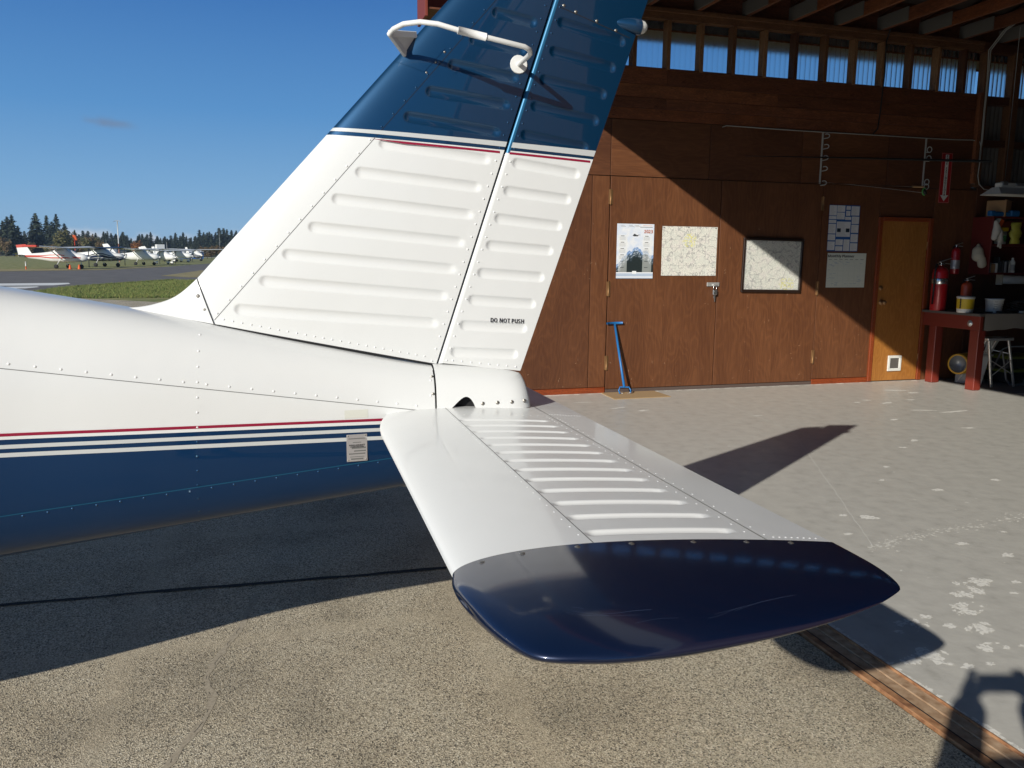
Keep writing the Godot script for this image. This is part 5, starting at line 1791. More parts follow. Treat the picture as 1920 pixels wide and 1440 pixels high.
func build_bench_things() -> void:
	var c := thing("workbench", "red painted timber workbench end with a grey cloth front", "workbench")
	var mb := MB.new()
	mb.box(Vector3(9.63, 0.905, -8.08), Vector3(3.24, 0.03, 0.90), 0.003)
	obj("bench_top", mb, M.bench_top, c)
	mb = MB.new()
	mb.box(Vector3(8.05, 0.807, -8.075), Vector3(0.045, 0.165, 0.88), 0.003)
	obj("end_apron", mb, M.bench_red, c)
	for z in [-8.35, -7.71]:
		mb = MB.new()
		mb.box(Vector3(8.075, 0.365, z), Vector3(0.09, 0.72, 0.115 if z < -8 else 0.13), 0.006)
		obj("leg", mb, M.bench_red, c)
		mb = MB.new()
		mb.box(Vector3(8.14, 0.365, z), Vector3(0.038, 0.72, 0.085), 0.004)
		obj("leg_stiffener", mb, M.bench_red, c)
	for x in [9.7, 11.1]:
		mb = MB.new()
		mb.box(Vector3(x, 0.365, -7.72), Vector3(0.09, 0.72, 0.09), 0.004)
		obj("leg", mb, M.bench_red, c)
	mb = MB.new(true)
	mb.lathe([[0.0, 0.016], [0.017, 0.016], [0.019, 0.006], [0.036, 0.005], [0.037, 0.0]], 14, Transform3D(Basis(Vector3.BACK, PI / 2), Vector3(8.0275, 0.80, -7.78)))
	obj("bolt", mb, M.alu, c)
	# cloth hanging over the front edge
	mb = MB.new(true)
	var rows := []
	for j in 6:
		var row := PackedVector3Array()
		for i in 61:
			var x := 8.075 + i * 0.05
			var sag := 0.010 * sin(x * 9.0) + 0.006 * sin(x * 23.0)
			row.append(Vector3(x, lerpf(0.921, 0.735 + sag, j / 5.0), -7.618 + 0.006 * sin(x * 14.0) * j / 5.0))
		rows.append(row)
	mb.grid(rows)
	obj("cloth_front", mb, M.grey_cloth, c)
	# under the bench: dark sheet painting the floor's shade, heater, prop, crate, folding chair
	c = thing("floor_shade_sheet", "dark grey sheet painting the shade on the floor along the bench front", "floor_shade")
	mb = MB.new()
	mb.box(Vector3(10.4, 0.008, -7.95), Vector3(4.2, 0.007, 1.15), 0.002)
	obj("shade_sheet", mb, M.floor_shade, c)
	c = thing("space_heater", "yellow torpedo heater on a grey base under the workbench", "heater", Vector3(8.42, 0.0, -8.16), 0.30)
	mb = MB.new(true)
	mb.lathe([[0.108, -0.20], [0.125, -0.205], [0.13, -0.19], [0.13, 0.30], [0.122, 0.31], [0.11, 0.30]], 24, Transform3D(Basis(Vector3.BACK, -PI / 2), Vector3(0, 0.262, 0)))
	obj("barrel", mb, M.heater_yellow, c)
	mb = MB.new(true)
	mb.lathe([[0.0, -0.10], [0.05, -0.11], [0.108, -0.165], [0.112, -0.2]], 24, Transform3D(Basis(Vector3.BACK, -PI / 2), Vector3(0, 0.262, 0)))
	obj("nozzle_cone", mb, M.grey_steel, c)
	mb = MB.new()
	mb.box(Vector3(0.12, 0.075, 0), Vector3(0.34, 0.14, 0.20), 0.008)
	obj("base", mb, M.grey_steel, c)
	mb = MB.new(true)
	mb.tube([Vector3(0.05, 0.39, 0), Vector3(0.06, 0.43, 0), Vector3(0.14, 0.44, 0), Vector3(0.16, 0.39, 0)], 0.008, 6)
	obj("handle", mb, M.grey_steel, c)
	c = thing("white_board", "white board leaning under the bench between heater and leg", "board")
	mb = MB.new()
	mb.bar(Vector3(8.36, 0.03, -7.90), Vector3(8.62, 0.60, -8.00), 0.075, 0.02, 0.002, Vector3(1, 0, 0.3))
	obj("board", mb, M.white_plastic, c)
	step_ladder()
	c = thing("storage_crate", "dark crate with green lids on the floor under the cloth", "crate", Vector3(9.15, 0.012, -8.15))
	for k in 2:
		mb = MB.new()
		mb.box(Vector3(0, 0.08 + k * 0.17, 0), Vector3(0.55, 0.13, 0.36), 0.01)
		obj("tray", mb, M.black_plastic, c)
		mb = MB.new()
		mb.box(Vector3(0, 0.155 + k * 0.17, 0), Vector3(0.58, 0.035, 0.39), 0.008)
		obj("lid", mb, M.crate_green, c)
	c = thing("folding_frame", "bent grey tube frame standing behind the step ladder", "tube frame")
	mb = MB.new(true)
	mb.tube([Vector3(8.62, 0.44, -7.86), Vector3(8.66, 0.42, -7.86), Vector3(8.69, 0.10, -7.80), Vector3(8.74, 0.03, -7.78), Vector3(8.90, 0.03, -7.76)], 0.011, 8)
	mb.tube([Vector3(8.62, 0.20, -7.95), Vector3(8.72, 0.46, -7.92), Vector3(8.80, 0.49, -7.9), Vector3(9.2, 0.49, -7.88)], 0.010, 8)
	mb.tube([Vector3(8.85, 0.03, -7.70), Vector3(9.0, 0.35, -7.75), Vector3(9.06, 0.50, -7.80)], 0.010, 8)
	obj("tube", mb, M.grey_steel, c)
	# extinguishers
	extinguisher(Vector3(8.405, 1.37, ZW + 0.075), 0.40, 0.052, M.ext_red, M.plate_metal, "small red extinguisher with silver label hanging on the wall", false)
	extinguisher(Vector3(8.06, 0.92, -8.33), 0.66, 0.092, M.ext_red, M.chrome, "large red extinguisher with steel strap and black hose, on the bench corner", true)
	extinguisher(Vector3(8.245, 0.92, -8.09), 0.44, 0.062, M.ext_orange, mat("dark_label", lin(0.06, 0.07, 0.09), 0.5), "orange-red extinguisher with dark label standing mid bench", false)
	# tub, bucket, clutter on the bench
	c = thing("plastic_tub", "white tub with yellow and black label on the bench corner", "tub", Vector3(7.875 + 0.2, 0.92, -7.92))
	mb = MB.new(true)
	mb.lathe([[0.0, 0.0], [0.088, 0.0], [0.092, 0.02], [0.097, 0.175]], 20)
	obj("tub_body", mb, M.white_plastic, c)
	mb = MB.new(true)
	mb.lathe([[0.094, 0.045], [0.0975, 0.165]], 20)
	obj("label_band", mb, M.yellow, c)
	mb = MB.new(true)
	for k in 6: mb.dome(Vector3(-0.096 + 0.0, 0.06 + 0.02 * k, 0.02), Vector3(-1, 0, 0.2).normalized(), 0.011, 0.004, 8)
	obj("label_print", mb, M.black_plastic, c)
	mb = MB.new(true)
	mb.lathe([[0.102, 0.172], [0.104, 0.19], [0.09, 0.196], [0.0, 0.196]], 20)
	obj("lid", mb, M.white_plastic, c)
	c = thing("measuring_bucket", "white measuring bucket with black marks on the cloth-covered bench", "bucket", Vector3(8.43, 0.92, -7.84))
	mb = MB.new(true)
	mb.lathe([[0.0, 0.0], [0.083, 0.0], [0.088, 0.02], [0.101, 0.155], [0.107, 0.158], [0.107, 0.168], [0.098, 0.168], [0.085, 0.02], [0.0, 0.015]], 22)
	obj("bucket_body", mb, M.white_plastic, c)
	mb = MB.new()
	for k in 4:
		for a in [2.2, 1.2]:
			var q := Vector3(cos(a), 0, sin(a))
			mb.box(q * (0.0905 + 0.003 * k) + Vector3(0, 0.05 + 0.028 * k, 0), Vector3(0.03 if k % 2 else 0.045, 0.004, 0.002), 0.0, Basis(Vector3.UP, PI / 2 - a))
	obj("graduation", mb, M.print_dark, c)
	for q in [[8.62, 0.935, -7.75, 0.5, 0.02, 0.10, 0.2], [8.75, 0.95, -7.86, 0.34, 0.05, 0.24, -0.3], [8.3, 0.93, -7.80, 0.35, 0.016, 0.04, 0.06], [9.2, 0.96, -7.95, 0.5, 0.07, 0.3, 0.1]]:
		mb = MB.new()
		mb.box(Vector3(q[0], q[1], q[2]), Vector3(q[3], q[4], q[5]), 0.006, Basis(Vector3.UP, q[6]))
		tag(obj("tool_case", mb, M.black_plastic), ["thin black tool case nearest the bench front", "thick black tool case behind the bucket", "slim black bar lying before the orange-red extinguisher", "large black case farthest along the bench"][[8.62, 8.75, 8.3, 9.2].find(q[0])], "tool case", "black cases on the bench")
	c = thing("cable_coil", "dark cable heaped on the bench right of the white bucket", "cable")
	mb = MB.new(true)
	var coil := []
	for i in 60:
		var a := i * 0.42
		coil.append(Vector3(8.78 + (0.14 + 0.02 * sin(i * 1.3)) * cos(a), 0.985 + 0.02 * sin(i * 0.9) + i * 0.001, -7.82 + 0.10 * sin(a)))
	mb.tube(coil, 0.008, 6)
	obj("cord", mb, M.black_plastic, c)
	mb = MB.new()
	mb.box(Vector3(8.78, 0.934, -7.70), Vector3(0.20, 0.026, 0.07), 0.005)
	tag(obj("white_box", mb, M.white_plastic), "small flat white box on the bench front edge", "box")
	# wall cupboard
	c = thing("wall_cupboard", "dark red open cupboard on the wall above the workbench", "cupboard", Vector3(8.70, 1.37, ZW))
	mb = MB.new()
	mb.box(Vector3(0.01, 0.36, 0.155), Vector3(0.02, 0.72, 0.31), 0.002)
	obj("side_panel", mb, M.cupboard_red, c)
	mb = MB.new()
	mb.box(Vector3(1.79, 0.36, 0.155), Vector3(0.02, 0.72, 0.31), 0.002)
	obj("side_panel", mb, M.cupboard_red, c)
	for y in [0.01, 0.37, 0.71]:
		mb = MB.new()
		mb.box(Vector3(0.90, y, 0.15), Vector3(1.756, 0.022, 0.296), 0.002)
		obj("shelf", mb, M.cupboard_red, c)
	mb = MB.new()
	mb.box(Vector3(0.9, 0.36, 0.006), Vector3(1.756, 0.68, 0.008))
	obj("back_panel", mb, M.cupboard_red, c)
	c = thing("cardboard_box", "open brown cardboard box on top of the red cupboard", "box", Vector3(8.93, 2.092, ZW + 0.16), 0.5)
	mb = MB.new()
	mb.box(Vector3(0, 0.10, 0), Vector3(0.24, 0.20, 0.22), 0.002)
	obj("carton", mb, M.cardboard, c)
	mb = MB.new()
	mb.bar(Vector3(-0.12, 0.20, 0.11), Vector3(0.12, 0.20, 0.11), 0.004, 0.05, 0.0, Vector3(0, 1, 0.5))
	obj("flap", mb, M.cardboard, c)
	c = thing("blue_case", "long blue plastic case lying before the cardboard box", "case", Vector3(8.90, 2.092, ZW + 0.27))
	mb = MB.new()
	mb.box(Vector3(-0.02, 0.03, 0), Vector3(0.42, 0.055, 0.06), 0.012)
	obj("case_body", mb, M.case_blue, c)
	mb = MB.new()
	mb.box(Vector3(0.15, 0.040, 0.005), Vector3(0.14, 0.075, 0.07), 0.012)
	obj("case_end", mb, M.case_blue, c)
	mb = MB.new()
	mb.box(Vector3(-0.20, 0.036, 0.004), Vector3(0.08, 0.066, 0.066), 0.012)
	obj("case_end", mb, M.case_blue, c)
	# things in the cupboard
	for q in [[8.80, 1.995, 0.26, 0.05, 0.20, -0.5, "paper", "white striped packet leaning at the left of the upper shelf"], [8.85, 1.975, 0.27, 0.05, 0.17, -0.45, "far_orange", "red and orange packet tilted on the upper shelf"], [8.93, 1.935, 0.25, 0.16, 0.045, 0.0, "yellow", "flat yellow packet lying across the upper shelf"], [9.0, 1.99, 0.24, 0.18, 0.10, 0.1, "cupboard_red", "dark red packet lying over the yellow one"], [8.90, 1.885, 0.24, 0.20, 0.04, 0.0, "grey_steel", "grey tray under the yellow packet"]]:
		mb = MB.new()
		mb.box(Vector3(q[0], q[1], ZW + q[2]), Vector3(q[3], q[4], 0.03), 0.003, Basis(Vector3.BACK, q[5]))
		tag(obj("packet", mb, M[q[6]]), q[7], "packet", "packets in the red cupboard")
	bottle(Vector3(8.905, 1.752, ZW + 0.22), 0.042, 0.24, M.white_plastic, "clear spray bottle with white label, left on the middle shelf", M.paper)
	bottle(Vector3(8.995, 1.752, ZW + 0.21), 0.036, 0.20, M.white_plastic, "shorter pale bottle right of the spray bottle", M.green_item)
	c = thing("yellow_bag", "yellow green plastic bag hanging from the upper shelf edge", "bag")
	mb = MB.new(true)
	var rr := []
	for j in 9:
		var row := PackedVector3Array()
		for i in 13:
			var a := TAU * (i % 12) / 12.0
			var s := 0.06 + 0.02 * sin(j * 1.7 + i) + 0.02 * sin(PI * j / 8.0)
			row.append(Vector3(9.095 + s * cos(a), 2.02 - j * 0.033, ZW + 0.29 + 0.5 * s * sin(a)))
		rr.append(row)
	mb.grid(rr)
	obj("bag", mb, M.bag_yellow, c)
	for q in [[8.755, 0.13, 0.035, "grey_steel"], [8.80, 0.11, 0.075, "cardboard"], [8.855, 0.12, 0.035, "paper"], [8.895, 0.20, 0.022, "black_plastic"], [8.925, 0.15, 0.02, "print_dark"], [8.965, 0.15, 0.03, "black_plastic"], [9.0, 0.14, 0.025, "far_grey"], [9.035, 0.16, 0.03, "print_dark"]]:
		mb = MB.new()
		mb.box(Vector3(q[0], 1.392 + q[1] / 2, ZW + 0.24), Vector3(q[2], q[1], 0.09), 0.004)
		var which: String = {8.755: "grey block at the left end of the lowest shelf", 8.80: "brown carton second from left on the lowest shelf", 8.855: "white carton beside the brown one on the lowest shelf", 8.895: "tallest thin black case on the lowest shelf", 8.925: "thin dark case right of the tallest one", 8.965: "black case fourth from right on the lowest shelf", 9.0: "grey case between two dark ones on the lowest shelf", 9.035: "dark case just left of the white can"}[q[0]]
		tag(obj("small_case", mb, M[q[3]]), which, "small case", "cases on the lowest shelf")
	bottle(Vector3(9.075, 1.392, ZW + 0.25), 0.026, 0.16, M.paper, "white can on the lowest shelf, left of the wide bottle")
	bottle(Vector3(9.14, 1.392, ZW + 0.25), 0.034, 0.19, M.white_plastic, "wide white bottle near the right end of the lowest shelf", M.far_grey)
	# cloth gloves and cap hung on the cupboard
	c = thing("work_gloves", "pair of pale cloth gloves hanging from the cupboard edge", "gloves")
	var gb := MB.new(true)
	sdf_into(gb, [[Vector3(8.735, 2.02, -8.215), Vector3(8.745, 1.90, -8.21), 0.026, 0.045], [Vector3(8.745, 1.90, -8.21), Vector3(8.725, 1.83, -8.21), 0.045, 0.038], [Vector3(8.75, 1.96, -8.205), Vector3(8.82, 1.87, -8.20), 0.032, 0.026]], 0.010, 0.02)
	obj("glove", gb, M.glove_cloth, c)
	gb = MB.new(true)
	sdf_into(gb, [[Vector3(8.79, 1.90, -8.20), Vector3(8.80, 1.81, -8.195), 0.036, 0.032], [Vector3(8.80, 1.81, -8.195), Vector3(8.775, 1.72, -8.19), 0.022, 0.013], [Vector3(8.805, 1.81, -8.195), Vector3(8.812, 1.705, -8.19), 0.022, 0.013], [Vector3(8.81, 1.83, -8.195), Vector3(8.85, 1.76, -8.19), 0.018, 0.011]], 0.010, 0.015)
	obj("glove", gb, M.glove_cloth, c)
	c = thing("baseball_cap", "cream baseball cap hung on the side of the red cupboard", "cap")
	gb = MB.new(true)
	sdf_into(gb, [[Vector3(8.64, 1.66, -8.36), Vector3(8.63, 1.60, -8.34), 0.062, 0.072], [Vector3(8.655, 1.735, -8.375), Vector3(8.645, 1.66, -8.36), 0.020, 0.055]], 0.010, 0.02)
	obj("crown", gb, M.cap_cloth, c)
	gb = MB.new(true)
	sdf_into(gb, [[Vector3(8.645, 1.575, -8.30), Vector3(8.655, 1.49, -8.285), 0.040, 0.042], [Vector3(8.615, 1.57, -8.31), Vector3(8.635, 1.49, -8.295), 0.025, 0.035], [Vector3(8.67, 1.56, -8.29), Vector3(8.675, 1.50, -8.285), 0.025, 0.03]], 0.009, 0.02)
	obj("bill", gb, M.cap_cloth, c)
	mb = MB.new(true)
	mb.tube([Vector3(8.70, 1.745, -8.38), Vector3(8.66, 1.745, -8.38), Vector3(8.645, 1.76, -8.38)], 0.004, 6)
	tag(obj("cap_hook", mb, M.chrome), "small metal hook on the cupboard side holding the cap", "hook")
	# paper towel roll, socket cable
	c = thing("paper_towel_roll", "white paper towel roll in a holder under the cupboard", "paper towels", Vector3(9.28, 1.30, ZW + 0.15))
	mb = MB.new(true)
	mb.lathe([[0.0, -0.2], [0.055, -0.2], [0.055, 0.5], [0.0, 0.5]], 18, Transform3D(Basis(Vector3.BACK, -PI / 2), Vector3.ZERO))
	obj("roll", mb, M.paper, c)
	mb = MB.new()
	mb.box(Vector3(-0.215, 0.01, 0), Vector3(0.02, 0.15, 0.10), 0.005)
	obj("holder_end", mb, M.cap_cloth, c)
	mb = MB.new(true)
	mb.tube([Vector3(8.20, 1.20, ZW + 0.03), Vector3(8.24, 1.23, ZW + 0.05), Vector3(8.27, 1.18, ZW + 0.06), Vector3(8.265, 1.05, ZW + 0.07), Vector3(8.30, 0.93, ZW + 0.09)], 0.006, 6)
	tag(obj("white_cable", mb, M.cable_white), "short white cable looping down behind the orange-red extinguisher", "cable")
	# fluorescent fitting, off
	c = thing("fluorescent_fitting", "white fluorescent light fitting, switched off, hanging above the cupboard", "light fitting", Vector3(8.36, 2.325, ZW + 0.60))
	mb = MB.new()
	mb.box(Vector3(0.6, 0.105, 0), Vector3(1.10, 0.07, 0.10), 0.01)
	obj("housing", mb, M.white_plastic, c)
	mb = MB.new()
	for s in [-1.0, 1.0]:
		mb.quad(Vector3(0.02, 0.085, s * 0.05), Vector3(1.2, 0.085, s * 0.05), Vector3(1.25, 0.0, s * 0.15), Vector3(-0.05, 0.0, s * 0.15), Vector3(0, 1, s))
		mb.quad(Vector3(0.02, 0.082, s * 0.05), Vector3(1.2, 0.082, s * 0.05), Vector3(1.25, -0.003, s * 0.15), Vector3(-0.05, -0.003, s * 0.15), Vector3(0, -1, -s))
	mb.quad(Vector3(0.02, 0.085, -0.05), Vector3(0.02, 0.085, 0.05), Vector3(-0.05, 0.0, 0.15), Vector3(-0.05, 0.0, -0.15), Vector3.LEFT)
	obj("reflector", mb, M.white_plastic, c)
	for s in [-0.05, 0.05]:
		mb = MB.new(true)
		mb.tube([Vector3(0.0, 0.035, s), Vector3(1.2, 0.035, s)], 0.016, 10)
		obj("tube", mb, M.paper, c)
	mb = MB.new()
	mb.box(Vector3(0.11, 0.13, 0.03), Vector3(0.09, 0.05, 0.05), 0.008)
	mb.box(Vector3(0.62, 0.12, 0.055), Vector3(0.7, 0.03, 0.02), 0.003)
	obj("end_bracket", mb, M.grey_steel, c)
	for x in [0.15, 1.05]:
		mb = MB.new(true)
		mb.tube([Vector3(x, 0.14, 0), Vector3(x, 1.91, 0)], 0.004, 5)
		obj("hanger", mb, M.grey_steel, c)

func step_ladder() -> void:
	var c := thing("step_ladder", "small white aluminium step ladder standing before the cloth-fronted bench", "step ladder")
	var mb := MB.new()
	mb.box(Vector3(8.475, 0.603, -7.83), Vector3(0.40, 0.035, 0.20), 0.006)
	obj("top_step", mb, M.alu, c)
	var fr := [[Vector3(8.425, 0.012, -7.76), Vector3(8.335, 0.59, -7.77)], [Vector3(8.775, 0.012, -7.76), Vector3(8.635, 0.59, -7.77)], [Vector3(8.37, 0.012, -8.22), Vector3(8.44, 0.59, -7.89)], [Vector3(8.62, 0.012, -8.22), Vector3(8.60, 0.59, -7.89)]]
	for i in 4:
		mb = MB.new()
		mb.bar(fr[i][0], fr[i][1], 0.03 if i < 2 else 0.04, 0.02, 0.003, Vector3.RIGHT)
		obj("leg", mb, M.alu, c)
	for t in [0.33, 0.64]:
		mb = MB.new()
		var a: Vector3 = fr[2][0].lerp(fr[2][1], t)
		var e: Vector3 = fr[3][0].lerp(fr[3][1], t)
		mb.box((a + e) / 2 + Vector3(0, 0, 0.03), Vector3(e.x - a.x, 0.022, 0.09), 0.003)
		obj("tread", mb, M.alu, c)
	for q in [[fr[0][0].lerp(fr[0][1], 0.58), fr[1][0].lerp(fr[1][1], 0.25)], [fr[1][0].lerp(fr[1][1], 0.58), fr[0][0].lerp(fr[0][1], 0.25)], [fr[0][0].lerp(fr[0][1], 0.70), fr[2][0].lerp(fr[2][1], 0.75)], [fr[1][0].lerp(fr[1][1], 0.70), fr[3][0].lerp(fr[3][1], 0.75)]]:
		mb = MB.new()
		mb.bar(q[0] + Vector3(0, 0, 0.012), q[1] + Vector3(0, 0, 0.012), 0.012, 0.004, 0.0, Vector3.BACK.cross(q[1] - q[0]))
		obj("brace", mb, M.alu, c)

# smooth union of tapered capsules [a, b, ra, rb], meshed with surface nets
func sdf_into(mb: MB, bones: Array, cell: float, blend: float) -> void:
	var lo := Vector3.INF
	var hi := -Vector3.INF
	for b in bones:
		var r: float = maxf(b[2], b[3]) + cell * 2.0 + blend * 0.3
		for p in [b[0], b[1]]:
			lo = lo.min(p - Vector3.ONE * r)
			hi = hi.max(p + Vector3.ONE * r)
	var n := Vector3i(((hi - lo) / cell).ceil()) + Vector3i.ONE
	var fld := PackedFloat32Array()
	fld.resize(n.x * n.y * n.z)
	fld.fill(1e3)
	for b in bones:
		var a: Vector3 = b[0]
		var d: Vector3 = b[1] - a
		var ll := maxf(d.length_squared(), 1e-9)
		var r: float = maxf(b[2], b[3]) + cell * 2.0 + blend
		var l0 := Vector3i(((a.min(b[1]) - Vector3.ONE * r - lo) / cell).floor()).clamp(Vector3i.ZERO, n - Vector3i.ONE)
		var l1 := Vector3i(((a.max(b[1]) + Vector3.ONE * r - lo) / cell).ceil()).clamp(Vector3i.ZERO, n - Vector3i.ONE)
		for z in range(l0.z, l1.z + 1):
			for y in range(l0.y, l1.y + 1):
				for x in range(l0.x, l1.x + 1):
					var p := lo + Vector3(x, y, z) * cell
					var t := clampf((p - a).dot(d) / ll, 0.0, 1.0)
					var v: float = p.distance_to(a + d * t) - lerpf(b[2], b[3], t)
					var i := (z * n.y + y) * n.x + x
					var o := fld[i]
					var h := maxf(blend - absf(o - v), 0.0) / blend
					fld[i] = minf(o, v) - h * h * blend * 0.25
	var vid := {}
	var vp := PackedVector3Array()
	var st := [1, n.x, n.x * n.y]
	for z in n.z - 1:
		for y in n.y - 1:
			for x in n.x - 1:
				var i := (z * n.y + y) * n.x + x
				var f0 := fld[i]
				if f0 > cell * 3.0: continue
				var neg := 0
				var acc := Vector3.ZERO
				var cnt := 0
				var fv := [f0, fld[i + 1], fld[i + st[1]], fld[i + st[1] + 1], fld[i + st[2]], fld[i + st[2] + 1], fld[i + st[2] + st[1]], fld[i + st[2] + st[1] + 1]]
				for k in 8: if fv[k] < 0.0: neg += 1
				if neg == 0 or neg == 8: continue
				for e in [[0, 1], [2, 3], [4, 5], [6, 7], [0, 2], [1, 3], [4, 6], [5, 7], [0, 4], [1, 5], [2, 6], [3, 7]]:
					var va: float = fv[e[0]]
					var vb: float = fv[e[1]]
					if (va < 0.0) == (vb < 0.0): continue
					var t := va / (va - vb)
					var pa := Vector3(e[0] & 1, (e[0] >> 1) & 1, e[0] >> 2)
					var pb := Vector3(e[1] & 1, (e[1] >> 1) & 1, e[1] >> 2)
					acc += pa.lerp(pb, t)
					cnt += 1
				vid[i] = vp.size()
				vp.append(lo + (Vector3(x, y, z) + acc / cnt) * cell)
	mb.soft()
	for i in vid:
		var here := fld[i]
		for ax in 3:
			var there := fld[i + st[ax]]
			if (here < 0.0) == (there < 0.0): continue
			var u: int = st[(ax + 1) % 3]
			var v: int = st[(ax + 2) % 3]
			if not (vid.has(i - u) and vid.has(i - v) and vid.has(i - u - v)): continue
			var q := [vp[vid[i]], vp[vid[i - u]], vp[vid[i - u - v]], vp[vid[i - v]]]
			if here < 0.0: q.reverse()
			mb.tri(q[0], q[1], q[2])
			mb.tri(q[0], q[2], q[3])

# ---------------------------------------------------------------- the photographer, just behind the lens
func build_person() -> void:
	var c := thing("person", "standing photographer in a dark jacket holding a phone up in both hands", "person", Vector3(0, 0, 0), deg_to_rad(-16.62))
	var skin := mat("skin", lin(0.45, 0.25, 0.17), 0.55)
	var jacket := mat("jacket", lin(0.04, 0.05, 0.07), 0.85)
	var jeans := mat("jeans", lin(0.05, 0.07, 0.12), 0.9)
	var hair := mat("hair", lin(0.03, 0.02, 0.015), 0.7)
	var o := Vector3(0.07, 0, 0)
	var lw := o + Vector3(-0.105, 1.475, 0.055)
	var rw := o + Vector3(0.115, 1.475, 0.055)
	var le := o + Vector3(-0.15, 1.18, 0.10)
	var re := o + Vector3(0.20, 1.17, 0.12)
	var ls := o + Vector3(-0.19, 1.40, 0.40)
	var rs := o + Vector3(0.19, 1.40, 0.40)
	var body := [[o + Vector3(0, 0.98, 0.42), o + Vector3(0, 1.30, 0.42), 0.135, 0.15], [o + Vector3(-0.10, 1.36, 0.42), o + Vector3(0.10, 1.36, 0.42), 0.10, 0.10], [o + Vector3(0, 1.42, 0.42), o + Vector3(0, 1.55, 0.40), 0.06, 0.055], [ls, le, 0.052, 0.042], [le, lw, 0.040, 0.028], [rs, re, 0.052, 0.042], [re, rw, 0.040, 0.028]]
	for s in [-1.0, 1.0]:
		body.append([o + Vector3(s * 0.09, 0.94, 0.42), o + Vector3(s * 0.10, 0.50, 0.40), 0.085, 0.055])
		body.append([o + Vector3(s * 0.10, 0.50, 0.40), o + Vector3(s * 0.11, 0.09, 0.44), 0.053, 0.036])
		body.append([o + Vector3(s * 0.11, 0.05, 0.46), o + Vector3(s * 0.12, 0.04, 0.26), 0.04, 0.032])
	body.append_array([[o + Vector3(0, 1.66, 0.385), o + Vector3(0, 1.70, 0.40), 0.085, 0.088], [o + Vector3(0, 1.585, 0.345), o + Vector3(0, 1.64, 0.34), 0.045, 0.060]])
	var mb := MB.new(true)
	sdf_into(mb, body, 0.016, 0.05)
	# face details and hands on finer grids, in the same mesh
	sdf_into(mb, [[o + Vector3(0, 1.655, 0.292), o + Vector3(0, 1.628, 0.272), 0.010, 0.013], [o + Vector3(-0.018, 1.594, 0.298), o + Vector3(0.018, 1.594, 0.298), 0.008, 0.008], [o + Vector3(-0.088, 1.66, 0.39), o + Vector3(-0.090, 1.63, 0.385), 0.014, 0.010], [o + Vector3(0.088, 1.66, 0.39), o + Vector3(0.090, 1.63, 0.385), 0.014, 0.010]], 0.004, 0.006)
	for s in [-1.0, 1.0]:
		var w := lw if s < 0 else rw
		var edge := o + Vector3(s * 0.078, 1.54, 0.034)   # end of the phone
		var palm := w.lerp(edge, 0.55) + Vector3(s * 0.018, 0.0, 0.008)
		var hand := [[w, palm, 0.028, 0.030], [palm + Vector3(0, 0.02, 0.0), palm + Vector3(0, -0.02, 0.0), 0.024, 0.024]]
		for k in 4:
			var root := palm + Vector3(s * 0.008, 0.030 - k * 0.017, -0.006)
			var mid := edge + Vector3(s * 0.016, 0.034 - k * 0.020, -0.010)
			var tip := edge + Vector3(-s * (0.016 - absf(k - 1.5) * 0.004), 0.034 - k * 0.021, -0.0185)
			if s < 0: tip = edge + Vector3(0.004, 0.034 - k * 0.021, -0.0185)
			hand.append([root, mid, 0.0095, 0.0090])
			hand.append([mid, tip, 0.0088, 0.0078])
		var t0 := palm + Vector3(-s * 0.004, -0.026, 0.012)
		var t1 := edge + Vector3(-s * 0.006, -0.030, 0.020)
		hand.append([t0, t1, 0.012, 0.0105])
		hand.append([t1, edge + Vector3(-s * 0.034, -0.020, 0.016), 0.0105, 0.0085])
		sdf_into(mb, hand, 0.004, 0.008)
	obj("body", mb, skin, c)
	mb = MB.new(true)
	sdf_into(mb, [[o + Vector3(0, 0.92, 0.42), o + Vector3(0, 1.30, 0.42), 0.165, 0.175], [o + Vector3(-0.11, 1.37, 0.42), o + Vector3(0.11, 1.37, 0.42), 0.115, 0.115], [ls, le, 0.078, 0.072], [le, le.lerp(lw, 0.9), 0.070, 0.056], [rs, re, 0.078, 0.072], [re, re.lerp(rw, 0.9), 0.070, 0.056]], 0.016, 0.06)
	obj("jacket", mb, jacket, c)
	mb = MB.new(true)
	var legs := []
	for s in [-1.0, 1.0]:
		legs.append([o + Vector3(s * 0.085, 0.93, 0.42), o + Vector3(s * 0.10, 0.50, 0.40), 0.105, 0.072])
		legs.append([o + Vector3(s * 0.10, 0.50, 0.40), o + Vector3(s * 0.11, 0.10, 0.44), 0.070, 0.058])
	sdf_into(mb, legs, 0.018, 0.03)
	obj("trousers", mb, jeans, c)
	for s in [-1.0, 1.0]:
		mb = MB.new(true)
		sdf_into(mb, [[o + Vector3(s * 0.11, 0.052, 0.47), o + Vector3(s * 0.12, 0.045, 0.25), 0.052, 0.044]], 0.014, 0.02)
		obj("shoe", mb, M.rubber, c)
	mb = MB.new(true)
	sdf_into(mb, [[o + Vector3(0, 1.70, 0.42), o + Vector3(0, 1.735, 0.395), 0.095, 0.082], [o + Vector3(0, 1.63, 0.45), o + Vector3(0, 1.70, 0.44), 0.07, 0.085]], 0.012, 0.03)
	obj("hair", mb, hair, c)
	for s in [-1.0, 1.0]:
		mb = MB.new(true)
		mb.dome(o + Vector3(s * 0.031, 1.662, 0.296), Vector3(0, -0.1, -1), 0.011, 0.006, 10)
		obj("eye", mb, M.white_plastic, c)
	var p := thing("phone", "dark phone held up sideways in the photographer's hands", "phone", Vector3.ZERO, deg_to_rad(-16.62))
	mb = MB.new()
	mb.box(o + Vector3(0, 1.535, 0.033), Vector3(0.15, 0.074, 0.009), 0.003)
	obj("phone_body", mb, M.black_plastic, p)
	mb = MB.new()
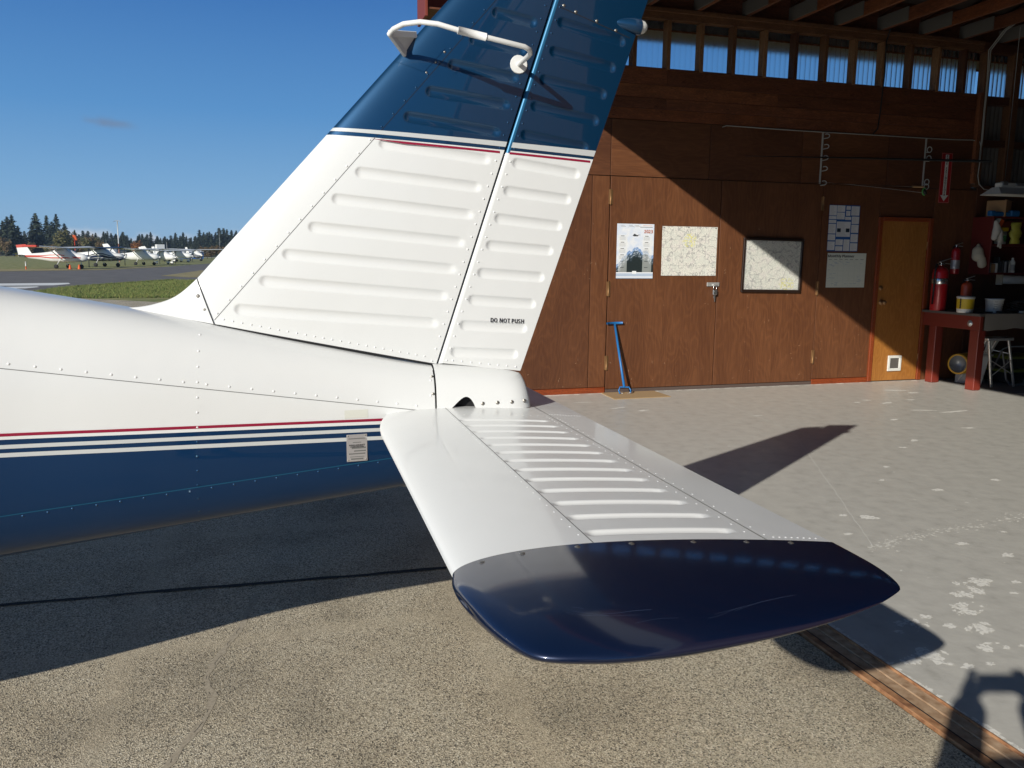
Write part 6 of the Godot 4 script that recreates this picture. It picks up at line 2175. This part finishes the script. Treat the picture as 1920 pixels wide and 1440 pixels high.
	mb.box(o + Vector3(0, 1.535, 0.0382), Vector3(0.142, 0.068, 0.001))
	obj("screen", mb, M.dark_glass, p)

# ---------------------------------------------------------------- airfield far behind
func bearing(px: float, d: float) -> Vector3:
	# a place d metres out along the compass bearing that shows at column px
	var a := atan((px - 960.0) / 1529.0) + deg_to_rad(16.62)
	return Vector3(sin(a) * d, 0, -cos(a) * d)

func light_plane(label: String, at: Vector3, heading: float, opt: Dictionary) -> void:
	# heading: degrees, 0 = nose to +x, positive turns away from the hangar camera
	var c := thing("light_aircraft", label, "light aircraft", at, deg_to_rad(heading), "small aircraft tied down on the grass")
	var s: float = opt.get("s", 1.0)
	c.scale = Vector3.ONE * s
	var bodym: Material = M[opt.get("body", "far_white")]
	var mb := MB.new(true)
	var sec := [[-4.3, 1.25, 0.06, 0.14], [-3.4, 1.22, 0.14, 0.22], [-2.0, 1.18, 0.28, 0.36], [-0.9, 1.16, 0.44, 0.52], [-0.3, 1.30, 0.52, 0.68], [0.6, 1.32, 0.54, 0.70], [1.15, 1.18, 0.52, 0.56], [1.5, 1.10, 0.48, 0.44], [2.2, 1.08, 0.42, 0.38], [2.6, 1.06, 0.22, 0.2], [2.62, 1.06, 0.0, 0.0]]
	var rows := []
	for q in sec:
		var row := PackedVector3Array()
		for k in 17:
			var a := TAU * (k % 16) / 16.0
			row.append(Vector3(q[0], q[1] + q[3] * signf(sin(a)) * pow(absf(sin(a)), 0.8), q[2] * signf(cos(a)) * pow(absf(cos(a)), 0.8)))
		rows.append(row)
	mb.grid(rows)
	obj("fuselage", mb, bodym, c)
	if opt.has("belly"):
		mb = MB.new(true)
		rows = []
		for q in sec.slice(1, 10):
			var row := PackedVector3Array()
			for k in 9:
				var a := lerpf(0.15, -PI - 0.15, k / 8.0)
				row.append(Vector3(q[0], q[1] + 1.012 * q[3] * signf(sin(a)) * pow(absf(sin(a)), 0.8), 1.012 * q[2] * signf(cos(a)) * pow(absf(cos(a)), 0.8)))
			rows.append(row)
		mb.grid(rows)
		obj("belly", mb, M[opt.belly], c)
	if opt.has("stripe"):
		for sd in [-1.0, 1.0]:
			for y in [[1.16, 1.06, 0.10], [1.26, 1.34, 0.07]]:
				mb = MB.new()
				var pts := [Vector3(-3.6, y[0], 0.16 * sd), Vector3(-2.0, y[0], 0.295 * sd), Vector3(-0.9, y[1], 0.452 * sd), Vector3(0.2, y[1], 0.552 * sd), Vector3(2.1, 1.08, 0.445 * sd)]
				for i in pts.size() - 1: mb.bar(pts[i], pts[i + 1], y[2], 0.01)
				obj("stripe", mb, M[opt.stripe], c)
	# cabin glass
	mb = MB.new()
	for sd in [-1.0, 1.0]:
		mb.quad(Vector3(-0.75, 1.42, 0.40 * sd), Vector3(0.75, 1.42, 0.52 * sd), Vector3(0.60, 1.84, 0.42 * sd), Vector3(-0.30, 1.84, 0.42 * sd), Vector3(0, 0, sd))
	mb.quad(Vector3(1.22, 1.48, -0.45), Vector3(1.22, 1.48, 0.45), Vector3(0.66, 1.92, 0.40), Vector3(0.66, 1.92, -0.40), Vector3(1, 1, 0))
	obj("cabin_glass", mb, M.dark_glass, c)
	var wy: float = opt.get("wing_y", 2.02)
	for sd in [-1.0, 1.0]:
		mb = MB.new(true)
		for up in [1.0, -1.0]:
			rows = []
			for j in 4:
				var t := j / 3.0
				var row := PackedVector3Array()
				for i in 13:
					var u := i / 12.0
					row.append(Vector3(0.75 - 1.5 * u, wy + 0.12 * t + up * 0.19 * foil(u * u), sd * (0.05 + 5.2 * t)))
				rows.append(row)
			if up * sd > 0: rows.reverse()
			mb.grid(rows)
		obj("wing", mb, M[opt.get("wing", "far_white")], c)
		if opt.has("tip") and sd > 0.0:
			mb = MB.new()
			mb.box(Vector3(0.0, wy + 0.125, sd * 5.1), Vector3(1.4, 0.20, 0.5), 0.05)
			obj("wing_tip", mb, M[opt.tip], c)
		mb = MB.new()
		mb.bar(Vector3(0.35, 0.85, 0.5 * sd), Vector3(0.2, wy - 0.05, 2.6 * sd), 0.05, 0.12, 0.01)
		obj("wing_strut", mb, bodym, c)
		mb = MB.new(true)
		for up in [1.0, -1.0]:
			rows = []
			for j in 3:
				var row := PackedVector3Array()
				for i in 9:
					var u := i / 8.0
					row.append(Vector3(-3.55 - 0.85 * u - 0.1 * j, 1.30 + up * 0.08 * foil(u * u), sd * 0.8 * j))
				rows.append(row)
			if up * sd > 0: rows.reverse()
			mb.grid(rows)
		obj("tailplane", mb, M[opt.get("tailplane", "far_white")], c)
	var th: float = opt.get("tail_h", 1.25)
	var sweep: float = opt.get("sweep", 0.7)
	for part_ in 2:
		mb = MB.new()
		var t0 := 0.0 if part_ == 0 else 0.72
		var t1 := 0.72 if part_ == 0 else 1.0
		var q := func(t: float) -> Array: return [Vector3(-2.9 - sweep * t - 0.25 * t, 1.38 + th * t, 0), Vector3(-4.25 - sweep * 0.55 * t, 1.30 + th * t, 0)]
		var a: Array = q.call(t0)
		var e: Array = q.call(t1)
		var z := Vector3(0, 0, 0.05)
		mb.quad(a[0] + z * 0.2, a[1] + z, e[1] + z, e[0] + z * 0.2, Vector3.BACK)
		mb.quad(a[0] - z * 0.2, a[1] - z, e[1] - z, e[0] - z * 0.2, Vector3.FORWARD)
		mb.quad(a[1] + z, a[1] - z, e[1] - z, e[1] + z, Vector3.LEFT)
		mb.quad(a[0] + z * 0.2, a[0] - z * 0.2, e[0] - z * 0.2, e[0] + z * 0.2, Vector3.RIGHT)
		mb.quad(e[0] + z * 0.2, e[0] - z * 0.2, e[1] - z, e[1] + z, Vector3.UP)
		obj("fin" if part_ == 0 else "fin_tip", mb, M[opt.get("fin", "far_white")] if part_ == 0 else M[opt.get("fin_tip", "far_white")], c)
	if opt.has("mark"):
		text_mesh(opt.mark, 0.42, M.far_navy, Transform3D(Basis(), Vector3(-1.9, 1.22, 0.36)), c, "registration")
	for g in [[0.0, 1.1], [0.0, -1.1], [1.9, 0.0]]:
		mb = MB.new(true)
		mb.lathe([[0.0, 0.08], [0.18, 0.08], [0.22, 0.04], [0.22, -0.04], [0.18, -0.08], [0.0, -0.08]], 14, Transform3D(Basis(Vector3.RIGHT, PI / 2), Vector3(g[0], 0.22, g[1])))
		obj("wheel", mb, M.rubber, c)
		mb = MB.new(true)
		mb.tube([Vector3(g[0], 0.24, g[1]), Vector3(g[0], 0.85, g[1] * 0.35)], 0.035, 6)
		obj("gear_leg", mb, bodym, c)
		if opt.has("pants"):
			mb = MB.new(true)
			sdf_into(mb, [[Vector3(g[0] + 0.12, 0.30, g[1]), Vector3(g[0] - 0.35, 0.34, g[1]), 0.17, 0.06]], 0.06, 0.05)
			obj("wheel_fairing", mb, M.far_white, c)
	mb = MB.new()
	mb.bar(Vector3(2.68, 0.15, 0.05), Vector3(2.68, 1.98, -0.05), 0.03, 0.13, 0.008, Vector3.RIGHT)
	obj("propeller", mb, M.black_plastic, c)
	mb = MB.new(true)
	mb.lathe([[0.0, 0.30], [0.10, 0.2], [0.16, 0.0], [0.0, 0.0]], 12, Transform3D(Basis(Vector3.BACK, -PI / 2), Vector3(2.6, 1.06, 0)))
	obj("spinner", mb, bodym, c)

func conifer(h: float, r: float, sd: int, bare := 0.10) -> Array:
	var g := RandomNumberGenerator.new()
	g.seed = sd
	var tr := MB.new(true)
	tr.tube([Vector3(0, -0.2, 0), Vector3(0, h * 0.5, 0), Vector3(0, h * 0.98, 0)], [h * 0.016, h * 0.010, h * 0.002], 6)
	var cr := MB.new()
	var lv := bare
	while lv < 0.99:
		var y := lv * h
		var rad := r * pow(1.0 - (lv - bare) / (1.0 - bare), 0.75) * g.randf_range(0.65, 1.1) + 0.12
		var n := int(5 + 8 * (1.0 - lv))
		for k in n:
			if g.randf() < 0.12: continue
			var a := g.randf() * TAU
			var rr := rad * g.randf_range(0.55, 1.1)
			var d := Vector3(cos(a), 0, sin(a))
			var s := Vector3(-sin(a), 0, cos(a))
			var droop := -rr * g.randf_range(0.12, 0.5) + (rr * 0.25 if lv > 0.8 else 0.0)
			for j in 5:
				var t := (j + g.randf_range(0.2, 1.0)) / 5.2
				var p := Vector3(0, y + droop * t * t, 0) + d * rr * t
				var w := (0.16 + 0.27 * rr * (1.0 - t * 0.6)) * g.randf_range(0.7, 1.2)
				var tip := p + d * w * 1.3 + Vector3(0, -w * g.randf_range(0.3, 0.9), 0)
				cr.otri(p - s * w + Vector3(0, g.randf_range(-0.2, 0.1) * w, 0), p + s * w, tip, Vector3.UP)
				cr.otri(p - d * w * 0.4 + s * w * 0.5 + Vector3(0, w * 0.4, 0), p + d * w * 0.6, p + s * w + Vector3(0, -w * 0.9, 0), s)
		lv += 0.012 + 0.35 / h * (1.2 - lv)
	return [tr, cr]

func broadleaf(h: float, r: float, sd: int, leaves: int, size: float) -> Array:
	var g := RandomNumberGenerator.new()
	g.seed = sd
	var tr := MB.new(true)
	tr.tube([Vector3(0, -0.2, 0), Vector3(0.1, h * 0.4, 0), Vector3(0, h * 0.85, 0.1)], [h * 0.02, h * 0.013, h * 0.003], 6)
	var limbs := []
	for i in 11:
		var a := g.randf() * TAU
		var y0 := h * g.randf_range(0.2, 0.6)
		var e := Vector3(cos(a) * r * g.randf_range(0.4, 0.9), minf(y0 + h * g.randf_range(0.15, 0.45), h * 0.95), sin(a) * r * g.randf_range(0.4, 0.9))
		limbs.append([Vector3(0, y0, 0), e])
		tr.tube([Vector3(0, y0, 0), Vector3(0, y0, 0).lerp(e, 0.5) + Vector3(0, h * 0.02, 0), e], [h * 0.008, h * 0.005, h * 0.0015], 5)
	var cr := MB.new()
	for i in leaves:
		var l: Array = limbs[g.randi() % limbs.size()]
		var p: Vector3 = l[0].lerp(l[1], g.randf_range(0.35, 1.1)) + Vector3(g.randfn(), g.randfn() * 1.2, g.randfn()) * r * 0.17
		var q := Vector3(g.randfn(), g.randfn(), g.randfn()).normalized()
		var u := q.cross(Vector3.UP).normalized() * size * g.randf_range(0.6, 1.3)
		var v := q.cross(u).normalized() * size * g.randf_range(0.6, 1.3)
		cr.otri(p - u, p + u, p + v, q)
	return [tr, cr]

func build_far() -> void:
	# parked aircraft: position from where their wheels stand on the grass
	light_plane("white high-wing aircraft with red fin tip and red stripes, nearest the taxiway on the left", Vector3(-18.3, 0, -85.5), -17.0, {"stripe": "far_red", "fin_tip": "far_red", "tip": "far_red", "s": 0.94, "tail_h": 0.98, "sweep": 0.35, "tailplane": "far_navy"})
	light_plane("dark blue and white aircraft parked half behind the red-tipped one", Vector3(-17.2, 0, -97.5), -14.0, {"body": "far_white", "belly": "far_navy", "wing": "far_navy", "fin": "far_white", "fin_tip": "far_blue", "s": 0.98, "tail_h": 0.75, "sweep": 0.9})
	light_plane("white aircraft with a tall swept fin and dark registration letters, right of the mast foot", Vector3(-15.2, 0, -111.5), -18.0, {"mark": "C-FVNZ", "s": 0.95, "tail_h": 1.38, "sweep": 0.95})
	light_plane("white aircraft with wheel fairings, close behind the one with registration letters", Vector3(-13.6, 0, -120.5), -40.0, {"pants": true, "s": 0.9})
	light_plane("white aircraft with dark cabin in the middle of the right-hand row", Vector3(-14.6, 0, -151.0), -24.0, {"pants": true, "s": 1.0})
	light_plane("blue and white aircraft at the right end of the row, long white wing", Vector3(-13.6, 0, -176.0), -62.0, {"belly": "far_navy", "wing_y": 2.1, "s": 1.05})
	light_plane("small white aircraft with upright fin, behind the middle of the row", Vector3(-17.5, 0, -162.0), -15.0, {"s": 0.95, "tail_h": 1.5, "sweep": 0.9})
	# taxiway signs
	var sg := [[112.0, 0.0, 300.0, 0.9, "", "small blank yellow sign left of the lettered yellow sign"], [129.5, 0.0, 300.0, 4.6, "APRON I", "long yellow sign with black lettering, left of the windsock"], [185.0, 0.0, 300.0, 2.1, "", "low yellow sign right of the windsock"], [39.0, 0.0, 300.0, 0.8, "", "yellow sign just right of the red fin tip"]]
	for q in sg:
		var at := bearing(q[0], q[2])
		var c := thing("taxiway_sign", q[5], "sign", at, -atan2(at.x, -at.z), "yellow taxiway signs")
		var mb := MB.new()
		mb.box(Vector3(0, 0.62, 0), Vector3(q[3], 1.0, 0.25), 0.03)
		obj("sign_box", mb, M.yellow, c)
		for x in [-0.4, 0.4]:
			mb = MB.new()
			mb.box(Vector3(q[3] * x, 0.06, 0), Vector3(0.08, 0.14, 0.08))
			obj("foot", mb, M.far_grey, c)
		if q[4]: text_mesh(q[4], 0.62, M.print_dark, Transform3D(Basis(), Vector3(0, 0.62, 0.13)), c, "lettering", 1.3)
	# windsock on a red and white pole
	var c := thing("windsock", "orange windsock hanging limp on a red pole behind the parked aircraft", "windsock", bearing(149, 200))
	var mb := MB.new(true)
	mb.tube([Vector3(0, 0, 0), Vector3(0, 5.0, 0)], 0.10, 8)
	obj("pole", mb, M.far_red, c)
	mb = MB.new(true)
	mb.tube([Vector3(-0.25, 4.80, 0), Vector3(0.05, 4.82, 0), Vector3(0.30, 4.45, 0), Vector3(0.42, 4.0, 0.1)], [0.36, 0.36, 0.26, 0.15], 10, false)
	obj("sock", mb, M.far_orange, c)
	# masts and poles
	for q in [[230.0, 150.0, 6.6, 0.09, "tall thin mast with a cross-arm top, white above and red at its foot", true], [207.0, 260.0, 5.0, 0.06, "thin grey pole left of the tall mast", false], [319.0, 220.0, 4.2, 0.09, "grey pole right of the grey sheds", false], [417.0, 300.0, 9.0, 0.08, "grey pole before the trees, nearest the white fin", false], [362.0, 260.0, 3.4, 0.05, "short thin pole above the blue shed", false]]:
		c = thing("mast", q[4], "pole", bearing(q[0], q[1]))
		mb = MB.new(true)
		mb.tube([Vector3(0, 0, 0), Vector3(0, q[2] * 0.45, 0)], q[3], 8)
		obj("lower_pole", mb, mat("mast_rust", lin(0.40, 0.17, 0.12), 0.6) if q[5] else M.far_grey, c)
		mb = MB.new(true)
		mb.tube([Vector3(0, q[2] * 0.45, 0), Vector3(0, q[2], 0)], q[3] * 0.75, 8)
		obj("upper_pole", mb, M.far_white if q[5] else M.far_grey, c)
		if q[5]:
			mb = MB.new(true)
			mb.tube([Vector3(-0.55, q[2] - 0.10, 0), Vector3(-0.2, q[2] + 0.05, 0), Vector3(0.2, q[2] + 0.05, 0), Vector3(0.55, q[2] - 0.15, 0.3)], 0.045, 6)
			obj("cross_arm", mb, M.far_grey, c)
	# sheds beyond the aircraft
	for q in [[229.0, 205.0, 2.1, 2.3, "far_slate", "dark slate box shed behind the tall swept fin", 0.3], [282.0, 260.0, 5.4, 1.6, "far_grey", "long low grey shed left of the taller grey one", 0.2], [300.0, 255.0, 5.2, 2.4, "far_grey", "taller grey shed with a white flat top", 0.25], [362.0, 240.0, 5.5, 1.9, "far_bluewall", "blue walled hangar at the right end of the aircraft row", 0.35], [205.0, 250.0, 1.6, 1.1, "far_grey", "small pale box left of the swept fin", 0.2]]:
		var at := bearing(q[0], q[1])
		c = thing("shed", q[5], "shed", at, -atan2(at.x, -at.z) + q[6])
		mb = MB.new()
		mb.box(Vector3(0, q[3] * 0.5, 0), Vector3(q[2], q[3], 4.0), 0.02)
		obj("wall", mb, M[q[4]], c)
		mb = MB.new()
		for sd in [-1.0, 1.0]: mb.bar(Vector3(0, q[3] + 0.35, sd * 0.0), Vector3(0, q[3] + 0.0, sd * 2.2), q[2] * 1.04, 0.06, 0.0, Vector3.RIGHT)
		obj("roof", mb, M.far_slate if q[4] == "far_slate" else M.far_white if q[2] > 5.3 else M.far_grey, c)
		for k in 2:
			mb = MB.new()
			mb.box(Vector3(q[2] * (-0.25 + 0.5 * k), q[3] * 0.42, 2.01), Vector3(q[2] * 0.3, q[3] * 0.7, 0.05), 0.01)
			obj("door", mb, M.gusset, c)
		if q[0] == 300.0:
			mb = MB.new()
			mb.box(Vector3(0.9, q[3] + 0.9, 0), Vector3(2.2, 1.2, 1.6), 0.05)
			obj("roof_box", mb, M.far_white, c)
	# chocks and a marker post by the aircraft
	for q in [[-17.0, -82.3, "left orange wheel chock on the dry verge"], [-16.3, -82.5, "right orange wheel chock on the dry verge"]]:
		c = thing("wheel_chock", q[2], "chock", Vector3(q[0], -0.02, q[1]))
		mb = MB.new(true)
		mb.lathe([[0.16, 0.0], [0.13, 0.06], [0.06, 0.42], [0.0, 0.44]], 10)
		obj("cone", mb, M.far_orange, c)
		mb = MB.new()
		mb.box(Vector3(0, 0.02, 0), Vector3(0.36, 0.04, 0.36), 0.01)
		obj("base", mb, M.black_plastic, c)
	c = thing("marker_post", "thin white marker post with an orange foot, before the red-striped fuselage", "post", Vector3(-20.3, -0.02, -81.4))
	mb = MB.new(true)
	mb.tube([Vector3.ZERO, Vector3(0, 0.30, 0)], 0.05, 8)
	obj("foot", mb, M.far_orange, c)
	mb = MB.new(true)
	mb.tube([Vector3(0, 0.30, 0), Vector3(0, 0.72, 0)], 0.045, 8)
	obj("post", mb, M.far_white, c)
	build_trees()

func put_tree(g: RandomNumberGenerator, called: String, label: String, grp: String, ms: Array, which: int, at: Vector3, h: float, wide: float) -> void:
	var t := thing(called, label, "tree", at, g.randf() * TAU, grp)
	t.scale = Vector3(h * wide, h, h * wide)
	inst("trunk", ms[0], Transform3D(), t)
	inst("crown", ms[which], Transform3D(), t)

func build_trees() -> void:
	var g := RandomNumberGenerator.new()
	g.seed = 2024
	var D := 340.0
	var fir := []
	for i in 5:
		var p := conifer(14.0, [4.2, 3.6, 4.9, 3.2, 4.0][i], 100 + i)
		fir.append([p[0].mesh(M.bark), p[1].mesh(M["fir_a"]), p[1].mesh(M["fir_b"])])
	var leafy := []
	for i in 3:
		var p := broadleaf(9.0, 2.8, 200 + i, 1700, 0.46)
		leafy.append([p[0].mesh(M.bark), p[1].mesh(M["leaf_brown"]), p[1].mesh(M["leaf_olive"]), p[1].mesh(M["leaf_rust"])])
	# big firs at the left: column, top row in the photograph
	var big := [[6, 452, 1.0], [18, 425, 1.1], [27, 419, 1.3], [36, 415, 1.2], [46, 432, 1.3], [57, 440, 1.0], [72, 428, 1.1], [80, 412, 1.25], [90, 440, 1.2], [100, 415, 0.95], [109, 424, 1.0], [118, 413, 1.0], [132, 427, 1.1], [150, 437, 1.2], [158, 444, 1.0], [-14, 440, 1.2], [-30, 425, 1.1]]
	var where := ["at the far left edge", "second from the left edge", "left one of the tall clump", "tallest of the left clump", "right one of the left clump", "low between the two clumps", "left shoulder of the tallest fir", "tallest fir of all", "low on the right of the tallest fir", "slim, right of the tallest fir", "between two slim tall firs", "slim with a pointed top left of the windsock", "bushy, behind the brown tree", "just above the windsock", "right of the windsock top", "beyond the left edge", "farther beyond the left edge"]
	for i in big.size():
		var q: Array = big[i]
		var d := D + g.randf_range(-25, 25)
		var h: float = (479.0 - q[1]) / 1529.0 * d * 1.03
		put_tree(g, "fir_tree", "large dark fir tree, " + where[i], "large firs left of the windsock", fir[i % 5], 1 + i % 2, bearing(q[0], d), h / 14.0, q[2])
	var back := [-24, -8, 2, 12, 22, 32, 41, 50, 62, 68, 86, 95, 105, 113, 124, 138, 145]
	for i in back.size():
		var d := D + 35.0 + g.randf_range(-8, 8)
		var h := (479.0 - (446.0 + g.randf_range(-7, 8))) / 1529.0 * d * 1.04
		put_tree(g, "fir_tree", "dark fir tree of the dense row behind the large firs at the left", "dense firs behind the large ones", fir[g.randi() % 5], 1, bearing(back[i], d), h / 14.0, g.randf_range(1.1, 1.5))
	# lower wall of trees in brown and olive before them
	var low := [[2, 452], [10, 455], [20, 450], [60, 462], [68, 458], [125, 437], [134, 440], [142, 448], [160, 450], [168, 447], [178, 446], [188, 448], [196, 452], [96, 462], [108, 460]]
	for i in low.size():
		var q: Array = low[i]
		var d := D - 40.0 + g.randf_range(-8, 8)
		var h: float = (479.5 - q[1]) / 1529.0 * d
		put_tree(g, "bare_tree", ["brown tree at the left edge of the field", "brown tree second from the left edge", "olive tree third from the left edge", "small brown tree left of the tallest fir", "small olive tree under the tallest fir", "tall brown tree just left of the windsock", "tall olive tree touching the windsock on its left", "brown tree hidden behind the windsock pole", "olive tree first right of the windsock", "brown tree second right of the windsock", "olive tree third right of the windsock", "brown tree fourth right of the windsock", "olive tree nearest the tall mast on its left", "low brown tree below the slim firs", "low olive tree between the two slim firs"][i] + ", before the dark firs", "brown trees before the firs", leafy[i % 3], 1 + i % 2, bearing(q[0], d), h / 9.0, g.randf_range(0.75, 1.0))
	put_tree(g, "autumn_tree", "orange autumn tree right of the tall mast", "", leafy[0], 3, bearing(258, 290), (479.0 - 455.0) / 1529.0 * 290 / 9.0, 0.8)
	put_tree(g, "autumn_tree", "second orange autumn tree, right half of the pair", "", leafy[1], 3, bearing(265, 288), (479.0 - 453.0) / 1529.0 * 288 / 9.0, 0.9)
	put_tree(g, "autumn_tree", "small rusty tree behind the middle of the aircraft row", "", leafy[2], 3, bearing(340, 300), 0.25, 1.2)
	# the wood along the far edge of the field
	var x := 150.0
	while x < 448.0:
		var top := lerpf(452.0, 455.0, clampf((x - 150) / 80.0, 0, 1))
		if x > 320: top = lerpf(453.0, 445.0, clampf((x - 320) / 90.0, 0, 1))
		for k in 3:
			var d := D + 40.0 + k * 25.0 + g.randf_range(-8, 8)
			var tp := top - 6.0 + g.randf_range(-6.0, 8.0) - k * 3.0
			var h := (478.5 - tp) / 1529.0 * d
			put_tree(g, "fir_tree", "dark fir tree in the even row of woodland right of the windsock", "firs of the far woodland", fir[g.randi() % 5], 1 + g.randi() % 2, bearing(x + k * 3.3 + g.randf_range(-2, 2), d), h / 14.0, g.randf_range(1.0, 1.45))
		x += 9.0
	x = 385.0
	while x < 440.0:
		put_tree(g, "bare_tree", "reddish brown bush before the far woodland, near the white fin", "brown bushes near the white fin", leafy[g.randi() % 3], 1, bearing(x, 250.0), 0.3 + g.randf() * 0.12, 1.2)
		x += 8.0
	# the wood goes on behind the fin and beyond the left edge, where trees no longer tell apart
	for v in 2:
		var mm := MultiMesh.new()
		mm.transform_format = MultiMesh.TRANSFORM_3D
		mm.mesh = fir[v * 2][1 + v]
		mm.instance_count = 150
		for i in mm.instance_count:
			var px := g.randf_range(452.0, 1150.0) if i % 3 else g.randf_range(-900.0, -45.0)
			var d := D + g.randf_range(25.0, 90.0)
			var h := g.randf_range(0.42, 0.62)
			mm.set_instance_transform(i, Transform3D(Basis(Vector3.UP, g.randf() * TAU).scaled(Vector3(h * 1.3, h, h * 1.3)), bearing(px, d)))
		var mi := MultiMeshInstance3D.new()
		mi.name = "woodland"
		mi.multimesh = mm
		add_child(mi, true)
		kind(mi, "stuff")
		mi.set_meta("label", "dark fir woodland along the far edge of the airfield")
